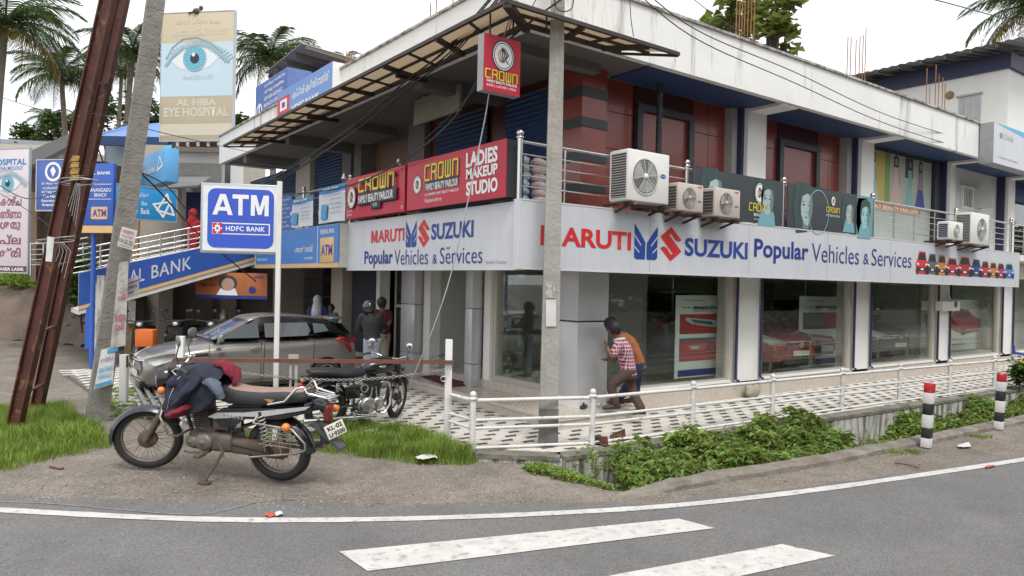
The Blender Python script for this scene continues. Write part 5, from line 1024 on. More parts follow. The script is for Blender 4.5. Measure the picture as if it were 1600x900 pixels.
for k, s_ in enumerate(('കാഴ്ച','ണ്ണാ','ശരൂ','പ്ല','ത്രി')): text(S, s_, .48*W_, (.54-.105*k)*H_, .88*W_, (.62-.105*k)*H_, PR('letter_plum', (.25,.07,.15)), t, bold=.03)
S.rect(0,0,W_,.05*H_,.004,m_ := MB()); m_.build('dark_strip', PR('plum', (.12,.03,.08)), t); text(S, 'LASER LASIK', .45*W_, .012*H_, .95*W_, .038*H_, WHI, t, bold=.02)
S, t, W_, H_ = flat_sign('insurance_sign', 'dark blue insurance sign with round white emblem behind the rusty pole', 57, 251, 328, 17.5, 132, 17.2, M('insurance_blue', (.06,.13,.4)), 'sign', .08, FRG)
m_ = MB(); S.ring(.34*W_, .77*H_, .17*W_, .17*W_, .045*W_, .006, m_); S.poly([(.34*W_,.66*H_),(.40*W_,.78*H_),(.34*W_,.88*H_),(.28*W_,.8*H_)], .007, m_); m_.build('round_emblem', WHI, t)
for k, s_ in enumerate(('ദി ന്യൂ ഇന്ത്യ','അഷ്വറൻസ് കമ്പനി','दि न्यू इन्डिया','The New India','Assurance Co Ltd','branch office')): text(S, s_, (.1+.03*(k%2))*W_, (.5-.085*k)*H_, .62*W_, (.56-.085*k)*H_, WHI, t, bold=.015)
S, t, W_, H_ = flat_sign('bank_post_sign', 'upright blue bank sign with tan ATM square on a blue post behind the leaning poles', 118, 256, 352, 15.5, 176, 15.3, M('bank_sign_blue', (.03,.1,.42), .4), 'sign', .08)
text(S, 'FEDERAL BANK', .0*W_, .82*H_, .93*W_, .87*H_, WHI, t, bold=.02); text(S, 'BRANCH', .5*W_, .46*H_, .82*W_, .52*H_, WHI, t, bold=.01); text(S, 'PARIPPANANGADU', .1*W_, .54*H_, .94*W_, .6*H_, WHI, t, bold=.01)
for b in (.42,.66): S.rect(.08*W_,b*H_,.95*W_,(b+.008)*H_,.005,m_ := MB()); m_.build('white_rule', WHI, t)
S.poly(rrect(.42*W_,.1*H_,.86*W_,.3*H_,.03), .006, m_ := MB()); m_.build('atm_square', TAN, t); text(S, 'ATM', .46*W_, .14*H_, .83*W_, .26*H_, PR('purple'), t, bold=.03, n=.01)
S.board(0,-.12*H_,W_,-.005,.08,m_ := MB()); m_.build('tan_stripe', TAN, t)
m_ = MB(); bp_ = S.T(.38*W_,0,-.12).translation; m_.tube([bp_, Vector((bp_.x, bp_.y, -.1))], .05, 10); m_.build('post', M('bank_sign_blue'), t)
S, t, W_, H_ = flat_sign('bank_sign', 'light blue bank sign with white double triangle emblem behind the ochre stained pole', 178, 288, 339, 16.6, 275, 17.6, M('bank_light_blue', (.03,.28,.6), .4, var=.03), 'sign', .08, FRG)
m_ = MB(); W2 = W_; q = lambda p_: [(x*W_, y*H_) for x, y in p_]; S.stroke(q([(.62,.5),(.78,.12),(.9,.62),(.62,.5)]), .045, .006, m_); S.stroke(q([(.68,.32),(.96,.2),(.84,.85),(.68,.32)]), .045, .008, m_); m_.build('triangle_emblem', WHI, t)
text(S, 'Bank', .42*W_, .16*H_, .56*W_, .34*H_, WHI, t, bold=.015); text(S, 'South Indian', .06*W_, .18*H_, .36*W_, .34*H_, WHI, t, bold=.01); text(S, 'സൗത്ത് ഇന്ത്യൻ', .08*W_, .66*H_, .54*W_, .82*H_, WHI, t, bold=.01); text(S, 'बैंक', .42*W_, .42*H_, .52*W_, .56*H_, WHI, t, bold=.01)
# angled sky blue sign box
S, t, W_, H_ = flat_sign('angled_sign', 'sky blue angled sign box above the light blue bank sign', 218, 248, 296, 21.5, 257, 19.5, M('sky_blue_sign', (.12,.38,.68), .4, var=.05), 'sign', .35)
P0 = dep(218,290,21.5); m_ = MB(); v0 = dep(257,280,19.5); m_.add([v0, dep(268,280,19.7), dep(268,226,19.7), dep(257,228,19.5)], [(0,1,2,3)]); m_.build('end_face', M('sky_cyan', (.2,.6,.8), .4), t)
text(S, 'South Indian Bank', .1*W_, .4*H_, .65*W_, .6*H_, WHI, t, bold=.02); m_ = MB(); S.stroke([(.72*W_,.4*H_),(.8*W_,.8*H_),(.92*W_,.5*H_),(.72*W_,.4*H_)], .06, .006, m_); m_.build('triangle_emblem', WHI, t)
# white balcony house with the billboard roof, blue sheet roof, grey roofs
def bx(Z, x0, yt, yb, x1, depth, mb=None, mi=0):      # frontal box seen between the given pixels at depth Z
    P0 = dep(x0,yb,Z); P1 = dep(x1,yb,Z); A_ = Vector((P1.x-P0.x, P1.y-P0.y, 0)); S = SF(P0, A_); mb = mb or MB(); return mb.box(0,0,-depth,A_.length, dep(x0,yt,Z).z-P0.z, 0, mi, S.T())
h = thing('balcony_house', 'white house with a plain balcony wall behind the light blue signs', 'house', dep(300,430,24))
bx(24.2,262,230,284,352,1.6).build('balcony_wall', WALLW, h); bx(24.0,262,229,236,352,1.7).build('balcony_cap', M('cream_wall', (.48,.43,.36)), h); bx(25.9,215,226,420,352,4).build('back_wall', M('cream_wall'), h); bx(24.15,278,254,284,345,.05).build('recess', M('shade_plaster', (.42,.4,.37), .8), h)  # recess is a flat panel with shade put into its colour
bx(24.6,262,176,228,345,.12).build('dark_band', M('dark_wood_band', (.07,.03,.03), .7), h)
for k in range(5): bx(24.5,275+16*k,196,228,278+16*k,.1).build('post', WALLW, h)
SHB = M('shed_blue_sheet', (.02,.05,.14), .5); m_ = MB(); c = [dep(222,300,22), dep(310,292,20.2), dep(330,278,23.5), dep(246,274,25)]; m_.add(c+[p_+Vector((0,0,.05)) for p_ in c], [(0,1,2,3),(7,6,5,4),(0,4,5,1),(1,5,6,2),(2,6,7,3),(3,7,4,0)]); m_.build('lean_to_roof', M('grey_sheet', (.2,.19,.19), .6, var=.2), h)
bx(22.5,272,290,420,282,.3).build('pillar', M('cream_wall'), h); bx(24.0,284,300,420,345,.1).build('blue_shutter', SHB, h)
h = thing('white_shop_house', 'white house under a bright blue sheet roof behind the leaning concrete pole', 'house', dep(190,420,27)); bx(27,160,218,430,262,4).build('wall', WALLW, h)
m_ = MB(); c = [dep(150,212,26), dep(262,230,26), dep(262,192,29), dep(205,196,31)]; n_ = 14
a0, a1, b1, b0 = c; 
for k in range(n_): m_.beam(a0.lerp(a1,k/n_), b0.lerp(b1,k/n_), .09, .05)
m_.add([p_-Vector((0,0,.03)) for p_ in c], [(0,1,2,3)]); m_.build('blue_sheet_roof', M('blue_sheet', (.13,.25,.55), .4, var=.08), h); bx(25.9,152,212,226,262,.2).build('fascia', SHB, h)
bx(26.9,162,222,300,186,.1).build('window', M('window_grey', (.2,.22,.24), .4), h); bx(26.85,165,220,262,214,.12).build('hoarding', M('hoarding_pale', (.45,.55,.62), .6, var=.2, scale=1), h); bx(26.6,172,258,275,184,.4).build('outdoor_fan_unit', M('cream_metal', (.5,.45,.4)), h)
h = thing('grey_roof_house', 'low house with a long dark grey roof beyond the insurance sign', 'house', dep(60,400,45)); bx(45,-60,224,420,110,6).build('wall', M('cream_wall'), h); m_ = MB(); c = [dep(-60,232,44), dep(120,240,44), dep(100,222,52), dep(-60,214,52)]; m_.add(c+[p_-Vector((0,0,.3)) for p_ in c], [(0,1,2,3),(7,6,5,4),(0,4,5,1),(1,5,6,2),(2,6,7,3),(3,7,4,0)]); m_.build('roof', M('grey_tile', (.14,.14,.15), .7, var=.2), h)
h = thing('dark_shed', 'dark timber shed with a sloping roof behind the insurance sign', 'shed', dep(90,400,21)); m_ = MB(); c = [dep(42,262,20), dep(150,205,20), dep(150,190,24), dep(42,238,24)]; m_.add(c+[p_-Vector((0,0,.15)) for p_ in c], [(0,1,2,3),(7,6,5,4),(0,4,5,1),(1,5,6,2),(2,6,7,3),(3,7,4,0)]); m_.build('roof', M('shed_roof', (.05,.05,.055), .7), h); bx(22,46,250,440,160,1.5).build('wall', M('dark_brown', (.08,.05,.04), .8), h); bx(21.8,46,300,440,56,.2).build('post', M('brown_wall', (.2,.135,.09)), h)
# handrail left of the pole, embankment, blue sheet and plants
t = thing('lane_handrail', 'steel handrail on the embankment below the insurance sign', 'railing', dep(50,430,17)); 
for k, y in enumerate((381,390,398,406,414)): m_ = MB(); m_.tube([dep(48,y,17.4), dep(88,y-1,17.2), dep(138,y-10,16.0)], .022 if k == 0 else .012, 6); m_.build('rail', STEEL(), t)
for x in (48,68,88,110,130): m_ = MB(); m_.tube([dep(x,430,17.3), dep(x,379,17.3)], .02, 6); m_.build('post', STEEL(), t)
EMB = M('mud_embankment', (.15,.115,.09), .95, var=.35, scale=1.2, bump=1.0, bscale=9, dirt=(.5,8,.6,.66), dirtc=(.4,.38,.34))
em = MB(); vs = []; prof = [(0,0),(.15,.5),(.35,1.0),(.7,1.5),(1.6,1.75),(5,1.9)]
L0 = [pz(-260,520,0), pz(-60,528,0), pz(60,532,0), pz(120,540,0), pz(150,545,0)]; up_ = [1.0,1.0,1.0,.95,.75]
L1 = []
for a, b in zip(L0[:-1], L0[1:]): L1 += [a.lerp(b, i/8) for i in range(8)]
L1.append(L0[-1]); bk = Vector((_f0.x, _f0.y, 0))
for i, p_ in enumerate(L1):
    hh = 1.0 if i < len(L1)-9 else 1.0-.25*(i-(len(L1)-9))/8
    for (o, z) in prof: q_ = p_+bk*o+Vector((0,0,z*hh)); vs.append(q_+Vector((noise.noise(q_*1.3),noise.noise(q_*1.3+Vector((5,0,0))),noise.noise(q_*2+Vector((0,7,0)))))*.16)
k_ = len(prof); em.add(vs, [(i*k_+j, (i+1)*k_+j, (i+1)*k_+j+1, i*k_+j+1) for i in range(len(L1)-1) for j in range(k_-1)], 0, None, True)
tag(em.build('embankment', EMB), 'dark muddy embankment below the hospital banner', kind='structure')
t = thing('torn_sheet', 'torn blue and white sheet and white post at the foot of the ramp', 'sheet', dep(140,520,16)); bx(16.2,132,478,545,146,.05).build('blue_sheet', M('bank_sign_blue'), t); bx(16.1,146,430,562,162,.3).build('white_post', M('stained_white_wall'), t)
# garage contents banner
S, t, W_, H_ = flat_sign('bank_banner', 'wide orange banner with a smiling child hanging in the dark garage', 305, 425, 465, 18.2, 417, 17.8, M('banner_orange', (.42,.13,.04), .6, var=.1), 'banner', .03)
S.rect(0,0,W_,.13*H_,.004,m_ := MB()); m_.build('blue_strip', NVI, t); m_ = MB(); S.disc(.46*W_,.6*H_,.13*W_,.3*H_,.005,m_,1); S.poly([(.3*W_,.13*H_),(.6*W_,.13*H_),(.56*W_,.4*H_),(.36*W_,.4*H_)],.005,m_,2); S.disc(.46*W_,.55*H_,.09*W_,.24*H_,.007,m_,0); S.disc(.8*W_,.35*H_,.05*W_,.14*H_,.006,m_,3); m_.build('printed_child', [PR('skin_print'), HAIR, WHI, NVI], t)
text(S, 'EASY', .06*W_, .7*H_, .24*W_, .85*H_, PR('dark_red2', (.2,.02,.02)), t, bold=.02); text(S, 'HOME LOAN', .06*W_, .45*H_, .28*W_, .58*H_, PR('dark_red2'), t, bold=.02); text(S, 'BANK', .82*W_, .8*H_, .95*W_, .9*H_, NVI, t, bold=.02)
S = SF((-.12,9.2,0),(0,-1,0)); t = thing('column_notices', 'column of small white notices on the cream pillar beside the dark shutter', 'notice', (-.12,9,2)); 
for k in range(5): S.board(-9.15, 2.18-.12*k, -8.9, 2.28-.12*k, .01, m_ := MB()); m_.build('notice', PAP, t); text(S, ('XEROX','PRINT','LAMINATION','SCAN','COLOUR')[k], -9.13, 2.2-.12*k, -8.92, 2.26-.12*k, BKI, t, bold=.02)
# house behind on the right, with blue edged roof
U2 = 19.0; c1 = pu(1577,82,U2); c0 = pu(1330,120,U2); h = thing('roof_house', 'white house with a navy edged sheet roof behind the right-hand parapet', 'house', (U2,c1.y,0)); yN, yF = c1.y, min(c0.y, c1.y+22)
zt = c1.z; m_ = MB(); m_.box(U2,yN,0,U2+9,yF+2,zt-.02); m_.build('wall', WALLW, h); m_ = MB(); m_.box(U2-.12,yN-.1,zt-.5,U2+9.2,yF+2.2,zt-.02); m_.build('navy_band', M('navy_paint'), h)
m_ = MB(); n_ = 30; vs = []
for k in range(n_*2+1): y = yN-1.1+(yF+3.5-yN)*k/(2*n_); z = .04*(k % 2); vs += [(U2-1.2,y,zt+.02+z),(U2+10,y,zt+1.6+z)]
m_.add(vs, [(2*k,2*k+1,2*k+3,2*k+2) for k in range(2*n_)]); m_.build('sheet_roof', M('roof_sheet_grey', (.3,.3,.3), .5, .2, var=.15), h)
for k in range(8): m_ = MB(); y = yN-.8+(yF-yN)*k/7; m_.beam((U2-1.15,y,zt-.04),(U2+.1,y,zt+.1),.06,.08); m_.build('rafter', M('rafter_brown', (.16,.13,.1), .8), h)
wa = pu(1533,147,U2); wb = pu(1497,197,U2); fr = MB().box(U2-.03,wa.y,wb.z,U2,wb.y,wa.z).build('window', M('shutter_grey', (.5,.5,.48)), h); 
for k in range(3): MB().box(U2-.05,wa.y+.05+k*(wb.y-wa.y)/3,wb.z+.05,U2-.03,wa.y-.05+(k+1)*(wb.y-wa.y)/3,wa.z-.05).build('shutter_leaf', M('shutter_panel', (.42,.43,.46), .6), fr)
MB().box(U2-.08,wa.y-.05,wa.z,U2,wb.y+.05,wa.z+.06).build('lintel', M('grey_trim', (.36,.35,.34)), h); p_ = pu(1484,149,U2); m_ = MB(); m_.ball(p_, .14); m_.build('wall_fitting', M('ochre_pole', (.3,.2,.11)), h)
# roof hut on the left roof
U0 = -.6; hB = pu(472,68,U0); hA = pu(414,114,U0); hC = pv(566,96,hB.y); h = thing('roof_hut', 'white and navy roof hut under a corrugated grey sheet roof above the roof signs', 'hut', (1,hB.y,6.2))
yb, ya, ux, zt = hB.y+.7, hA.y-.5, hC.x-.5, min(hB.z, hC.z)
m_ = MB(); m_.box(U0+.9,yb,6.0,ux,ya,zt-1.0); m_.build('wall', WALLW, h); m_ = MB(); m_.box(U0+.88,yb-.02,zt-1.0,ux+.02,ya+.02,zt-.15); m_.build('navy_band', M('navy_paint'), h)
hD = Vector((hC.x, hA.y, hC.z)); vs = []; m_ = MB()
for k in range(61): s_ = k/60; z = Vector((0,0,.04*(k % 2))); vs += [hB.lerp(hA,s_)+z, hC.lerp(hD,s_)+z]
m_.add(vs, [(2*k,2*k+1,2*k+3,2*k+2) for k in range(60)]); m_.build('sheet_roof', M('roof_sheet_grey'), h)
for k in range(5): m_ = MB(); s_ = k/4; m_.beam(hB.lerp(hA,s_)-Vector((-.1,0,.08)), hC.lerp(hD,s_)-Vector((.1,0,.08)), .07,.09); m_.build('rafter', M('rafter_brown'), h)
# rebars
RBM = M('rusty_rebar', (.3,.14,.06), .8, var=.3)
def rebars(pts, zb, label):
    t = thing('rebar_cluster', label, 'steel rods', (pts[0][0].x, pts[0][0].y, zb), group='bare steel rods left on the roof')
    for p_, z1 in pts: m_ = MB(); m_.tube([(p_.x,p_.y,zb),(p_.x+.02,p_.y,z1)], .011, 6); m_.build('rod', RBM, t)
    m_ = MB(); 
    for z in (.4,.75): m_.tube([(pts[0][0].x,pts[0][0].y,zb+z),(pts[-1][0].x,pts[-1][0].y,zb+z)], .01, 5)
    m_.build('tie', RBM, t)
for xs_, yt, vpl, lb in (((1147,1152,1156,1160,1165,1170,1175), -40, .1, 'dense cluster of ochre rods in front of the big leaved tree'), ((1322,1327,1335,1341,1346,1350), 40, .1, 'grey rods on the middle of the right-hand parapet'), ((1447,1452,1461,1466,1472,1476), 95, .1, 'rods in front of the white house with the navy edged roof')):
    rebars([(pv(x, 150, vpl), pv(x, yt+random.uniform(0,40), vpl).z) for x in xs_], 5.9, lb)
rebars([(pu(x, 90, -.3), pu(x, random.uniform(76,90), -.3).z) for x in (540,544,548,552)], 5.9, 'short ochre rods beside the pale blue roof sign'); rebars([(pu(x, 30, -.3), pu(x, yt_, -.3).z) for x, yt_ in ((671,5),(680,-10),(706,-10))], 5.9, 'thin rods on the roof above the tan awning')

# ================================================================ WIRES
def wire(pts, r, label, mat=WIRE, sag=0, cat='cable', group=None):
    P_ = catmull([tuple(dep(*q)) for q in pts], 8); m_ = MB(); m_.tube([Vector(q) for q in P_], r, 5); return tag(m_.build('cable', mat), label, cat, group)
for k, (dx, dy, dz) in enumerate(((0,0,0),(5,4,.1),(-6,3,.05),(9,9,-.1),(2,12,.1))):
    wire([(800+dx,-40+dy,8.8+dz),(702+dx,74+dy,10.2+dz),(640+dx*.7,122+dy,11.4),(560+dx*.5,190+dy*.8,13),(470,250+dy,15),(380,300+dy*1.3,17.5)], .011, ('uppermost','second','third','fourth','lowest')[k]+' black cable of the thick bundle crossing in front of the tan awning', group='bundled black cables under the tan awning')
wire([(1010,-90,9),(795,62,9.2),(700,195,10),(600,268,12.2),(520,296,13.5),(430,305,15)], .014, 'dark cable curving from the top of the centre pole down to the ATM sign')
wire([(822,-20,9.3),(800,20,9.25),(770,118,9.2),(755,200,9.2),(712,400,9.15),(680,505,9.1),(640,602,9.2)], .009, 'pale stay wire slanting down past the red boards to the paving', WIRG)
m_ = MB(); m_.tube([dep(772,96,9.15), dep(765,125,9.15)], .03, 8); m_.ball(dep(766,134,9.15), .045); m_.ball(dep(700,386,9.15),.03); tag(m_.build('stay_insulator', M('insulator', (.35,.33,.33), .4)), 'small grey insulators clamped on the slanting stay wire', 'insulator')
wire([(811,-30,9.2),(790,60,9.2),(735,148,9.7),(650,230,11),(610,262,12)], .007, 'thin dark wire running behind the hanging sign')
for k, (o, lb) in enumerate(((0, 'upper'), (14, 'lower'))): wire([(960,-60+o,9),(1080,42+o,10),(1240,112+o*1.2,12),(1400,185+o,15),(1560,232+o,19),(1700,262+o,23)], .008, '%s of the two thin wires running along the right-hand parapet' % lb)
wire([(1020,-60,9),(1140,40,12),(1300,130,18),(1500,210,24)], .006, 'thin wire above the right-hand parapet near the big leaved tree'); wire([(1400,-15,20),(1500,10,24),(1640,50,30)], .02, 'short sagging wire near the palm at the top right')
wire([(865,-20,9.2),(868,8,9.1),(876,17,9.0),(888,17,9.0),(895,8,9.1),(897,-20,9.2)], .008, 'dangling loop of black cable beside the centre pole top'); wire([(843,-10,9.2),(832,10,9.2),(828,26,9.25)], .006, 'short loose wire end left of the centre pole top')
wire([(984,-5,9.7),(986,30,9.8),(990,57,9.9)], .006, 'thin vertical wire hanging over the parapet right of the centre pole')
wire([(-60,130,14),(60,170,12),(150,178,10),(252,207,11),(400,240,16)], .006, 'thin wire crossing between the leaning poles and the beige billboard')
wire([(222,272,10.5),(250,300,11.5),(290,345,13),(318,372,15),(400,440,17)], .014, 'black cable drooping from the leaning concrete pole past the handrail', group='cables drooping behind the ATM sign'); wire([(222,270,10.5),(262,292,12),(300,335,14),(350,360,16)], .010, 'thin cable drooping from the leaning concrete pole past the handrail', group='cables drooping behind the ATM sign')
wire([(-40,262,12),(40,310,11),(120,285,9.3)], .008, 'wire from the left edge to the knot on the rusty pole'); wire([(-20,290,13),(60,340,12),(120,392,12)], .006, 'thin wire crossing in front of the hospital banner')
# ================================================================ VEHICLES
TYRE = M('tyre_rubber', (.022,.021,.02), .85, var=.25, scale=12, bump=.3, dirt=(.4,6,.5,.75), dirtc=(.09,.08,.065)); RIMB = M('dusty_rim', (.2,.17,.14), .5, .6, var=.25); BLP = M('black_gloss', (.012,.012,.015), .22, var=.2, coat=.5, dirt=(.35,5,.5,.8), dirtc=(.08,.075,.065))
BLM = M('black_matt', (.03,.03,.032), .6, var=.25, dirt=(.5,8,.5,.75), dirtc=(.10,.085,.07)); ENG = M('dirty_engine', (.13,.11,.095), .6, .3, var=.4, scale=14, bump=.4); ENGS = M('alloy_engine', (.5,.49,.47), .3, .9, var=.15, scale=10)
ORANGEL = M('orange_lens', (.8,.22,.02), .2, coat=.5); REDL = M('red_lens', (.45,.015,.015), .2, coat=.5); LENS = M('clear_lens', (.6,.6,.57), .15, .1, coat=.6, var=.1); MUD = M('muddy_brown', (.11,.075,.055), .85, var=.35)
def wheel(par, name, cx, rt, tw, n_sp, rimmat, hubmat, T=TR(), R_=.3, disc=False):
    o = thing(name, None, None, (0,0,0)) if 0 else None
    m_ = MB(); m_.torus(R_-tw/2, tw/2, 44, 10, 0, T@TR(cx,0,R_)@SCL(1,1.0,1))
    for k in range(80): a = 2*math.pi*k/80; m_.box(-.006,-tw*.36,-.004,.006,tw*.36,.002,0,T@TR(cx+(R_-.002)*math.cos(a),0,R_+(R_-.002)*math.sin(a))@Matrix.Rotation(-a+math.pi/2,4,'Y'))
    t = m_.build('wheel', TYRE, par, False)
    m_ = MB(); rr = R_-tw*.92; m_.torus(rr, .014, 44, 8, 0, T@TR(cx,0,R_), fl=1.6); m_.build('rim', rimmat, t, False)
    m_ = MB()
    for k in range(n_sp):
        a = 2*math.pi*k/n_sp; s_ = 1 if k % 2 else -1; b = a+(.5 if (k//2) % 2 else -.5)
        m_.tube([T@Vector((cx+.045*math.cos(b),s_*.035,R_+.045*math.sin(b))), T@Vector((cx+rr*math.cos(a),0,R_+rr*math.sin(a)))], .0022, 4, cap=False)
    m_.build('spokes', rimmat, t, False)
    m_ = MB(); HT = T@TR(cx,0,R_)@RX(90); m_.lathe([(0,-.06),(.03,-.06),(.05,-.045),(.06,-.04),(.06,.04),(.05,.045),(.03,.06),(0,.06)], 20, 0, HT)
    if disc: m_.lathe([(.06,.05),(.12,.05),(.12,.056),(.06,.056)], 28, 0, HT)
    else: m_.lathe([(.0,-.05),(.08,-.05),(.085,-.03),(.085,.0)], 24, 0, HT)
    m_.build('hub', hubmat, t, False); return t
def fender(par, cx, R_, r, w_, a0, a1, mat, T=TR(), name='fender', n_=18):
    m_ = MB(); vs = []; k_ = 7
    for i in range(n_+1):
        a = R(a0+(a1-a0)*i/n_)
        for j in range(k_):
            f_ = -1+2*j/(k_-1); rr = r-.045*abs(f_)**2.5; vs.append((cx+rr*math.cos(a), w_*f_*.5, R_+rr*math.sin(a)))
    m_.add(vs, [(i*k_+j, i*k_+j+1, (i+1)*k_+j+1, (i+1)*k_+j) for i in range(n_) for j in range(k_-1)], 0, T, True); return m_.build(name, mat, par, False)
def loft(rings, mb, mi=0, T=None, caps=True):
    n = len(rings[0]); vs = [p for r_ in rings for p in r_]; fs = [(i*n+j, i*n+(j+1)%n, (i+1)*n+(j+1)%n, (i+1)*n+j) for i in range(len(rings)-1) for j in range(n)]
    mb.add(vs, fs, mi, T, True)
    if caps: mb.add(rings[0], [tuple(range(n))[::-1]], mi, T, True); mb.add(rings[-1], [tuple(range(n))], mi, T, True)
def ell_ring(x, zc, hy, hz, n=14, sq=.8, yo=0): return [(x, yo+hy*math.copysign(abs(math.cos(a))**sq, math.cos(a)), zc+hz*math.copysign(abs(math.sin(a))**sq, math.sin(a))) for a in [2*math.pi*k/n for k in range(n)]]
def spring(p, q, r, n, w_, T=TR()):
    p, q = Vector(p), Vector(q); d = (q-p); u = d.normalized().orthogonal().normalized(); v = d.normalized().cross(u); m_ = MB()
    m_.tube([T@(p+d*i/(n*10)+(u*math.cos(2*math.pi*i/10)+v*math.sin(2*math.pi*i/10))*r) for i in range(n*10+1)], w_, 5); return m_
# ---- commuter motorcycle in the foreground
ra = pz(441,750,0); fa = pz(243,722,.055); hd = fa-ra; L_ = hd.length; sc_ = L_/1.27
mo = thing('motorcycle', 'old black and silver commuter motorcycle on its side stand with a jacket over the tank', 'motorcycle', ra, rot=(R(-7), -math.asin(.055/L_), math.atan2(hd.y, hd.x)), scale=sc_)
mo.scale = (sc_*.965, sc_*.89, sc_*.89)
mo.location = ra+hd*.02
STT = TR(.93,0,.86)@RZ(24)@TR(-.93,0,-.86)
wheel(mo, 'wheel', 0, 0, .085, 36, RIMB, MUD, R_=.3); wheel(mo, 'wheel', 1.27, 0, .075, 36, RIMB, MUD, STT, R_=.3)
fender(mo, 1.27, .3, .335, .14, -8, 150, M('navy_black_fender', (.014,.018,.03), .3, var=.15, coat=.4, dirt=(.3,5,.5,.8), dirtc=(.1,.1,.1)), STT, 'front_fender'); fender(mo, 0, .3, .35, .15, 60, 178, BLP, name='rear_fender')
m_ = MB()
for s_ in (-1,1): m_.tube([(.985,s_*.085,.88),(1.13,s_*.085,.58)], .019, 10, 0, STT); 
m_.build('fork_tube', CHROME(), mo, False); m_ = MB()
for s_ in (-1,1): m_.tube([(1.11,s_*.085,.62),(1.28,s_*.075,.29)], [.027,.024], 10, 0, STT)
m_.build('fork_slider', MUD, mo, False)
m_ = MB(); m_.tube([(.97,0,.78),(.7,0,.76),(.4,0,.72),(-.2,0,.72)], .02, 8); m_.tube([(.97,0,.72),(.9,0,.45),(.85,0,.30),(.45,0,.27)], .018, 8); m_.tube([(.97,0,.9),(1.02,0,.7)], .03, 10)
for s_ in (-1,1): m_.tube([(.42,s_*.09,.33),(0,s_*.1,.30)], .018, 8); m_.tube([(.42,s_*.08,.33),(.40,s_*.08,.70),(.1,s_*.09,.73)], .014, 8); m_.tube([(-.2,s_*.08,.72),(.42,s_*.08,.45)], .011, 8)
m_.build('frame', BLM, mo, False)
m_ = MB(); m_.cbox(.40,-.13,.24,.84,.13,.42,.04); m_.cbox(.58,-.07,.40,.78,.07,.46,.02)
for k in range(9): z = .455+.02*k; m_.cbox(.615+.005*k,-.085,z,.805+.005*k,.085,z+.009,.003)
m_.cbox(.66,-.065,.62,.85,.065,.70,.015); m_.tube([(.72,0,.44),(.76,0,.66)], .05, 12); m_.build('engine', ENG, mo, False)
for (x, z, r_) in ((.66,.335,.085),(.78,.33,.06)): m_ = MB(); m_.lathe([(0,.03),(r_*.8,.03),(r_,.012),(r_,-.02)], 24, 0, TR(x,.14,z)@RX(-90)); m_.lathe([(0,.035),(r_*.3,.035),(r_*.35,.02)], 12, 0, TR(x,.14,z)@RX(-90)); m_.build('engine_cover', M('dull_alloy', (.2,.18,.155), .5, .5, var=.3), mo, False)
m_ = MB(); m_.cbox(.44,-.05,.45,.60,.1,.60,.02); m_.cbox(-.1,-.03,.23,.44,.10,.38,.035); m_.build('chain_case', MUD, mo, False); m_ = MB(); m_.tube([(.80,-.1,.60),(.93,-.13,.52),(.93,-.14,.30),(.7,-.15,.22),(.3,-.17,.24)], .02, 8); m_.tube([(.3,-.17,.24),(.25,-.17,.25),(-.35,-.18,.34)], [.02,.04,.045], 12); m_.build('exhaust', M('rusty_chrome', (.3,.27,.24), .35, .8, var=.3), mo, False)
m_ = MB(); rings = [ell_ring(.98,.80,.05,.06),ell_ring(.93,.83,.12,.10),ell_ring(.8,.85,.155,.125),ell_ring(.62,.84,.145,.115),ell_ring(.48,.79,.10,.07)]; loft(rings, m_); m_.build('fuel_tank', BLP, mo, False)
m_ = MB(); sec = [(.52,.80,.10,.075),(.44,.80,.125,.085),(.3,.79,.14,.075),(.1,.80,.14,.07),(-.1,.83,.13,.065),(-.28,.855,.11,.05),(-.34,.86,.07,.03)]
loft([ell_ring(x,z,hy,hz,16,.6) for x,z,hy,hz in sec], m_); m_.build('seat', M('worn_seat', (.03,.03,.033), .55, var=.2), mo, False)
m_ = MB(); loft([[(x, -hy*.82, z+hz*.72),(x, -hy*.5, z+hz*1.03),(x, 0, z+hz*1.09),(x, hy*.5, z+hz*1.03),(x, hy*.86, z+hz*.72),(x,hy*.5,z+hz*.6),(x,-hy*.5,z+hz*.6)] for x,z,hy,hz in sec[1:-1]], m_); m_.build('seat_top', M('faded_pink_vinyl', (.30,.20,.165), .8, var=.25, scale=4, dirt=(.6,4,.5,.7), dirtc=(.09,.08,.08)), mo, False)
m_ = MB(); m_.add([(.02,.14,.80),(.05,.142,.825),(-.05,.142,.825),(-.015,.142,.79)],[(0,1,2,3)]); m_.build('seat_badge', M('gold_badge', (.45,.25,.06), .4), mo, False)
SPA = M('silver_stripe', (.55,.55,.54), .3, .2, var=.08, dirt=(.4,8,.55,.7), dirtc=(.2,.18,.15))
for s_ in (-1,1):
    m_ = MB(); pl = [(.60,.60),(.48,.68),(.30,.70),(-.30,.77),(-.40,.83),(-.36,.73),(-.1,.64),(.25,.60),(.36,.52),(.5,.50)]; m_.prism(pl, .03, 0, TR(0,s_*.11+(.015 if s_>0 else .015),0)@RX(90)); m_.build('side_panel', BLP, mo, False)
    m_ = MB(); pl = [(.62,.585),(.52,.635),(.26,.665),(-.38,.795),(-.33,.755),(.08,.645),(.30,.625),(.40,.60),(.55,.575)]; m_.prism(pl, .006, 0, TR(0,s_*.128+(.005 if s_>0 else 0),0)@RX(90)); m_.build('silver_stripe', SPA, mo, False)
m_ = MB(); 
for k in range(6): m_.box(.46-.035*k,.13,.607-.002*k,.44-.035*k,.134,.627)
m_.build('model_lettering', M('print_grey'), mo, False)
for s_ in (-1,1):
    spring((.09,s_*.135,.66),(.03,s_*.135,.36),.03,9,.006).build('shock_spring', SPA, mo, False); m_ = MB(); m_.tube([(.10,s_*.135,.69),(.02,s_*.135,.30)], .014, 8); m_.build('shock_absorber', BLM, mo, False)
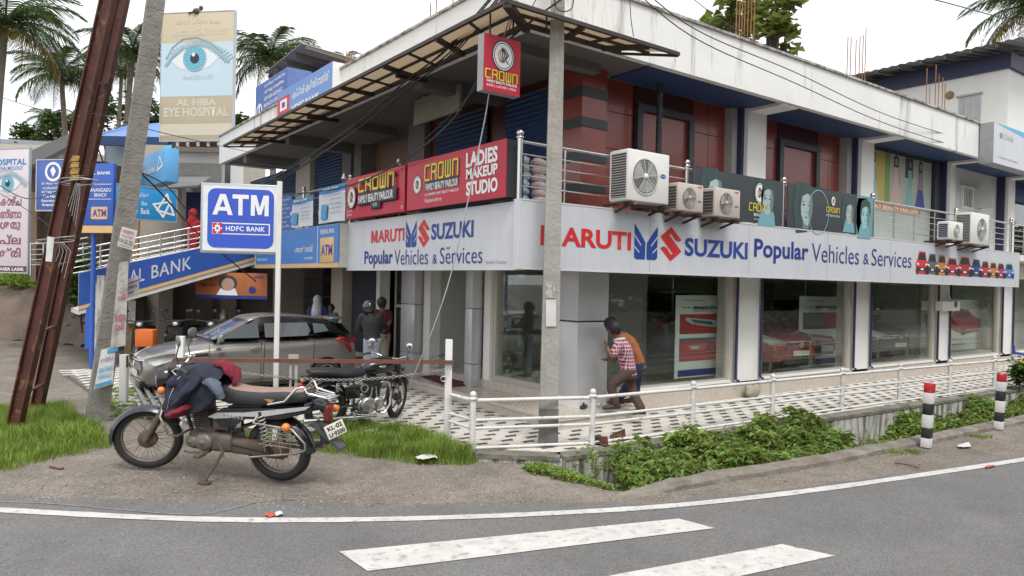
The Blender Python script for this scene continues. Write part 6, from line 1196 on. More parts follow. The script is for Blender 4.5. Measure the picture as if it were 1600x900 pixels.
m_ = MB(); yy = .19; fr_ = [(.13,yy,.60),(-.24,yy,.58),(-.36,yy,.46),(-.36,yy,.40),(-.28,yy,.36),(.16,yy,.27)]; m_.tube([(x,y,z) for x,y,z in fr_], .010, 8); 
for k in range(5): z = .40+.04*k; m_.tube([(.08-.02*k,yy,z+.01),(-.33+.02*k,yy,z)], .005, 6)
for x in (.05,-.1,-.2): m_.tube([(x,yy,.60),(x-.03,yy,.34)], .005, 6)
m_.tube([(.13,yy,.60),(.12,.13,.66)], .008, 6); m_.build('leg_guard_frame', M('aged_chrome', (.38,.34,.29), .38, .8, var=.3, dirt=(.7,9,.5,.7), dirtc=(.1,.07,.05)), mo, False)
m_ = MB()
for s_ in (-1,1): m_.tube([(.02,s_*.13,.77),(-.15,s_*.145,.82),(-.26,s_*.14,.95),(-.30,s_*.10,.96),(-.33,s_*.09,.90),(-.5,s_*.08,.87)], .011, 8)
for k in range(4): m_.tube([(-.28,-.07+.047*k,.88),(-.54,-.06+.04*k,.86)], .006, 6)
m_.tube([(-.54,-.08,.86),(-.54,.08,.86)], .008, 6); m_.build('rear_rack', CHROME(), mo, False)
m_ = MB(); loft([ell_ring(-.30,.76,.09,.06),ell_ring(-.42,.79,.075,.055),ell_ring(-.48,.77,.05,.04)], m_); m_.build('tail_cowl', BLP, mo, False)
m_ = MB(); m_.cbox(-.51,-.05,.63,-.45,.05,.79,.02); m_.build('tail_light', M('dull_red_lens', (.16,.012,.01), .3, coat=.3, var=.2), mo, False)
m_ = MB(); m_.cbox(-.50,-.05,.42,-.42,.05,.62,.015); m_.build('plate_bracket', BLM, mo, False)
for s_ in (-1,): m_ = MB(); m_.ball((-.48,s_*.13,.715),.036,0,None,12,8); m_.build('indicator', ORANGEL, mo, False); m_ = MB(); m_.tube([(-.42,s_*.05,.71),(-.475,s_*.11,.715)],.008,6); m_.build('indicator_stalk', BLM, mo, False)
m_ = MB(); m_.ball((-.19,.20,.60),.038,0,None,12,8); m_.build('indicator', ORANGEL, mo, False)
PT = TR(-.56,.03,.57)@RZ(232)@RX(-14)@RY(-16)@SCL(.86,.86,.86); m_ = MB(); m_.cbox(-.105,-.006,-.075,.105,.0,.075,.004,0,PT); pl_ = m_.build('number_plate', M('plate_white', (.65,.62,.52), .5, var=.06, dirt=(.4,12,.55,.7), dirtc=(.3,.27,.22)), mo, False)
def local_text(body, T, x0, z0, x1, z1, mat, par, bold=.03, name='plate_lettering'):       # text lying in the xz plane of T, facing -y
    me = text_mesh(body, bold); xs = [v.co.x for v in me.vertices]; ys = [v.co.y for v in me.vertices]; a, b, c, d = min(xs), max(xs), min(ys), max(ys)
    for v in me.vertices: v.co = T @ Vector((x0+(x1-x0)*(v.co.x-a)/(b-a), -.009, z0+(z1-z0)*(v.co.y-c)/(d-c)))
    me.materials.clear(); me.materials.append(mat); o = bpy.data.objects.new(name, me); COL.objects.link(o); o.parent = par
PT2 = PT@RZ(0); local_text('KL·02', PT2, -.08, .01, .085, .058, BKI, mo); local_text('U·9200', PT2, -.085, -.06, .09, -.012, BKI, mo)
m_ = MB(); m_.add([(-.36,-.06,.62),(-.36,.06,.62),(-.62,.05,.40),(-.62,-.05,.40),(-.34,-.06,.60),(-.34,.06,.60),(-.60,.05,.37),(-.60,-.05,.37)], [(0,1,2,3),(7,6,5,4),(0,4,5,1),(1,5,6,2),(2,6,7,3),(3,7,4,0)]); m_.build('mud_flap', M('grey_plastic', (.07,.075,.085), .5), mo, False)
m_ = MB(); m_.tube([(.47,.12,.27),(.55,.26,.05),(.56,.28,.012)], .014, 8); m_.box(.51,.25,.0,.61,.32,.014); m_.tube([(.50,.17,.2),(.46,.2,.13)], .006, 6); m_.build('side_stand', MUD, mo, False)
m_ = MB(); m_.tube([(.62,.1,.24),(.62,.26,.25)], .012, 8); m_.cbox(.59,.2,.235,.65,.31,.27,.008); m_.tube([(.62,.15,.25),(.75,.2,.24),(.82,.2,.25)], .009, 6); m_.tube([(.50,.15,.35),(.44,.19,.27),(.42,.2,.24)], .009, 6); m_.build('foot_controls', MUD, mo, False)
m_ = MB(); m_.tube([(1.0,0,.74),(1.02,.2,.66),(1.0,.27,.58),(.92,.27,.42),(.86,.24,.40),(.84,.05,.42)], .012, 8); m_.tube([(1.0,0,.74),(1.02,-.2,.66),(1.0,-.27,.58),(.92,-.27,.42),(.86,-.24,.40)], .012, 8); m_.build('crash_guard', M('aged_chrome'), mo, False)
m_ = MB(); loft([ell_ring(1.00,.90,.05,.07,14,.9),ell_ring(1.05,.90,.10,.115,14,.9),ell_ring(1.13,.89,.105,.12,14,.8),ell_ring(1.155,.89,.10,.11,14,.8)], m_, 0, STT); m_.build('headlamp_cowl', BLP, mo, False); m_ = MB(); m_.add([STT@Vector(p_) for r_ in (ell_ring(1.157,.885,.092,.10,14,.8),ell_ring(1.175,.885,.055,.06,14,.9)) for p_ in r_]+[STT@Vector((1.18,0,.885))], [(j,(j+1)%14,14+(j+1)%14,14+j) for j in range(14)]+[(14+j,14+(j+1)%14,28) for j in range(14)], 0, None, True); m_.build('headlamp', LENS, mo, False)
m_ = MB(); m_.cbox(.93,-.10,.97,1.06,.10,1.04,.02,0,STT); m_.build('instrument_cluster', BLM, mo, False)
for s_ in (-1,1): m_ = MB(); m_.ball(STT@Vector((1.10,s_*.155,.82)),.035,0,None,12,8,(1,.9,1)); m_.build('indicator', ORANGEL, mo, False)
m_ = MB(); m_.tube([(.95,-.09,.95),(.95,-.10,1.02),(.93,-.22,1.06),(.84,-.36,1.04)], .011, 8, 0, STT); m_.tube([(.95,.09,.95),(.95,.10,1.02),(.93,.22,1.06),(.84,.36,1.04)], .011, 8, 0, STT); m_.tube([(.95,-.1,.99),(.95,.1,.99)], .011, 8, 0, STT); m_.build('handlebar', CHROME(), mo, False)
for s_ in (-1,1):
    m_ = MB(); m_.tube([(.90,s_*.27,1.055),(.82,s_*.39,1.037)], .018, 10, 0, STT); m_.build('grip', BLM, mo, False); m_ = MB(); m_.tube([(.95,s_*.24,1.05),(.97,s_*.30,1.04),(.91,s_*.40,1.03)], .006, 6, 0, STT); m_.cbox(.91,s_*.2-.02,1.03,.95,s_*.2+.03,1.08,.008,0,STT); m_.build('lever', CHROME(), mo, False)
MT_ = STT@TR(.93,.20,1.06); m_ = MB(); m_.tube([(0,0,0),(.02,.02,.10),(-.01,.05,.20)], .006, 6, 0, MT_); m_.build('mirror_stem', BLM, mo, False); m_ = MB(); m_.ball((0,0,0),.07,0,MT_@TR(-.01,.05,.25)@RZ(25),16,10,(.22,1,.78)); m_.build('mirror', M('mirror_back_dusty', (.17,.18,.17), .35, .2, var=.2), mo, False)
MT_ = STT@TR(.93,-.20,1.06); m_ = MB(); m_.tube([(0,0,0),(.02,-.03,.10),(-.01,-.07,.18)], .006, 6, 0, MT_); m_.build('mirror_stem', BLM, mo, False); m_ = MB(); m_.ball((0,0,0),.065,0,MT_@TR(-.01,-.07,.23)@RZ(-25),16,10,(.22,1,.78)); m_.build('mirror', M('mirror_back_dusty'), mo, False)
m_ = MB()
for k in range(4): m_.tube([(.98,.03*k-.04,1.0),(1.08,.05*k-.07,.97),(1.06,.04*k-.05,.82),(.9,.03*k,.70)], .004, 5, 0, STT if k < 2 else TR())
m_.build('cables', BLM, mo, False)
# jacket draped over the tank
NAVC = M('navy_cloth', (.022,.026,.045), .9, var=.35, scale=9, bump=1.0, bscale=13); MARC = M('maroon_cloth', (.17,.012,.028), .9, var=.35, scale=9, bump=1.0, bscale=13); GRC = M('denim_cloth', (.10,.12,.16), .9, var=.25, scale=9, bump=.5, bscale=18)
T0 = wm(mo); jk = thing('jacket', 'dark navy and maroon hooded jacket draped over the tank of the commuter motorcycle', 'jacket', T0@Vector((.72,.1,.9)))
def drape(path, mat, name, jit=.012, n=16):        # cloth ribbon lofted through stations (x, [(y,z)...])
    m_ = MB(); k_ = len(path[0][1]); vs = []; cols_ = []
    P2 = []
    for i in range(k_): P2.append(catmull([(x, sec_[i][0], sec_[i][1]) for x, sec_ in path], 9))
    rows_ = list(zip(*P2)); out_ = []
    for r_ in rows_:
        c = catmull([tuple(q) for q in r_], 7); out_.append([Vector(q) for q in c])
    nn = len(out_[0])
    for r_ in out_:
        for q in r_:
            w1 = Vector((q.x*3+q.z*2, q.y*2, q.z*3)); fold = .03*(abs(noise.noise(w1*4.5))-.2)+.014*noise.noise(w1*11); dirv = Vector((.15, q.y, q.z-.72)).normalized()
            vs.append(T0@(q+dirv*fold+Vector((noise.noise(q*9), noise.noise(q*9+Vector((3,1,0))), noise.noise(q*8+Vector((0,5,2)))))*jit*1.2))
    m_.add(vs, [(i*nn+j, i*nn+j+1, (i+1)*nn+j+1, (i+1)*nn+j) for i in range(len(out_)-1) for j in range(nn-1)], 0, None, True)
    o = m_.build(name, mat, jk); sol = o.modifiers.new('s', 'SOLIDIFY'); sol.thickness = .02; sol.offset = 0; sm_ = o.modifiers.new('b', 'SUBSURF'); sm_.levels = 1; sm_.render_levels = 1; return o
drape([(1.00,[(.22,.62),(.20,.78),(.10,.92),(0,.95),(-.14,.86),(-.18,.7)]), (.88,[(.25,.60),(.24,.80),(.14,.98),(0,1.02),(-.17,.92),(-.2,.7)]), (.74,[(.24,.62),(.25,.82),(.17,1.0),(0,1.06),(-.18,.95),(-.22,.72)]), (.60,[(.22,.68),(.22,.84),(.16,.98),(0,1.04),(-.17,.95),(-.2,.75)]), (.50,[(.17,.78),(.18,.86),(.13,.95),(0,.99),(-.14,.92),(-.16,.8)])], NAVC, 'jacket_body')
def sleeve(pts, rad, mat, name, sq=1.0):
    m_ = MB(); P_ = catmull([tuple(q) for q in pts], 10); rr = catmull([(r_, 0) for r_ in rad], 10); n_ = 26; rings_ = []
    for i, q in enumerate(P_):
        a = Vector(P_[max(0,i-1)]); b = Vector(P_[min(len(P_)-1,i+1)]); d = (b-a).normalized(); u = d.cross(Vector((0,0,1))).normalized(); v = u.cross(d); r_ = rr[i][0]
        rings_.append([T0@(Vector(q)+(u*math.cos(2*math.pi*j/n_)+v*math.sin(2*math.pi*j/n_)*sq)*r_*(1+.42*noise.noise(Vector(q)*17+Vector((math.cos(2*math.pi*j/n_),math.sin(2*math.pi*j/n_),i*.15)))+.30*(abs(noise.noise(Vector((i*.55+math.sin(6.28*j/n_)*1.2, math.cos(6.28*j/n_)*1.1, rad[0]*90))))-.25))) for j in range(n_)])
    loft(rings_, m_); return m_.build(name, mat, jk)
sleeve([(.66,.20,1.0),(.70,.27,.88),(.78,.28,.76),(.84,.27,.68)], [.065,.072,.065,.05], NAVC, 'sleeve', .55); sleeve([(.70,.30,.72),(.79,.29,.66),(.90,.25,.60),(.97,.22,.58)], [.045,.07,.055,.015], MARC, 'cuff', .55)
sleeve([(.66,-.04,1.06),(.57,-.02,1.07),(.47,.0,1.04),(.40,.03,.97),(.41,.05,.86)], [.03,.06,.07,.055,.02], MARC, 'hood', .55); sleeve([(.60,.15,.90),(.54,.19,.95),(.47,.20,.90),(.43,.19,.80)], [.035,.06,.062,.05], GRC, 'grey_sleeve', .6)
m_ = MB(); m_.tube([T0@Vector(q) for q in ((.93,.262,.66),(.90,.262,.78),(.86,.20,.94),(.84,.12,1.0))], .004, 5); m_.build('zip', CHROME(), jk)
m_ = MB(); m_.tube([T0@Vector(q) for q in ((.72,.262,.66),(.72,.27,.8),(.72,.2,.97))], .0035, 5); m_.build('seam', BLM, jk)
m_ = MB(); m_.ball((.9,.2,.9),.06,0,T0,12,8,(1.2,.8,.8),.3,3); m_.build('gathered_cuff', NAVC, jk)

# ---- black and chrome classic motorcycle on the paving
ra = pz(507,672,.06); fa = pz(641,656,.06); hd = fa-ra; sc_ = hd.length/1.37
sc_ *= .95
bu = thing('motorcycle', 'black and chrome classic motorcycle parked on the white paving behind the red bar', 'motorcycle', ra, rot=(R(6), 0, math.atan2(hd.y, hd.x)), scale=sc_)
STB = TR(1.0,0,.9)@RZ(36)@TR(-1.0,0,-.9)
wheel(bu, 'wheel', 0, 0, .11, 40, BLM, BLM, R_=.325); wheel(bu, 'wheel', 1.37, 0, .09, 40, M('alloy_engine'), BLM, STB, R_=.33, disc=True)
fender(bu, 0, .325, .40, .19, 20, 185, BLP, name='rear_fender'); fender(bu, 1.37, .33, .375, .14, 20, 140, BLP, STB, 'front_fender')
m_ = MB(); loft([ell_ring(.52,.86,.05,.05),ell_ring(.58,.88,.10,.09),ell_ring(.72,.90,.135,.12),ell_ring(.88,.92,.15,.135),ell_ring(1.0,.92,.13,.11),ell_ring(1.06,.9,.07,.06)], m_); m_.build('fuel_tank', BLP, bu, False)
for s_ in (-1,1): m_ = MB(); m_.ball((.82,s_*.14,.92),.05,0,None,12,6,(1.6,.15,.35)); m_.build('tank_badge', CHROME(), bu, False)
m_ = MB(); loft([ell_ring(x,z,hy,hz,14,.6) for x,z,hy,hz in ((.55,.83,.09,.05),(.4,.83,.15,.06),(.2,.83,.16,.06),(.02,.86,.13,.06),(-.22,.87,.12,.055),(-.30,.87,.08,.03))], m_); m_.build('seat', M('black_vinyl', (.02,.02,.022), .5, var=.2), bu, False)
m_ = MB(); m_.tube([(1.0,0,.86),(.6,0,.80),(.2,0,.76),(-.25,0,.78)], .022, 8); m_.tube([(1.03,0,.78),(.98,0,.4),(.9,0,.28),(.4,0,.26)], .02, 8)
for s_ in (-1,1): m_.tube([(.42,s_*.1,.36),(0,s_*.11,.33)], .02, 8); m_.tube([(.4,s_*.09,.3),(.36,s_*.09,.78)], .016, 8)
m_.build('frame', BLM, bu, False)
for s_ in (-1,1): spring((.12,s_*.15,.74),(.03,s_*.15,.40),.032,9,.006).build('shock_spring', BLM, bu, False)
m_ = MB(); m_.cbox(.44,-.14,.24,.86,.14,.44,.06); m_.lathe([(0,.04),(.10,.04),(.13,.015),(.13,-.02)], 28, 0, TR(.6,-.15,.35)@RX(90)); m_.lathe([(0,.04),(.08,.04),(.10,.015),(.10,-.02)], 28, 0, TR(.76,-.15,.37)@RX(90)); m_.build('crankcase', ENGS, bu, False)
m_ = MB(); 
for k in range(10): m_.cbox(.60,-.1,.47+.025*k,.82,.1,.482+.025*k,.004)
m_.tube([(.71,0,.42),(.71,0,.72)], .06, 14); m_.cbox(.64,-.08,.70,.79,.08,.77,.02); m_.build('cylinder', BLM, bu, False)
m_ = MB(); m_.tube([(.64,-.12,.40),(.66,-.12,.62)], .012, 8); m_.tube([(.76,-.11,.42),(.72,-.11,.62)], .012, 8); m_.build('pushrod_tube', CHROME(), bu, False)
m_ = MB(); m_.cbox(.22,-.17,.47,.46,-.12,.68,.03); m_.lathe([(0,.02),(.075,.02),(.085,.0)], 24, 0, TR(.50,-.16,.62)@RX(90)); m_.build('side_cover', BLP, bu, False); m_ = MB(); m_.lathe([(.045,.022),(.055,.026),(.065,.022)], 20, 0, TR(.50,-.16,.62)@RX(90)); m_.build('side_badge', CHROME(), bu, False)
m_ = MB(); m_.cbox(.06,-.16,.60,.11,-.15,.72,.01); m_.build('silver_tag', SPA, bu, False)
m_ = MB(); m_.tube([(.80,-.10,.68),(.92,-.13,.67),(.97,-.15,.55),(.95,-.17,.34),(.86,-.18,.22),(.6,-.19,.20)], .02, 10); m_.tube([(.6,-.19,.20),(.45,-.19,.20),(.38,-.19,.2),(-.38,-.2,.22),(-.42,-.2,.22)], [.02,.022,.043,.045,.035], 14); m_.build('exhaust', CHROME(), bu, False)
m_ = MB(); m_.tube([(.72,-.18,.26),(.72,-.3,.27)], .014, 8); m_.tube([(.42,-.17,.26),(.42,-.28,.28)], .014, 8); m_.tube([(.30,-.17,.3),(.5,-.2,.25),(.58,-.2,.24)], .012, 8); m_.build('foot_peg', BLM, bu, False)
m_ = MB(); m_.tube([(1.0,0,.66),(1.04,-.24,.6),(1.02,-.3,.45),(.98,-.22,.3),(.94,0,.28)], .012, 8); m_.tube([(1.0,0,.66),(1.04,.24,.6),(1.02,.3,.45),(.98,.22,.3),(.94,0,.28)], .012, 8); m_.build('crash_guard', BLM, bu, False)
for s_ in (-1,1): m_ = MB(); m_.tube([(1.08,s_*.095,.92),(1.25,s_*.095,.56)], .028, 10, 0, STB); m_.build('fork_cover', BLM, bu, False); m_ = MB(); m_.tube([(1.23,s_*.095,.6),(1.38,s_*.085,.32)], .024, 10, 0, STB); m_.build('fork_slider', CHROME(), bu, False)
m_ = MB(); m_.lathe([(0,-.12),(.06,-.10),(.095,-.03),(.10,0)], 20, 0, STB@TR(1.20,0,.86)@RY(90)); m_.build('headlamp_shell', BLP, bu, False); m_ = MB(); m_.lathe([(.10,0),(.09,.02),(.0,.035)], 20, 0, STB@TR(1.20,0,.86)@RY(90)); m_.build('headlamp', LENS, bu, False)
m_ = MB(); m_.tube([(.86,-.36,1.05),(.98,-.27,1.07),(1.05,-.1,1.0),(1.05,.1,1.0),(.98,.27,1.07),(.86,.36,1.05)], .012, 8, 0, STB); m_.build('handlebar', CHROME(), bu, False)
for s_ in (-1,1):
    m_ = MB(); m_.tube([(.94,s_*.30,1.065),(.84,s_*.38,1.045)], .018, 8, 0, STB); m_.build('grip', BLM, bu, False); m_ = MB(); m_.tube([(.98,s_*.26,1.07),(1.0,s_*.29,1.13),(.97,s_*.31,1.19)], .006, 6, 0, STB); m_.build('mirror_stem', BLM, bu, False)
    m_ = MB(); m_.ball((0,0,0),.055,0,STB@TR(.97,s_*.31,1.23),18,10,(.2,1,1)); m_.build('mirror', CHROME(), bu, False); m_ = MB(); m_.ball(STB@Vector((1.14,s_*.16,.84)),.03); m_.build('indicator', BLM, bu, False)
for s_ in (-1,1): m_ = MB(); m_.ball((-.32,s_*.14,.72),.028); m_.build('indicator', ORANGEL, bu, False)
m_ = MB(); m_.cbox(-.44,-.05,.62,-.38,.05,.72,.015); m_.build('tail_light', REDL, bu, False); m_ = MB(); m_.tube([(.36,.12,.28),(.42,.2,.02)], .014, 8); m_.tube([(.36,-.12,.28),(.3,-.17,.02)], .012, 8); m_.build('stand', BLM, bu, False)

# ---- hatchback cars
def boolean_cut(o, cutters):
    for c in cutters:
        b = o.modifiers.new('cut', 'BOOLEAN'); b.operation = 'DIFFERENCE'; b.object = c; b.solver = 'EXACT'
    me = bpy.data.meshes.new_from_object(o.evaluated_get(bpy.context.evaluated_depsgraph_get())); o.modifiers.clear(); o.data = me
    for c in cutters: bpy.data.objects.remove(c)
CARGL = M('car_glass_dark', (.035,.045,.05), .05, var=.05, coat=1, spec=.8); CARBK = M('car_black_pillar', (.01,.01,.012), .25, coat=.4)
def hatchback(label, loc, rz, paint, group=None, L=3.84, W=1.72, H=1.5, glassm=None, detail=True):
    glassm = glassm or CARGL
    t = thing('car', label, 'car', loc, rz, group); hl = L/2; hw = W/2
    # stations: x from nose to tail, half width at belt, hood/deck height, belt height, bottom
    st = [(hl,.42,.62,.50,.30),(hl-.05,.58,.72,.60,.24),(hl-.20,.72,.82,.70,.20),(hl-.5,.80,.90,.80,.18),(hl-.9,.83,.97,.86,.18),(hl-1.2,.845,1.0,.89,.18),(.35,.855,1.0,.90,.18),(-.3,.86,1.0,.92,.18),(-.9,.86,1.0,.94,.18),(-1.35,.85,1.0,.95,.19),(-hl+.3,.82,1.0,.95,.22),(-hl+.08,.74,.98,.90,.28),(-hl,.66,.90,.80,.34)]
    rings = []
    for x, wb, zt, zb, z0 in st:
        wb *= hw/.86
        rings.append([(x,0,z0),(x,wb*.80,z0),(x,wb*.95,z0+.07),(x,wb*.995,z0+(zb-z0)*.45),(x,wb,zb-.10),(x,wb*.965,zb),(x,wb*.80,zt-.02),(x,wb*.4,zt),(x,0,zt),(x,-wb*.4,zt),(x,-wb*.80,zt-.02),(x,-wb*.965,zb),(x,-wb,zb-.10),(x,-wb*.995,z0+(zb-z0)*.45),(x,-wb*.95,z0+.07),(x,-wb*.80,z0)])
    m_ = MB(); loft(rings, m_); body = m_.build('body', paint, t, False); ss = body.modifiers.new('s', 'SUBSURF'); ss.levels = 2; ss.render_levels = 2
    xf, xr = hl-.78, -hl+.70; cut = []
    for x in (xf, xr):
        c = MB(); c.lathe([(.0,-1.2),(.335,-1.2),(.335,1.2),(.0,1.2)], 32, 0, TR(x,0,.31)@RX(90), False); c.add([], []); o = c.build('c', CARBK); bm = bmesh.new(); bm.from_mesh(o.data); bmesh.ops.remove_doubles(bm, verts=bm.verts, dist=1e-5); bmesh.ops.recalc_face_normals(bm, faces=bm.faces); bm.to_mesh(o.data); bm.free(); o.matrix_world = wm(t); cut.append(o)
    body.data.materials.append(CARBK)
    bm = bmesh.new(); bm.from_mesh(body.data); bmesh.ops.remove_doubles(bm, verts=bm.verts, dist=1e-5); bmesh.ops.recalc_face_normals(bm, faces=bm.faces); bm.to_mesh(body.data); bm.free()
    boolean_cut(body, cut)
    for p_ in body.data.polygons: p_.use_smooth = True
    m_ = MB(); m_.box(-hl+.35,-hw+.22,.25,hl-.4,hw-.22,.8); m_.build('wheel_well', CARBK, t, False)
    # greenhouse
    zr = H
    gh_ = [(hl-1.12,.74,.98,.66,1.0),(hl-1.35,.76,1.0,.64,1.12),(hl-1.75,.78,1.02,.60,zr-.10),(.05,.79,1.03,.59,zr-.02),(-.5,.79,1.03,.585,zr),(-1.0,.78,1.03,.575,zr-.03),(-1.40,.76,1.02,.56,zr-.10),(-1.68,.72,1.0,.56,zr-.32),(-1.80,.70,.98,.60,1.02)]
    rings = [[(x,wb,zb),(x,wt+.02,zt-.06),(x,wt-.06,zt-.005),(x,0,zt+.02),(x,-wt+.06,zt-.005),(x,-wt-.02,zt-.06),(x,-wb,zb)] for x,wb,zb,wt,zt in gh_]
    m_ = MB(); loft(rings, m_); o = m_.build('cabin_pillars', CARBK, t, False); s_ = o.modifiers.new('s', 'SUBSURF'); s_.levels = 1; s_.render_levels = 2
    m_ = MB(); loft([[(x,wt-.01,zt-.035),(x,wt-.10,zt+.012),(x,0,zt+.034),(x,-wt+.10,zt+.012),(x,-wt+.01,zt-.035),(x,0,zt-.03)] for x,wb,zb,wt,zt in gh_[2:7]]+[[(-1.55,.5,zr-.10),(-1.55,.4,zr-.09),(-1.55,0,zr-.08),(-1.55,-.4,zr-.09),(-1.55,-.5,zr-.10),(-1.55,0,zr-.12)]], m_); o = m_.build('roof', paint, t, False); s_ = o.modifiers.new('s', 'SUBSURF'); s_.levels = 1; s_.render_levels = 2
    for sg in (-1,1):
        def side(pts, name, n_=.012, mat=glassm):
            m_ = MB(); vs = [(x, sg*((.79-(z-1.02)*.40)+n_), z) for x, z in pts]; m_.add(vs, [tuple(range(len(vs))) if sg > 0 else tuple(range(len(vs)))[::-1]]); return m_.build(name, mat, t, False)
        side([(.78,1.045),(.05,1.045),(.05,zr-.14),(.30,zr-.15)][::1], 'side_window'); side([(-.06,1.045),(-.86,1.06),(-.92,1.15),(-.86,zr-.14),(-.06,zr-.14)], 'side_window'); side([(-.98,1.10),(-1.28,1.14),(-1.20,zr-.17),(-.98,zr-.15)], 'quarter_window', .016)
        m_ = MB(); m_.add([(.02,sg*.865,.24),(.03,sg*.868,.24),(.03,sg*.84,1.02),(.02,sg*.84,1.02)], [(0,1,2,3)])
        for xg in (.93,-.02,-.95): m_.tube([(xg,sg*(hw+.001),.30),(xg,sg*(hw+.004),.62),(xg-.01,sg*(hw-.0),.86),(xg-.02,sg*(hw-.03),.95)], .005, 5)
        m_.build('door_gap', CARBK, t, False)
        m_ = MB(); m_.tube([(.22,sg*(hw+.01),.86),(.14,sg*(hw+.03),.865),(.05,sg*(hw+.01),.86)], .014, 8); m_.build('door_handle', paint, t, False)
        m_ = MB(); m_.cbox(.72,sg*(hw+.02)-.07*0-.0 if 0 else sg*hw-.02,1.0,.80,sg*(hw+.20),1.13,.03); m_.build('mirror', paint, t, False); m_ = MB(); m_.cbox(.70,sg*(hw-.04),.96,.80,sg*(hw+.18),1.02,.02); m_.build('mirror_foot', CARBK, t, False)
        m_ = MB(); m_.cbox(-.9,sg*(hw-.02),.19,hl-1.15,sg*(hw+.003),.25,.01); m_.build('sill', CARBK, t, False)
        # lamps
        vs = [(hl-.10,sg*.44,.60),(hl-.06,sg*.50,.70),(hl-.34,sg*.745,.80),(hl-.55,sg*.80,.81),(hl-.42,sg*.80,.68),(hl-.20,sg*.70,.60)]; m_ = MB(); m_.add([(x+.025, y*1.03, z+.005) for x,y,z in vs]+[(x-.10, y*.92, z) for x,y,z in vs], [tuple(range(6)), *[(i,(i+1)%6,6+(i+1)%6,6+i) for i in range(6)]], 0, None, True); m_.build('headlight', LENS, t, False)
        vs = [(-hl+.10,sg*.62,.80),(-hl+.06,sg*.62,1.0),(-hl+.30,sg*.80,1.02),(-hl+.45,sg*.845,.98),(-hl+.26,sg*.83,.86),(-hl+.20,sg*.80,.72)]; m_ = MB(); m_.add([(x-.02, y*1.035, z) for x,y,z in vs]+[(x+.08, y*.92, z) for x,y,z in vs], [tuple(range(6))[::-1], *[(i,6+i,6+(i+1)%6,(i+1)%6) for i in range(6)]], 0, None, True); m_.build('tail_light', REDL, t, False)
        for x in (xf, xr):
            TT = TR(x, sg*(hw-.11), 0); m_ = MB(); m_.lathe([(.20,-.09),(.27,-.095),(.298,-.07),(.305,0),(.298,.07),(.27,.095),(.20,.09)], 36, 0, TT@TR(0,0,.305)@RX(90)); wl = m_.build('wheel', TYRE, t, False)
            m_ = MB(); HT = TT@TR(0,sg*.075,.305)@RX(-90*sg); m_.lathe([(.205,.0),(.195,.012),(.18,.0)], 32, 0, HT)
            for k in range(9): a = 2*math.pi*k/9; m_.beam(HT@Vector((.03*math.cos(a),.03*math.sin(a),.0)), HT@Vector((.19*math.cos(a),.19*math.sin(a),.004)), .035, .012)
            m_.lathe([(0,.012),(.05,.01),(.055,-.02)], 16, 0, HT); m_.build('rim', ENGS, wl, False)
    # front: grille, bumper, plate, badge; windscreen and rear window
    m_ = MB(); gr = [(hl+.012,.40,.40),(hl+.012,-.40,.40),(hl+.015,-.46,.56),(hl+.01,-.36,.66),(hl+.01,.36,.66),(hl+.015,.46,.56)]; m_.add([(x-(abs(y)*.12)**1.2, y, z) for x,y,z in gr]+[(x-.14, y*.96, z) for x,y,z in gr], [tuple(range(6))[::-1], *[(i,6+i,6+(i+1)%6,(i+1)%6) for i in range(6)]]); m_.build('grille', CARBK, t, False)
    m_ = MB(); m_.tube([(hl-.08,.46,.665),(hl+.02,.30,.675),(hl+.035,0,.68),(hl+.02,-.30,.675),(hl-.08,-.46,.665)], .010, 6); m_.torus(.045,.01,16,6,0,TR(hl+.035,0,.60)@RZ(90)); m_.build('chrome_trim', CHROME(), t, False)
    m_ = MB(); m_.cbox(hl-.10,-.5,.22,hl+.02,.5,.36,.03); m_.build('lower_grille', CARBK, t, False); m_ = MB(); m_.box(hl+.02,-.25,.385,hl+.03,.25,.49); m_.build('number_plate', M('plate_white'), t, False)
    m_ = MB(); k_ = 6; vs = []
    for i in range(2):
        x, w_, z = ((hl-1.12,.70,1.01),(hl-1.83,.56,zr-.085))[i]
        for j in range(k_+1): f_ = -1+2*j/k_; vs.append((x+.04*(1-f_*f_), w_*f_, z+.012))
    m_.add(vs, [(j,j+1,k_+1+j+1,k_+1+j) for j in range(k_)], 0, None, True); m_.build('windscreen', M('windscreen_glass', (.16,.19,.2), .05, var=.05, coat=1, spec=1) if detail else glassm, t, False)  # windscreen grey stands in for the reflected sky
    m_ = MB(); m_.tube([(hl-1.08,.5,1.05),(hl-1.2,.0,1.10)], .008, 5); m_.tube([(hl-1.08,-.05,1.05),(hl-1.2,-.45,1.10)], .008, 5); m_.build('wiper', CARBK, t, False)
    m_ = MB(); m_.add([(-1.84,.55,1.03),(-1.84,-.55,1.03),(-1.66,-.48,zr-.18),(-1.66,.48,zr-.18)], [(0,1,2,3)]); m_.build('rear_window', glassm, t, False); m_ = MB(); m_.cbox(-1.72,-.5,zr-.10,-1.45,.5,zr-.06,.015); m_.build('spoiler', paint, t, False)
    return t
SILV = M('silver_brown_paint', (.27,.255,.235), .28, .55, var=.04, scale=1, coat=.6, dirt=(.25,2,.5,.8), dirtc=(.2,.18,.15))
car1 = hatchback('silver brown hatchback parked behind the red bar and the thin white sign pole', (-3.20,5.72,-.03), math.pi, SILV, H=1.44, glassm=M('side_glass_sky_tone', (.11,.135,.145), .06, var=.1, scale=2, coat=1, spec=.8))  # side glass colour lightened to stand in for sky reflection and see-through
REDP = M('showroom_red_paint', (.36,.02,.025), .25, .2, var=.04, coat=.8)
hatchback('red hatchback with chrome grille line inside the second showroom window', (6.75,2.2,.33), R(-96), REDP, H=1.5)
hatchback('silver car standing behind the red hatchback inside the second showroom window', (6.6,5.0,.33), R(84), M('showroom_silver_paint', (.5,.5,.5), .3, .3, coat=.6), H=1.72)
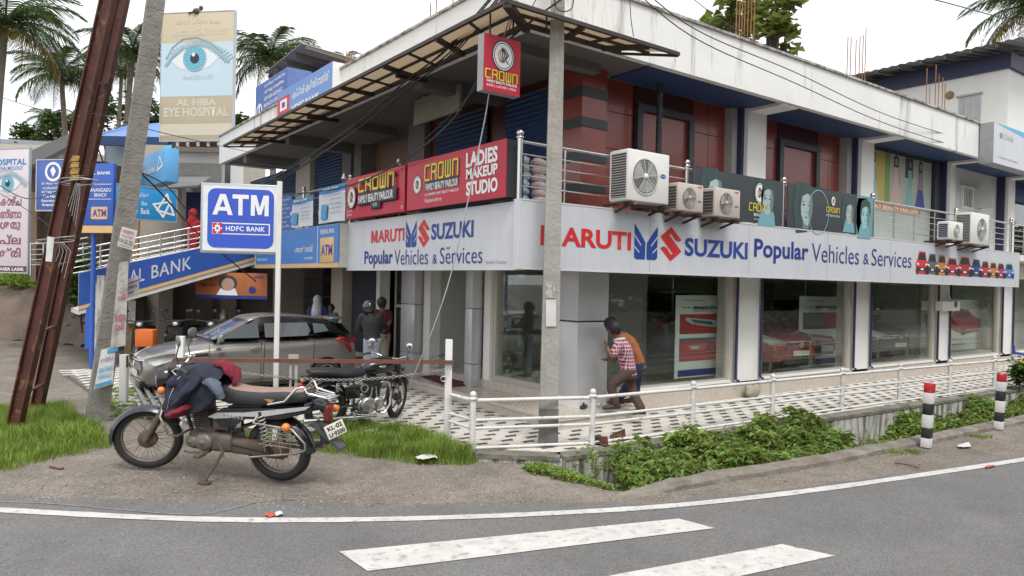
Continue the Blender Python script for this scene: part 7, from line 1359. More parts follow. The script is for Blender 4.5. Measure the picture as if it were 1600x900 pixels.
hatchback('dark grey car nosing towards the glass inside the third showroom window', (11.4,2.4,.33), R(-94), M('showroom_grey_paint', (.06,.06,.065), .3, .4, coat=.6), H=1.5)
# ---- scooters and motorcycles in the dark garage
def scooter(label, loc, rz, col):
    t = thing('scooter', label, 'scooter', loc, rz, 'two wheelers parked in the dark garage')
    for x in (0,1.25): m_ = MB(); m_.torus(.19,.05,24,8,0,TR(x,0,.24)); m_.lathe([(0,.03),(.12,.03),(.14,0)],16,0,TR(x,.02,.24)@RX(-90)); m_.lathe([(0,.03),(.12,.03),(.14,0)],16,0,TR(x,-.02,.24)@RX(90)); m_.build('wheel', TYRE, t, False)
    m_ = MB(); loft([ell_ring(-.35,.62,.06,.08),ell_ring(-.15,.58,.17,.18),ell_ring(.15,.55,.18,.2),ell_ring(.42,.48,.15,.16),ell_ring(.5,.42,.12,.1)], m_); m_.build('rear_body', col, t, False); m_ = MB(); loft([ell_ring(x,z,hy,hz,12,.7) for x,z,hy,hz in ((-.32,.80,.1,.04),(0,.79,.14,.05),(.4,.76,.12,.05),(.5,.74,.06,.03))], m_); m_.build('seat', M('black_vinyl'), t, False)
    m_ = MB(); m_.cbox(.45,-.16,.28,.95,.16,.34,.02); m_.add([(.95,-.2,.32),(.95,.2,.32),(1.05,.16,.88),(1.05,-.16,.88),(1.0,-.2,.32),(1.0,.2,.32),(1.12,.15,.88),(1.12,-.15,.88)], [(0,1,2,3),(7,6,5,4),(0,4,5,1),(1,5,6,2),(2,6,7,3),(3,7,4,0)]); m_.build('leg_shield', col, t, False)
    fender(t, 1.25, .24, .29, .14, 10, 150, col, name='front_fender', n_=8); m_ = MB(); m_.tube([(1.25,.06,.24),(1.08,.03,.9)], .02, 8); m_.tube([(1.0,-.33,1.05),(1.06,-.1,1.02),(1.06,.1,1.02),(1.0,.33,1.05)], .015, 8); m_.cbox(1.02,-.1,.9,1.18,.1,1.04,.03); m_.build('handlebar', M('black_matt'), t, False)
    m_ = MB(); m_.ball((1.18,0,.96),.06,0,None,12,8,(.4,1,.8)); m_.build('headlamp', LENS, t, False)
    for s_ in (-1,1): m_ = MB(); m_.tube([(1.04,s_*.2,1.05),(1.04,s_*.28,1.22)], .006, 5); m_.ball((1.04,s_*.28,1.26),.05,0,None,10,6,(.2,1,.8)); m_.build('mirror', BLM, t, False)
    return t
DG = M('dark_grey_plastic', (.03,.03,.035), .4, coat=.3)
for i, (px_, py_, Z_, rz_, c_, lb) in enumerate(((232,560,17.8,250,DG,'dark scooter beside the orange box in the garage'), (268,556,18.2,262,BLP,'second dark scooter in the garage, left of the handle mirror'), (300,553,18.6,240,DG,'third dark scooter in the garage, in the middle of the row'), (330,550,18.4,255,BLP,'fourth dark scooter in the garage, below the orange banner'), (365,548,18.8,245,DG,'rearmost dark scooter in the garage, left of the woman in red'))):
    p_ = dep(px_, py_, Z_); scooter(lb, (p_.x, p_.y, .0), R(rz_), c_)
m_ = MB(); p_ = dep(229,520,15.9); m_.cbox(-.19,-.15,-.02,.19,.15,.36,.02,0,TR(p_.x,p_.y,p_.z-.28)@RZ(-30)); tag(m_.build('delivery_box', M('orange_box', (.6,.13,.02), .5, var=.06)), 'bright orange delivery box on a scooter behind the ochre stained pole', 'box')
# ================================================================ PEOPLE
SKIN = M('skin_brown', (.17,.085,.05), .55, var=.08, scale=6); HAIRM = M('black_hair', (.012,.01,.01), .55, var=.2, scale=30, bump=.3); SHOE = M('dark_shoe', (.05,.03,.025), .5, var=.2)
def voxel(mb, size, smooth=2):
    me = mb.mesh('v', SKIN); o = bpy.data.objects.new('v', me); COL.objects.link(o)
    r = o.modifiers.new('r', 'REMESH'); r.mode = 'VOXEL'; r.voxel_size = size; r.use_smooth_shade = True
    s = o.modifiers.new('s', 'SMOOTH'); s.factor = .5; s.iterations = smooth
    out_ = bpy.data.meshes.new_from_object(o.evaluated_get(bpy.context.evaluated_depsgraph_get())); bpy.data.objects.remove(o); out_.materials.clear(); return out_
def limb(mb, pts, rad):
    pts = [Vector(p) for p in pts]; P_ = catmull([tuple(p) for p in pts], 4); rr = catmull([(r_, 0) for r_ in rad], 4); mb.tube(P_, [q[0] for q in rr], 12)
    for p, r_ in zip(pts, rad): mb.ball(p, r_*1.0, nu=12, nv=8)
def torso(mb, secs, right):       # secs: (centre, half width, half depth)
    rings = []; C_ = [Vector(s[0]) for s in secs]
    for i, (c, hw, hd) in enumerate(secs):
        d = (C_[min(i+1,len(C_)-1)]-C_[max(0,i-1)]).normalized(); r_ = (right-d*right.dot(d)).normalized(); f_ = d.cross(r_)
        rings.append([Vector(c)+r_*hw*math.cos(a)+f_*hd*math.sin(a) for a in [2*math.pi*k/16 for k in range(16)]])
    loft(rings, mb)
def hand(mb, wrist, dirv, palm_n, s=1.0, curl=.5):
    d = dirv.normalized(); side = d.cross(palm_n).normalized(); nn = palm_n.normalized()
    c = wrist+d*.045*s; T = Matrix(((d.x,side.x,nn.x,c.x),(d.y,side.y,nn.y,c.y),(d.z,side.z,nn.z,c.z),(0,0,0,1))); mb.ball((0,0,0), .045*s, 0, T, 12, 8, (1.1,.95,.42))
    for k, (off, ln) in enumerate(((-.032,.07),(-.011,.08),(.011,.075),(.031,.058))):
        p0 = wrist+d*.08*s+side*off*s; p1 = p0+(d*.6+nn*.25*curl)*ln*.55*s; p2 = p1+(d*(.7-.5*curl)+nn*curl*.8)*ln*.45*s; mb.tube([p0-d*.02, p0, p1, p2], [.0095*s,.0095*s,.009*s,.007*s], 7)
    p0 = wrist+d*.03*s-side*.035*s; mb.tube([p0, p0-side*.03*s+d*.02*s+nn*.01, p0-side*.035*s+d*.05*s+nn*.02], [.012*s,.011*s,.008*s], 7)
def person(label, J, right, cols, vox=.014, group=None, face=None, facedir=None, helmet=False, scarf=None, longs=True, extra=None, sleeve_full=False, legs=True):
    """J: world joints head, neck, chest, waist, hip, sh/el/wr [near, far], kn/an/to [near, far]"""
    right = right.normalized(); t = thing('person', label, 'person', (J['base'].x, J['base'].y, J['base'].z), group=group)
    fd = facedir.normalized(); up = (J['head']-J['neck']).normalized(); hr = up.cross(fd).normalized() if True else right; fd = hr.cross(up).normalized()
    HT = Matrix(((hr.x,fd.x,up.x,J['head'].x),(hr.y,fd.y,up.y,J['head'].y),(hr.z,fd.z,up.z,J['head'].z),(0,0,0,1))); hrad = J.get('hr', .105)
    m_ = MB(); m_.ball((0,0,0), hrad, 0, HT, 20, 14, (.78,.92,1.08)); m_.ball((0,hrad*.25,-hrad*.5), hrad*.62, 0, HT, 14, 10, (.85,.9,.95)); m_.ball((0,hrad*.93,-hrad*.12), hrad*.17, 0, HT, 10, 8, (.8,1.2,1.5))
    for s_ in (-1,1): m_.ball((s_*hrad*.79,-hrad*.05,-hrad*.08), hrad*.22, 0, HT, 10, 8, (.35,.8,1.25))
    m_.ball((0,hrad*.82,-hrad*.52), hrad*.16, 0, HT, 10, 6, (1.6,.6,.55)); limb(m_, [J['neck']-up*.05, J['head']-up*hrad*.5], [.058,.052])
    torso(m_, [(J['hip'],.12,.085),(J['waist'],.115,.08),(J['chest'],.14,.09),(J['neck']-up*.05,.10,.06)], right)
    for k in (0,1):
        limb(m_, [J['sh'][k], J['el'][k], J['wr'][k]], [.048,.04,.028]); w_ = J['wr'][k]; hand(m_, w_, (J.get('hd',[None,None])[k] or (w_-J['el'][k])), J.get('pn',[fd,fd])[k], 1.0, .5)
        if legs: limb(m_, [J['hip']+right*(.07 if k else -.07), J['kn'][k], J['an'][k]], [.07,.05,.036]); limb(m_, [J['an'][k]-Vector((0,0,.02)), J['to'][k]], [.035,.028])
    me = voxel(m_, vox); me.materials.append(SKIN); o = bpy.data.objects.new('body', me); COL.objects.link(o); o.parent = t; o.matrix_parent_inverse = wm(t).inverted()
    def cloth_(mb, name, mat, v=vox):
        me = voxel(mb, v); me.materials.append(mat); o = bpy.data.objects.new(name, me); COL.objects.link(o); o.parent = t; o.matrix_parent_inverse = wm(t).inverted(); return o
    m_ = MB(); torso(m_, [(J['hip']-(J['waist']-J['hip'])*.35,.165,.125),(J['hip'],.16,.12),(J['waist'],.15,.115),(J['chest'],.18,.125),(J['chest'].lerp(J['neck'],.6),.16,.10),(J['neck']-up*.03,.075,.065)], right)
    for k in (0,1): 
        e = J['sh'][k].lerp(J['el'][k], .72 if not sleeve_full else 1.0); 
        if sleeve_full: limb(m_, [J['chest'].lerp(J['neck'],.5).lerp(J['sh'][k],.7), J['sh'][k], J['el'][k], J['wr'][k].lerp(J['el'][k],.1)], [.07,.075,.062,.045])
        else: limb(m_, [J['chest'].lerp(J['neck'],.5).lerp(J['sh'][k],.7), J['sh'][k], e], [.07,.074,.066])
    cloth_(m_, 'shirt', cols[0])
    if legs:
        m_ = MB(); torso(m_, [(J['waist'].lerp(J['hip'],.4),.145,.11),(J['hip'],.155,.125),(J['hip']-(J['waist']-J['hip']).normalized()*.1,.15,.12)], right)
        for k in (0,1): limb(m_, [J['hip']+right*(.07 if k else -.07), J['kn'][k], J['an'][k]+Vector((0,0,.03))], [.10,.075,.068])
        cloth_(m_, 'trousers', cols[1])
        for k in (0,1): m_ = MB(); d = (J['to'][k]-J['an'][k]); d.z = 0; d.normalize(); f = J['an'][k]; T = Matrix(((d.x,-d.y,0,f.x),(d.y,d.x,0,f.y),(0,0,1,f.z-.075),(0,0,0,1))); loft([ell_ring(x,z,hy,hz,12,.8) for x,z,hy,hz in ((-.08,.045,.03,.035),(-.04,.05,.042,.045),(.05,.045,.045,.042),(.14,.03,.048,.03),(.19,.025,.03,.018))], m_, 0, T); m_.build('shoe', SHOE, t)
    if helmet: m_ = MB(); m_.ball((0,-.005,.015), hrad*1.32, 0, HT, 20, 12, (.92,1.1,1.0)); m_.build('helmet', M('helmet_black', (.02,.02,.025), .15, coat=.8), t); m_ = MB(); m_.ball((0,hrad*.35,.0), hrad*1.22, 0, HT, 16, 8, (.9,1,.55)); m_.build('visor', M('visor_glossy', (.25,.27,.3), .08, coat=1), t)
    elif scarf: m_ = MB(); m_.ball((0,-.01,.0), hrad*1.2, 0, HT, 16, 12, (.86,.95,1.15)); limb(m_, [J['head']-up*.08, J['neck']-up*.02, J['chest']+fd*.05], [.10,.12,.13]); cloth_(m_, 'head_scarf', scarf)
    else: m_ = MB(); m_.ball((0,-hrad*.18,hrad*.16), hrad*1.07, 0, HT, 18, 12, (.86,.95,1.06), .12, 3); m_.build('hair', HAIRM, t)
    if face:
        m_ = MB()
        for s_ in (-1,1): m_.ball((s_*hrad*.30,hrad*.86,hrad*.05), hrad*.10, 0, HT, 8, 6, (1.3,.5,.7))
        m_.build('eyes', HAIRM, t)
    return t
def plaid():
    m = M('plaid_shirt', (.24,.025,.07), .85, var=.1); nt = m.node_tree; b = nt.nodes['Principled BSDF']; N = nt.nodes.new; L = nt.links.new
    tc = N('ShaderNodeTexCoord'); sp = N('ShaderNodeSeparateXYZ'); L(tc.outputs['Object'], sp.inputs[0]); src = b.inputs['Base Color'].links[0].from_socket
    prev = src
    for ax, f_ in ((0, 190), (2, 120)):
        k = N('ShaderNodeMath'); k.operation = 'MULTIPLY'; k.inputs[1].default_value = f_; L(sp.outputs[ax], k.inputs[0]); s_ = N('ShaderNodeMath'); s_.operation = 'SINE'; L(k.outputs[0], s_.inputs[0]); g_ = N('ShaderNodeMath'); g_.operation = 'GREATER_THAN'; g_.inputs[1].default_value = .62; L(s_.outputs[0], g_.inputs[0]); h_ = N('ShaderNodeMath'); h_.operation = 'MULTIPLY'; h_.inputs[1].default_value = .75; L(g_.outputs[0], h_.inputs[0])
        mx_ = N('ShaderNodeMix'); mx_.data_type = 'RGBA'; L(h_.outputs[0], mx_.inputs[0]); L(prev, mx_.inputs[6]); mx_.inputs[7].default_value = (.62,.52,.56,1); prev = mx_.outputs[2]
    L(prev, b.inputs['Base Color']); return m
FW = Vector((_f0.x, _f0.y, 0)); RT = Vector((_r0.x, _r0.y, 0)); LFT = -RT; UPV = Vector((0,0,1))
Z = 10.75; D = lambda x, y, dz=0: dep(x, y, Z+dz)
J = dict(base=D(975,640), head=D(959.5,515), neck=D(968,531), chest=D(975,546), waist=D(980,567), hip=D(982,581), sh=[D(966,539,-.17),D(972,538,.17)], el=[D(957,557,-.22),D(962,556,.2)], wr=[D(948.5,542,-.15),D(951,545,.22)], hd=[UPV+LFT*.3, UPV+LFT*.3], pn=[LFT, LFT],
         kn=[D(957,601,-.1),D(988,611,.05)], an=[D(961,632,-.1),D(1001,640,-.12)], to=[D(946,637,-.12),D(990,646,-.1)])
tp = person('man in maroon and white checked shirt leaning on the silver corner pillar', J, FW, [plaid(), M('brown_trousers', (.075,.045,.034), .85, var=.15, bump=.3)], .012, facedir=LFT*.8+FW*.35-UPV*.35, group='men peering in at the showroom corner')
m_ = MB(); m_.torus(.075,.022,20,8,0,Matrix.Translation(J['neck']+UPV*.0)@RX(75)@RZ(0)); m_.build('collar', M('collar_white', (.55,.55,.5), .8), tp)
Z = 11.15
J = dict(base=D(990,638), head=D(955,509), neck=D(967,521), chest=D(982,536), waist=D(993,557), hip=D(997,571), sh=[D(972,531,-.16),D(980,530,.16)], el=[D(962,560,-.15),D(968,552,.2)], wr=[D(950,562,-.1),D(957,545,.2)], hd=[LFT, LFT], pn=[UPV, UPV],
         kn=[D(985,598,-.08),D(994,600,.1)], an=[D(968,624,-.05),D(992,622,.1)], to=[D(957,629,-.05),D(980,628,.1)])
person('man in orange brown shirt and dark jeans bending behind the man in the checked shirt', J, FW, [M('orange_shirt', (.30,.10,.035), .85, var=.2, bump=.2), M('dark_jeans', (.02,.03,.07), .85, var=.2)], .013, facedir=LFT*.8+FW*.3-UPV*.3, group='men peering in at the showroom corner')
Z = 13.0
J = dict(base=D(580,612), head=D(577,481), neck=D(579,490), chest=D(580,503), waist=D(581,522), hip=D(582,532), sh=[D(566,496),D(593,495)], el=[D(560,514,.1),D(596,512,.12)], wr=[D(569,515,.28),D(590,514,.3)], pn=[UPV,UPV],
         kn=[D(574,566,0),D(586,566,0)], an=[D(574,602),D(587,601)], to=[D(572,606,.15),D(588,605,.15)], hr=.1)
person('man in black jacket, pale jeans and helmet seen from behind near the bank lobby', J, RT, [M('black_jacket', (.018,.019,.022), .7, var=.2, bump=.3), M('pale_jeans', (.26,.28,.33), .85, var=.15)], .016, facedir=FW*.8-RT*.45-UPV*.2, helmet=True, sleeve_full=True, group='men standing by the bank lobby')
Z = 13.7
J = dict(base=D(597,608), head=D(597,474), neck=D(597,484), chest=D(597,496), waist=D(597,513), hip=D(597,524), sh=[D(587,489),D(607,489,.05)], el=[D(585,503,.1),D(609,503,-.05)], wr=[D(590,509,.2),D(604,511,-.12)], pn=[UPV,UPV],
         kn=[D(593,556),D(601,556)], an=[D(593,590),D(602,590)], to=[D(591,593,.12),D(602,593,.12)], hr=.1)
tp = person('man in dark maroon shirt and khaki trousers holding a phone by the lobby door', J, RT, [M('maroon_shirt', (.10,.012,.025), .85, var=.2), M('khaki_trousers', (.26,.23,.19), .85, var=.12)], .016, facedir=FW, group='men standing by the bank lobby')
c = J['wr'][1]-FW*.06; m_ = MB(); m_.cbox(c.x-.035,c.y-.006,c.z-.06,c.x+.035,c.y+.006,c.z+.06,.005); tag(m_.build('phone', BLACK()), 'small black phone in the hand of the man in the dark maroon shirt', 'phone')
Z = 16.5
J = dict(base=D(496,560), head=D(496,470), neck=D(496,478), chest=D(496,489), waist=D(497,505), hip=D(497,514), sh=[D(485,484),D(508,484)], el=[D(484,497,-.05),D(511,497,-.05)], wr=[D(487,507,-.2),D(502,500,-.25)], pn=[-FW,-FW], kn=[D(492,535),D(500,535)], an=[D(492,565),D(500,565)], to=[D(491,567,-.1),D(500,567,-.1)], hr=.1)
person('woman in dark blue with a white patterned head scarf in the dark shop doorway', J, RT, [M('dark_blue_dress', (.02,.025,.10), .85, var=.3), M('dark_blue_dress')], .02, facedir=-FW, scarf=M('white_scarf', (.45,.45,.48), .85, var=.35, scale=20), sleeve_full=True, face=True, group='people in the shop doorway')
J = dict(base=D(517,560), head=D(517,482), neck=D(517,489), chest=D(517,496), waist=D(517,507), hip=D(517,514), sh=[D(510,493),D(524,493)], el=[D(509,501,-.05),D(526,501,-.05)], wr=[D(510,508,-.15),D(523,507,-.15)], pn=[-FW,-FW], kn=[D(514,532),D(521,532)], an=[D(514,558),D(521,558)], to=[D(514,560,-.1),D(521,560,-.1)], hr=.085)
person('child in a teal top standing beside the woman with the white head scarf', J, RT, [M('teal_top', (.05,.2,.2), .85), M('red_skirt', (.2,.02,.03), .85)], .02, facedir=-FW, face=True, group='people in the shop doorway')
Z = 15.3
J = dict(base=D(350,600), head=D(349,497), neck=D(348,508), chest=D(347,520), waist=D(347,538), hip=D(347,548), sh=[D(337,514),D(360,514)], el=[D(335,530,-.05),D(363,530,-.05)], wr=[D(340,540,-.2),D(358,540,-.2)], pn=[-FW,-FW], kn=[D(343,570),D(352,570)], an=[D(343,598),D(352,598)], to=[D(343,600,-.1),D(352,600,-.1)], hr=.1)
person('woman in a pinkish red top looking over the bonnet from behind the silver brown car', J, RT, [M('pink_red_top', (.42,.03,.06), .85, var=.15), M('dark_trousers', (.03,.03,.035), .85)], .018, facedir=-FW+RT*.3, face=True, sleeve_full=True)
Z = 18.5
J = dict(base=D(301,425), head=D(301,334), neck=D(301,343), chest=D(301,352), waist=D(301,366), hip=D(301,374), sh=[D(294,348),D(309,348)], el=[D(293,360),D(310,360)], wr=[D(295,370,-.1),D(308,370,-.1)], pn=[-FW,-FW], kn=[D(298,393),D(304,393)], an=[D(298,412),D(304,412)], to=[D(298,414,-.1),D(304,414,-.1)], hr=.1)
person('person dressed all in red with a red head covering behind the ramp handrail', J, RT, [M('deep_red_cloth', (.32,.01,.015), .85, var=.2), M('deep_red_cloth')], .022, facedir=-RT, scarf=M('deep_red_cloth'), sleeve_full=True)

# ================================================================ SMALL THINGS
m_ = MB(); m_.ball((0,0,0),.17,0,TR(4.3,-.14,.20),20,12,(1.15,.55,.85),.25,4); m_.tube([(4.24,-.16,.32),(4.28,-.17,.36)],[.05,.02],8); tag(m_.build('cloth_sack', M('sack_cloth', (.42,.38,.29), .9, var=.2, bump=.5, dirt=(.4,6,.5,.7), dirtc=(.2,.18,.13))), 'crumpled beige cloth sack on the paving below the first white pillar', 'sack')
RI = M('rusty_scrap', (.15,.06,.045), .85, var=.4, bump=.4)
for (x0,y0,x1,y1,lb) in ((932,690,952,697,'left'), (958,688,979,684,'right')):
    a = pz(x0,y0,.08); b = pz(x1,y1,.08); t = thing('rusty_bracket', '%s rusty iron angle piece lying on the wall edge under the white railing' % lb, 'scrap', a, group='rusty iron pieces on the wall edge'); m_ = MB(); m_.beam(a,b,.12,.012,up=(.2,0,1)); m_.build('plate', RI, t); m_ = MB(); m_.beam(a+Vector((0,.05,.0)), b+Vector((.02,.05,.05)),.012,.12); m_.build('flange', RI, t)
S = porch
m_ = MB(); c = Vector((-.4,3.35,.236)); m_.add([(-.33,4.15,.232),(.28,4.15,.232),(.1,2.7,.232),(-.58,2.7,.232),(-.33,4.15,.240),(.28,4.15,.240),(.1,2.7,.240),(-.58,2.7,.240)], [(3,2,1,0),(4,5,6,7),(0,1,5,4),(1,2,6,5),(2,3,7,6),(3,0,4,7)][::1]); tag(m_.build('doormat', M('maroon_mat', (.12,.02,.045), .95, var=.2, scale=20, bump=.4)), 'flat maroon doormat on the porch before the glass entrance', 'mat')
for k, (px_, py_, lb) in enumerate(((905,637,'pair of dark sandals on the porch by the corner pillar'),)):
    a = pz(912,638,.22); t = thing('sandals', lb, 'sandals', a)
    for s_ in (0,1): m_ = MB(); m_.cbox(-.11,-.04,0,.11,.04,.03,.012,0,Matrix.Translation(a+Vector((.08*s_,.09*s_,0)))@RZ(35)); m_.torus(.035,.01,14,6,0,Matrix.Translation(a+Vector((.08*s_,.09*s_,.03)))@RZ(35)); m_.build('sandal', BLACK(), t)
a = pz(935,636,.22); m_ = MB(); m_.ball(a+Vector((0,0,.035)), .038, 0, None, 14, 10, (1,1,.9), .15); tag(m_.build('crumpled_wrapper', M('paper_white')), 'small crumpled white wrapper on the porch beside the sandals', 'litter')
a = pz(938,607,.26); m_ = MB(); m_.cbox(-.05,-.04,0,.05,.04,.10,.01,0,Matrix.Translation(a)); m_.tube([a+Vector((0,0,.1)),a+Vector((.06,0,.16)),a+Vector((.1,.02,.05))],.01,6); tag(m_.build('tap', BLACK()), 'small black tap and hose at the foot of the silver pillar', 'tap')
def litter(pts, z, label, mat, name='litter'):
    m_ = MB(); c = [pz(x,y,z) for x,y in pts]; n = len(c); k = 7; vs = []
    for j in range(k):
        for i in range(k): s_, r_ = i/(k-1), j/(k-1); p_ = c[0].lerp(c[1],s_).lerp(c[3].lerp(c[2],s_),r_); vs.append(p_+Vector((0,0,.012+.03*abs(noise.noise(p_*14)))))
    m_.add(vs, [(j*k+i,j*k+i+1,(j+1)*k+i+1,(j+1)*k+i) for j in range(k-1) for i in range(k-1)], 0, None, True); tag(m_.build(name, mat), label, 'litter')
litter([(648,716),(676,708),(684,718),(656,720)], .03, 'crumpled white plastic bag at the edge of the grass strip', M('bag_white', (.62,.61,.58), .5))
litter([(1496,697),(1514,693),(1518,700),(1498,701)], -.02, 'flattened white bag on the dirt between the two bollards', M('bag_white'))
litter([(413,806),(424,803),(430,808),(420,811)], -.02, 'torn red and white wrapper on the painted edge line', M('wrapper_red', (.5,.08,.04), .6, var=.3), 'wrapper'); litter([(428,804),(438,802),(444,807),(432,809)], -.02, 'white piece of torn wrapper beside the red one on the edge line', M('bag_white'), 'wrapper')
litter([(1538,731),(1552,728),(1556,730),(1542,733)], -.02, 'small red wrapper on the edge line at the right', M('wrapper_red'), 'wrapper')
m_ = MB(); m_.tube([pz(78,729,0),pz(95,733,0),pz(100,731,.01)], .012, 5); tag(m_.build('twig', M('brown_twig', (.12,.06,.03), .9)), 'brown twig on the dirt below the grass at the left', 'twig'); m_ = MB(); m_.tube([pz(1398,723,-.01),pz(1418,726,.0),pz(1436,731,-.01)], .008, 5); tag(m_.build('twig', M('brown_twig')), 'thin dark stick on the dirt left of the near bollard', 'twig')
m_ = MB(); m_.tube([(16.95,-.05,.40),(17.3,-.25,.34),(17.5,-.3,.36)], .04, 8); m_.tube([(16.93,-.06,.6),(16.95,-.06,.4)],.045,8); tag(m_.build('hose_end', M('hose_blue', (.03,.06,.3), .5)), 'blue hose end on the plinth at the far right pillar', 'hose')

# ================================================================ VEGETATION
def leafmat(name, c, tr=.35, var=.35):
    m = M(name, c, .55, var=var, scale=1.7, spec=.3); nt = m.node_tree; b = nt.nodes['Principled BSDF']; o = nt.nodes['Material Output']; g_ = nt.nodes.new('ShaderNodeNewGeometry')
    hs = nt.nodes.new('ShaderNodeHueSaturation'); mr = nt.nodes.new('ShaderNodeMapRange'); mr.inputs[3].default_value = .5; mr.inputs[4].default_value = 1.6; nt.links.new(g_.outputs['Random Per Island'], mr.inputs[0]); nt.links.new(mr.outputs[0], hs.inputs['Value'])
    mr2 = nt.nodes.new('ShaderNodeMapRange'); mr2.inputs[3].default_value = .45; mr2.inputs[4].default_value = .53; nt.links.new(g_.outputs['Random Per Island'], mr2.inputs[0]); nt.links.new(mr2.outputs[0], hs.inputs['Hue'])
    src = b.inputs['Base Color'].links[0].from_socket; nt.links.new(src, hs.inputs['Color']); nt.links.new(hs.outputs[0], b.inputs['Base Color'])
    t_ = nt.nodes.new('ShaderNodeBsdfTranslucent'); nt.links.new(hs.outputs[0], t_.inputs[0]); mx_ = nt.nodes.new('ShaderNodeMixShader'); mx_.inputs[0].default_value = tr
    nt.links.new(b.outputs[0], mx_.inputs[1]); nt.links.new(t_.outputs[0], mx_.inputs[2]); nt.links.new(mx_.outputs[0], o.inputs['Surface']); return m
GRASS = leafmat('grass_green', (.23,.33,.065), .42); WEED = leafmat('weed_green', (.215,.30,.075), .42); PALMG = leafmat('palm_green', (.055,.085,.025), .3); PALMY = leafmat('palm_yellow', (.16,.14,.04), .3); TREEG = leafmat('tree_green', (.07,.12,.03), .35)
rnd = random.Random(11)
def blades(poly, n, hf, label, lean=.5, name='grass', mat=None, w_=.0042, cat='grass'):
    xs = [p[0] for p in poly]; ys = [p[1] for p in poly]; vs = []; fs = []; k = 0
    while k < n:
        x = rnd.uniform(min(xs), max(xs)); y = rnd.uniform(min(ys), max(ys))
        if not pt_in(x, y, poly): continue
        cl = noise.noise(Vector((x*3.1, y*3.1, 1))); e_ = .10+.10*noise.noise(Vector((x*1.7, y*1.7, 9)))
        if not (pt_in(x+e_, y, poly) and pt_in(x-e_, y, poly) and pt_in(x, y+e_, poly) and pt_in(x, y-e_, poly)) and rnd.random() < .5: continue
        edge = not (pt_in(x+e_*1.6, y, poly) and pt_in(x-e_*1.6, y, poly) and pt_in(x, y+e_*1.6, poly) and pt_in(x, y-e_*1.6, poly))
        if cl < -.15 and rnd.random() < .6: continue
        h = hf(x, y)*rnd.uniform(.4, 1.2)*(1+.5*cl)*(.5 if edge else 1.1); z = gh(x, y)-.01; a = rnd.uniform(0, 6.28); l_ = rnd.uniform(.1, lean)*h*1.1; dx, dy = math.cos(a)*l_, math.sin(a)*l_; b = rnd.uniform(0, 6.28); wx, wy = math.cos(b)*w_*(.6+h*3), math.sin(b)*w_*(.6+h*3)
        i = len(vs); vs += [(x-wx,y-wy,z),(x+wx,y+wy,z),(x+dx*.35+wx*.8,y+dy*.35+wy*.8,z+h*.6),(x+dx*.35-wx*.8,y+dy*.35-wy*.8,z+h*.6),(x+dx,y+dy,z+h*(.98-.3*l_))]; fs += [(i,i+1,i+2,i+3),(i+3,i+2,i+4)]; k += 1
    m_ = MB(); m_.add(vs, fs); return tag(m_.build(name, mat or GRASS), label, kind='stuff')
W2 = lambda pts: [tuple(pz(x, y, 0))[:2] for x, y in pts]
gp = W2([(-60,632),(20,640),(70,628),(120,650),(165,672),(182,690),(172,700),(120,712),(70,720),(20,732),(-60,742)])
blades(gp, 21000, lambda x, y: .125+.10*max(0, noise.noise(Vector((x*1.5,y*1.5,0)))+.4), 'thick green grass around the foot of the leaning poles')
gp = W2([(486,662),(530,660),(600,668),(660,682),(715,700),(752,716),(735,724),(650,722),(575,712),(520,706),(488,700)])
blades(gp, 21000, lambda x, y: .18+.06*noise.noise(Vector((x*2,y*2,4))), 'thick green grass strip behind the commuter motorcycle')
gp = W2([(300,655),(420,665),(490,690),(440,702),(330,690),(295,672)]); blades(gp, 3500, lambda x, y: .09, 'sparse grass seen through the wheels of the commuter motorcycle')
def leaves(pts, size, label, mat, name='weeds', asp=.28, up=.4, kind='stuff', parent=None, droop=.3):
    vs = []; fs = []
    for (x, y, z, s) in pts:
        a = rnd.uniform(0, 6.28); el = rnd.uniform(-.3, 1)*up*1.6; d = Vector((math.cos(a)*math.cos(el), math.sin(a)*math.cos(el), math.sin(el))); u = d.cross(Vector((rnd.uniform(-.5,.5),rnd.uniform(-.5,.5),1))).normalized(); L_ = size*s; p = Vector((x,y,z)); q = p+d*L_*.5+Vector((0,0,.06*L_)); e = p+d*L_-Vector((0,0,droop*L_)); w_ = u*L_*asp
        i = len(vs); vs += [p, q-w_, e, q+w_]; fs += [(i,i+1,i+2),(i,i+2,i+3)]
    m_ = MB(); m_.add(vs, fs); o = m_.build(name, mat, parent); return tag(o, label, kind=kind) if parent is None else o
def heap(x):       # height of the weeds in the ditch
    return max(0, .42*smooth(-2.05,-1.5,x)*(1-smooth(2.6,3.7,x))+.12*noise.noise(Vector((x*1.3,0,0)))*smooth(-2.2,-1,x)*(1-smooth(3.8,4.6,x)) + .30*math.exp(-((x-6.0)/.75)**2)+.34*math.exp(-((x-8.4)/1.1)**2)+.3*smooth(9.5,10.5,x))
pts = []
while len(pts) < 30000:
    x = rnd.uniform(-2.35, 13)
    if x > 6 and rnd.random() < .35: continue
    hh = heap(x)
    if rnd.random() > hh*2.5+.02: continue
    wv, kv = lerp_line(WALLV, x), lerp_line(KERBI, x); f_ = rnd.random(); y = kv+.02+(wv-kv-.1)*f_
    if x < -1.0 and f_ > .25+.75*smooth(-2.1,-.2,x)+.2*noise.noise(Vector((x*4,0,0))): continue
    prof = .60+.42*f_; top = -.42+hh*prof*(1.0+.75*noise.noise(Vector((x*3.2,y*3.2,2))))*1.12
    z = top-abs(rnd.gauss(0,.09)); 
    if z < gh(x, y)-.02: continue
    pts.append((x, y, z, rnd.uniform(.5,1.3)))
leaves(pts, .14, 'dense green leafy weeds filling the ditch below the railing', WEED, asp=.17)
pts = []
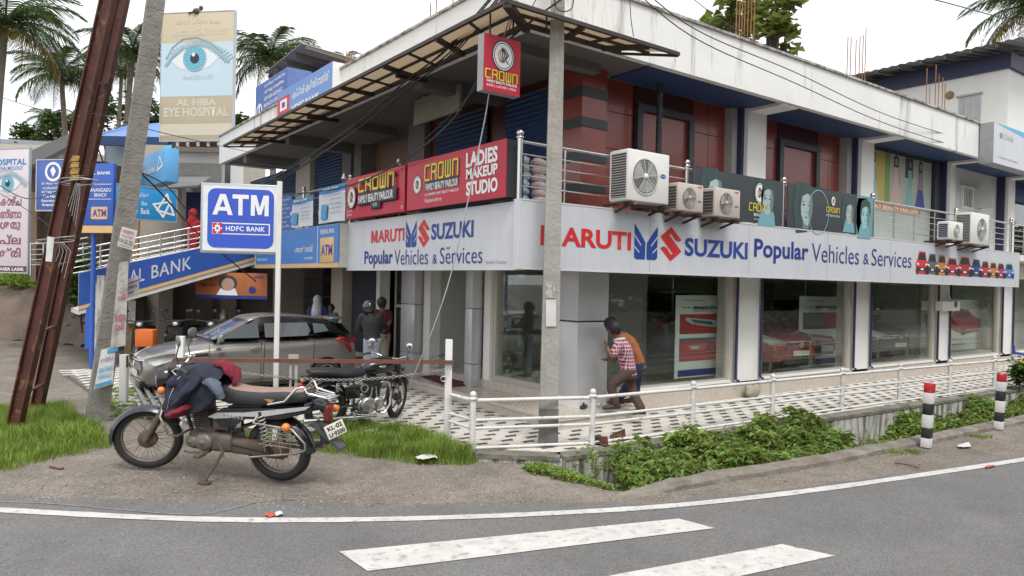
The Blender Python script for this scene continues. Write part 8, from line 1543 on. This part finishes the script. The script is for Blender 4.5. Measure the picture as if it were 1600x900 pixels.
for k in range(260):
    x = rnd.uniform(-1.9, 10); hh = heap(x)
    if rnd.random() > hh*2.4: continue
    wv, kv = lerp_line(WALLV, x), lerp_line(KERBI, x); f_ = rnd.random(); y = kv+.05+(wv-kv-.1)*f_; z0 = -.45+hh*(.60+.35*f_)
    for j in range(14): pts.append((x+rnd.gauss(0,.02), y+rnd.gauss(0,.02), z0+.02*j*rnd.uniform(.7,1.2), .8))
leaves(pts, .10, 'taller weed tips sticking up out of the ditch', WEED, asp=.2, up=.7)
pts = []
AP = W2([(815,728),(870,722),(935,738),(960,760),(905,752),(840,742)])
while len(pts) < 2600:
    x = rnd.uniform(-3,-1.5); y = rnd.uniform(-3,-1.3)
    if pt_in(x,y,AP) and noise.noise(Vector((x*3,y*3,0))) > -.15: pts.append((x,y,gh(x,y)+rnd.uniform(0,.07),rnd.uniform(.3,.8)))
leaves(pts, .06, 'low bright green weeds creeping at the left end of the wall', GRASS, asp=.4, up=.6)
pts = []
WP = W2([(160,612),(240,600),(262,640),(232,655),(168,650)])
while len(pts) < 2600:
    x = rnd.uniform(-7.2,-4.2); y = rnd.uniform(2.2,6.5)
    if pt_in(x,y,WP) and noise.noise(Vector((x*2,y*2,5))) > -.3: pts.append((x,y,gh(x,y)+rnd.uniform(0,.10),rnd.uniform(.4,1)))
leaves(pts, .08, 'low leafy weeds around the short white post', WEED, asp=.4, up=.6)
for (px_,py_,lb,n_) in ((1392,706,'small tuft of grass on the kerb left of the near bollard',260),(1428,703,'tuft of grass at the foot of the near bollard',320),(1530,680,'low tuft of weeds between the kerb and the far bollard',300),(770,712,'small seedling growing at the left end of the railing',120),(850,715,'low weeds at the foot of the straight concrete pole',160)):
    c = pz(px_,py_,0); poly = [(c.x-.16,c.y-.1),(c.x+.16,c.y-.14),(c.x+.18,c.y+.08),(c.x-.12,c.y+.12)]; blades(poly, n_, lambda x,y: .11, lb)
pts = []
while len(pts) < 3000:
    p_ = pz(rnd.uniform(-60,60), rnd.uniform(524,534), 0)+bk*rnd.uniform(1.0,2.6); pts.append((p_.x,p_.y,1.72+rnd.uniform(0,.28),rnd.uniform(.6,1.6)))
leaves(pts, .22, 'bright green grass along the top of the muddy embankment', GRASS, asp=.1, up=1.0)
t = thing('creeper_bush', 'dark green creeper bush by the blue post at the end of the embankment', 'bush', dep(125,480,17)); pts = []
while len(pts) < 1500: p_ = dep(rnd.gauss(125,9), rnd.gauss(440,22), 17.4+rnd.uniform(-.3,.6)); pts.append((p_.x,p_.y,p_.z,rnd.uniform(.6,1.3)))
leaves(pts, .17, None, TREEG, name='foliage', asp=.4, parent=t); m_ = MB(); m_.tube([dep(128,520,17.2), dep(124,470,17.3), dep(120,430,17.4)], .03, 6); m_.build('stem', M('bark', (.1,.075,.055), .9), t)
t = thing('potted_plant', 'small yellow flowered plant at the far right end of the railing', 'plant', pz(1592,610,0)); pts = []
while len(pts) < 500: p_ = dep(rnd.gauss(1594,7), rnd.gauss(582,9), 15.5+rnd.uniform(-.2,.2)); pts.append((p_.x,p_.y,p_.z,rnd.uniform(.6,1.3)))
leaves(pts, .12, None, TREEG, name='foliage', asp=.4, parent=t); m_ = MB()
for k in range(6): m_.ball(dep(1597+rnd.uniform(-4,4), 566+rnd.uniform(-3,4), 15.4), .03, 0, None, 8, 6)
m_.build('flowers', M('yellow_flower', (.6,.42,.02), .7), t); m_ = MB(); m_.tube([dep(1593,612,15.5), dep(1594,575,15.5)], .015, 6); m_.build('stem', M('bark'), t)
# palms
def frond_mesh(seed, L_=3.2, mat=None):
    r_ = random.Random(seed); m_ = MB(); P_ = []; n = 24
    for i in range(n+1): s_ = i/n; P_.append(Vector((L_*s_*(1-.16*s_*s_), .08*math.sin(s_*3+seed), L_*(.42*s_-.78*s_*s_))))
    m_.tube(P_, [.035*(1-.85*i/n)+.003 for i in range(n+1)], 4)
    for i in range(2, n+1):
        s_ = i/n; ll = L_*.27*math.sin(math.pi*min(1,.12+.86*s_))**.7
        for q in range(2):
            for sd in (-1,1):
                p = P_[i-1].lerp(P_[i], q*.5); d = Vector((.45+.3*s_, sd*(1-.3*s_), -.15-.3*s_+r_.uniform(-.12,.12))).normalized(); e = p+d*ll*r_.uniform(.8,1.1)-Vector((0,0,ll*(.35+.3*r_.random()))); mid = p+d*ll*.5; w_ = Vector((.026,0,0)); m_.add([p-w_,p+w_,mid+w_*.9,mid-w_*.9,e], [(0,1,2,3),(3,2,4)])
    return m_.mesh('frond', mat or PALMG)
FRD = [frond_mesh(k) for k in (1,2,3)]; FRY = [frond_mesh(7, 2.9, PALMY)]
BARK = M('palm_bark', (.16,.135,.11), .9, var=.3, scale=4, bump=.6)
def palm(label, cpx, cpy, Z_, size=1.0, bx_=None, nf=22, seed=0):
    c = dep(cpx, cpy, Z_); b = dep(bx_ if bx_ is not None else cpx, cpy, Z_); b = Vector((b.x, b.y, -.2)); t = thing('palm_tree', label, 'palm tree', b, group='coconut palms behind the buildings'); r_ = random.Random(seed)
    P_ = catmull([tuple(b), tuple(b.lerp(c,.5)+Vector((.3,.1,0))*r_.uniform(-1,1)), tuple(c)], 10); m_ = MB(); m_.tube([Vector(p) for p in P_], [.19*size*(1.15-.5*i/(len(P_)-1))*(1+.05*(i%2)) for i in range(len(P_))], 10); m_.build('trunk', BARK, t)
    Ti = wm(t).inverted()
    for k in range(nf):
        tier = k/nf; el = 62-105*tier+r_.uniform(-9,9); az = 137.5*k+r_.uniform(-10,10); me = (FRY if (tier > .78 and k % 2) else FRD)[k % (1 if (tier > .78 and k % 2) else 3)]
        inst('frond', me, t, Ti@Matrix.Translation(c)@RZ(az)@RY(-el*.75)@SCL(size,size,size))
    m_ = MB()
    for k in range(9): a = 2.4*k; m_.ball(c+Vector((math.cos(a)*.28,math.sin(a)*.28,-.25-.08*(k%3)))*size, .12*size, 0, None, 8, 6)
    m_.build('coconuts', M('coconut', (.12,.10,.03), .7, var=.3), t)
palm('large coconut palm partly out of frame at the top left corner', 8, 38, 24, .86, 4, 24, 1); palm('coconut palm in the gap left of the rusty steel pole', 96, 118, 36, .84, 101, 22, 2); palm('small distant coconut palm low behind the first two palms', 76, 184, 60, .62, 78, 15, 3)
palm('coconut palm between the rusty pole and the concrete pole', 207, 82, 36, .9, 193, 22, 4); palm('leaning coconut palm half hidden behind the rusty steel pole', 190, 112, 40, .7, 172, 15, 5); palm('coconut palm rising behind the roof hut', 424, 92, 38, .95, 428, 24, 6); palm('coconut palm reaching in at the top right corner', 1618, 12, 32, 1.05, 1625, 20, 7); palm('short palm tuft behind the roof rods beside the roof hut', 541, 92, 36, .3, 541, 12, 9)
# broadleaf trees
def tree(label, px_, py_, Z_, rx, rz_, n, size, label_cat='tree', mat=TREEG, seed=0, group=None, asp=.38, clumps=9):
    c = dep(px_, py_, Z_); b = Vector((c.x, c.y, -.2)); t = thing('tree', label, label_cat, b, group=group); r_ = random.Random(seed); m_ = MB(); m_.tube([b, b.lerp(c,.5)+Vector((.1,.1,0)), c], [.22,.17,.08], 10); cl = []
    for k in range(clumps):
        d = Vector((r_.uniform(-1,1)*rx, r_.uniform(-1,1)*rx, r_.uniform(-.8,1)*rz_)); q = c+d*.75; cl.append((q, r_.uniform(.28,.5)*rx)); m_.tube([b.lerp(c,.6), (b.lerp(c,.6)).lerp(q,.5)+Vector((0,0,.1*rz_)), q], [.08,.05,.02], 6)
    m_.build('trunk', M('bark'), t); pts = []
    for k in range(n):
        q, rr = cl[r_.randrange(len(cl))]; v = Vector((r_.gauss(0,1), r_.gauss(0,1), r_.gauss(0,1))).normalized()*rr*r_.uniform(.5,1.05); pts.append((q.x+v.x, q.y+v.y, q.z+v.z*.8, r_.uniform(.6,1.3)))
    leaves(pts, size, None, mat, name='crown', asp=asp, parent=t); return t
TEAK = leafmat('teak_green', (.17,.21,.05), .45)
tree('big leaved tree behind the ochre rods on the right-hand roof, left part', 1137, 38, 17, .75, .5, 190, .33, mat=TEAK, seed=3, clumps=9, asp=.42); tree('tall big leaved tree right of the ochre rods behind the right-hand roof', 1206, 40, 17.5, .62, 1.0, 260, .33, mat=TEAK, seed=5, clumps=12, asp=.42)
GB = 'green trees far behind the houses on the left'
for k, (px_, py_, Z_, rx, rz_, lb) in enumerate(((62,222,60,2.2,1.0,'low green bush behind the grey roofed house'),(100,214,56,2.0,1.4,'rounded dark green tree right of the low bush behind the grey roofed house'),(182,200,44,2.6,1.8,'light green tree behind the blue sheet roof'),(236,196,46,1.3,1.0,'small green tree just left of the beige billboard'),(372,212,44,1.2,1.4,'dark green tree just right of the beige billboard'),(10,238,50,1.6,.5,'low hedge behind the hospital banner'))):
    tree(lb, px_, py_, Z_, rx, rz_, 1100, .4, seed=20+k, group=GB, clumps=10)
# trees and wall added out of view for the showroom glass to mirror
for k in range(13):
    x, y, s_ = -4+6.2*k, -17.5-2.5*(k % 2), 4.6+.5*(k % 3); c = Vector((x, y, 4.2)); t = thing('tree', 'tree number %s in the row added across the road for the showroom glass to mirror' % ('one two three four five six seven eight nine ten eleven twelve thirteen'.split()[k]), 'tree', (x, y, 0), group='trees added across the road for reflections'); m_ = MB(); m_.tube([(x,y,-.1),(x+.2,y,2.4),(x,y,4.5)], [.3,.22,.12], 8); m_.build('trunk', M('bark'), t)
    r_ = random.Random(k); pts = []
    for i in range(1900): v = Vector((r_.gauss(0,1), r_.gauss(0,1), r_.gauss(0,1))).normalized()*s_*r_.uniform(.4,1)*(1+.3*noise.noise(Vector((i*.01,k,0)))); pts.append((c.x+v.x, c.y+v.y, max(.3, c.z+v.z*.95), r_.uniform(.7,1.4)))
    leaves(pts, .95, None, PALMG, name='crown', asp=.42, parent=t)
m_ = MB(); m_.box(-6,-14.9,-.1,90,-14.7,.9); tag(m_.build('reflection_wall', M('old_concrete_kerb')), 'low brown wall added across the road for the showroom glass to mirror', 'wall')

# loose stones, grit and dry leaves on the dirt shoulder
def scatter(n, rmin, rmax, label, mat, name, band=(.25, 2.2), seed=3):
    r_ = random.Random(seed); vs = []; fs = []; k = 0; m_ = MB()
    while k < n:
        px_ = r_.uniform(-20, 1620); py_ = r_.uniform(640, 810); p_ = pz(px_, py_, -.02); x, y = p_.x, p_.y
        d = min(range(len(LN)), key=lambda i: (LN[i][0]-x)**2+(LN[i][1]-y)**2) if k % 1 == 0 else 0; n2 = nrm2(LN, d); off = (x-LN[d][0])*n2.x+(y-LN[d][1])*n2.y
        if not band[0] < off < band[1] or pt_in(x, y, PAVED) or (x > -2.1 and y > lerp_line(KERBI, x)-.22): continue
        if r_.random() > .45+.55*noise.noise(Vector((x*1.7, y*1.7, 2)))+.2: continue
        q = r_.uniform(rmin, rmax)*(1 if r_.random() < .93 else 1.9); z = gh(x, y)+(.008 if off < .8 else 0); a = r_.uniform(0, 6.28); c, s_ = math.cos(a)*q, math.sin(a)*q; i = len(vs)
        vs += [(x+c,y+s_,z),(x-s_*.8,y+c*.8,z),(x-c*.9,y-s_*.9,z),(x+s_*.7,y-c*.7,z),(x+c*.1,y,z+q*.75)]; fs += [(i,i+1,i+4),(i+1,i+2,i+4),(i+2,i+3,i+4),(i+3,i,i+4)]; k += 1
    m_.add(vs, fs); tag(m_.build(name, mat), label, kind='stuff')
scatter(2600, .004, .013, 'small loose stones and grit scattered on the dirt shoulder', M('loose_stone', (.27,.24,.21), .95, var=.5, scale=3), 'gravel')
scatter(70, .007, .016, 'dry brown leaf scraps scattered on the dirt shoulder', M('dry_leaf', (.12,.08,.05), .9, var=.5, scale=3), 'leaf_litter', (.3, 2.2), 9)
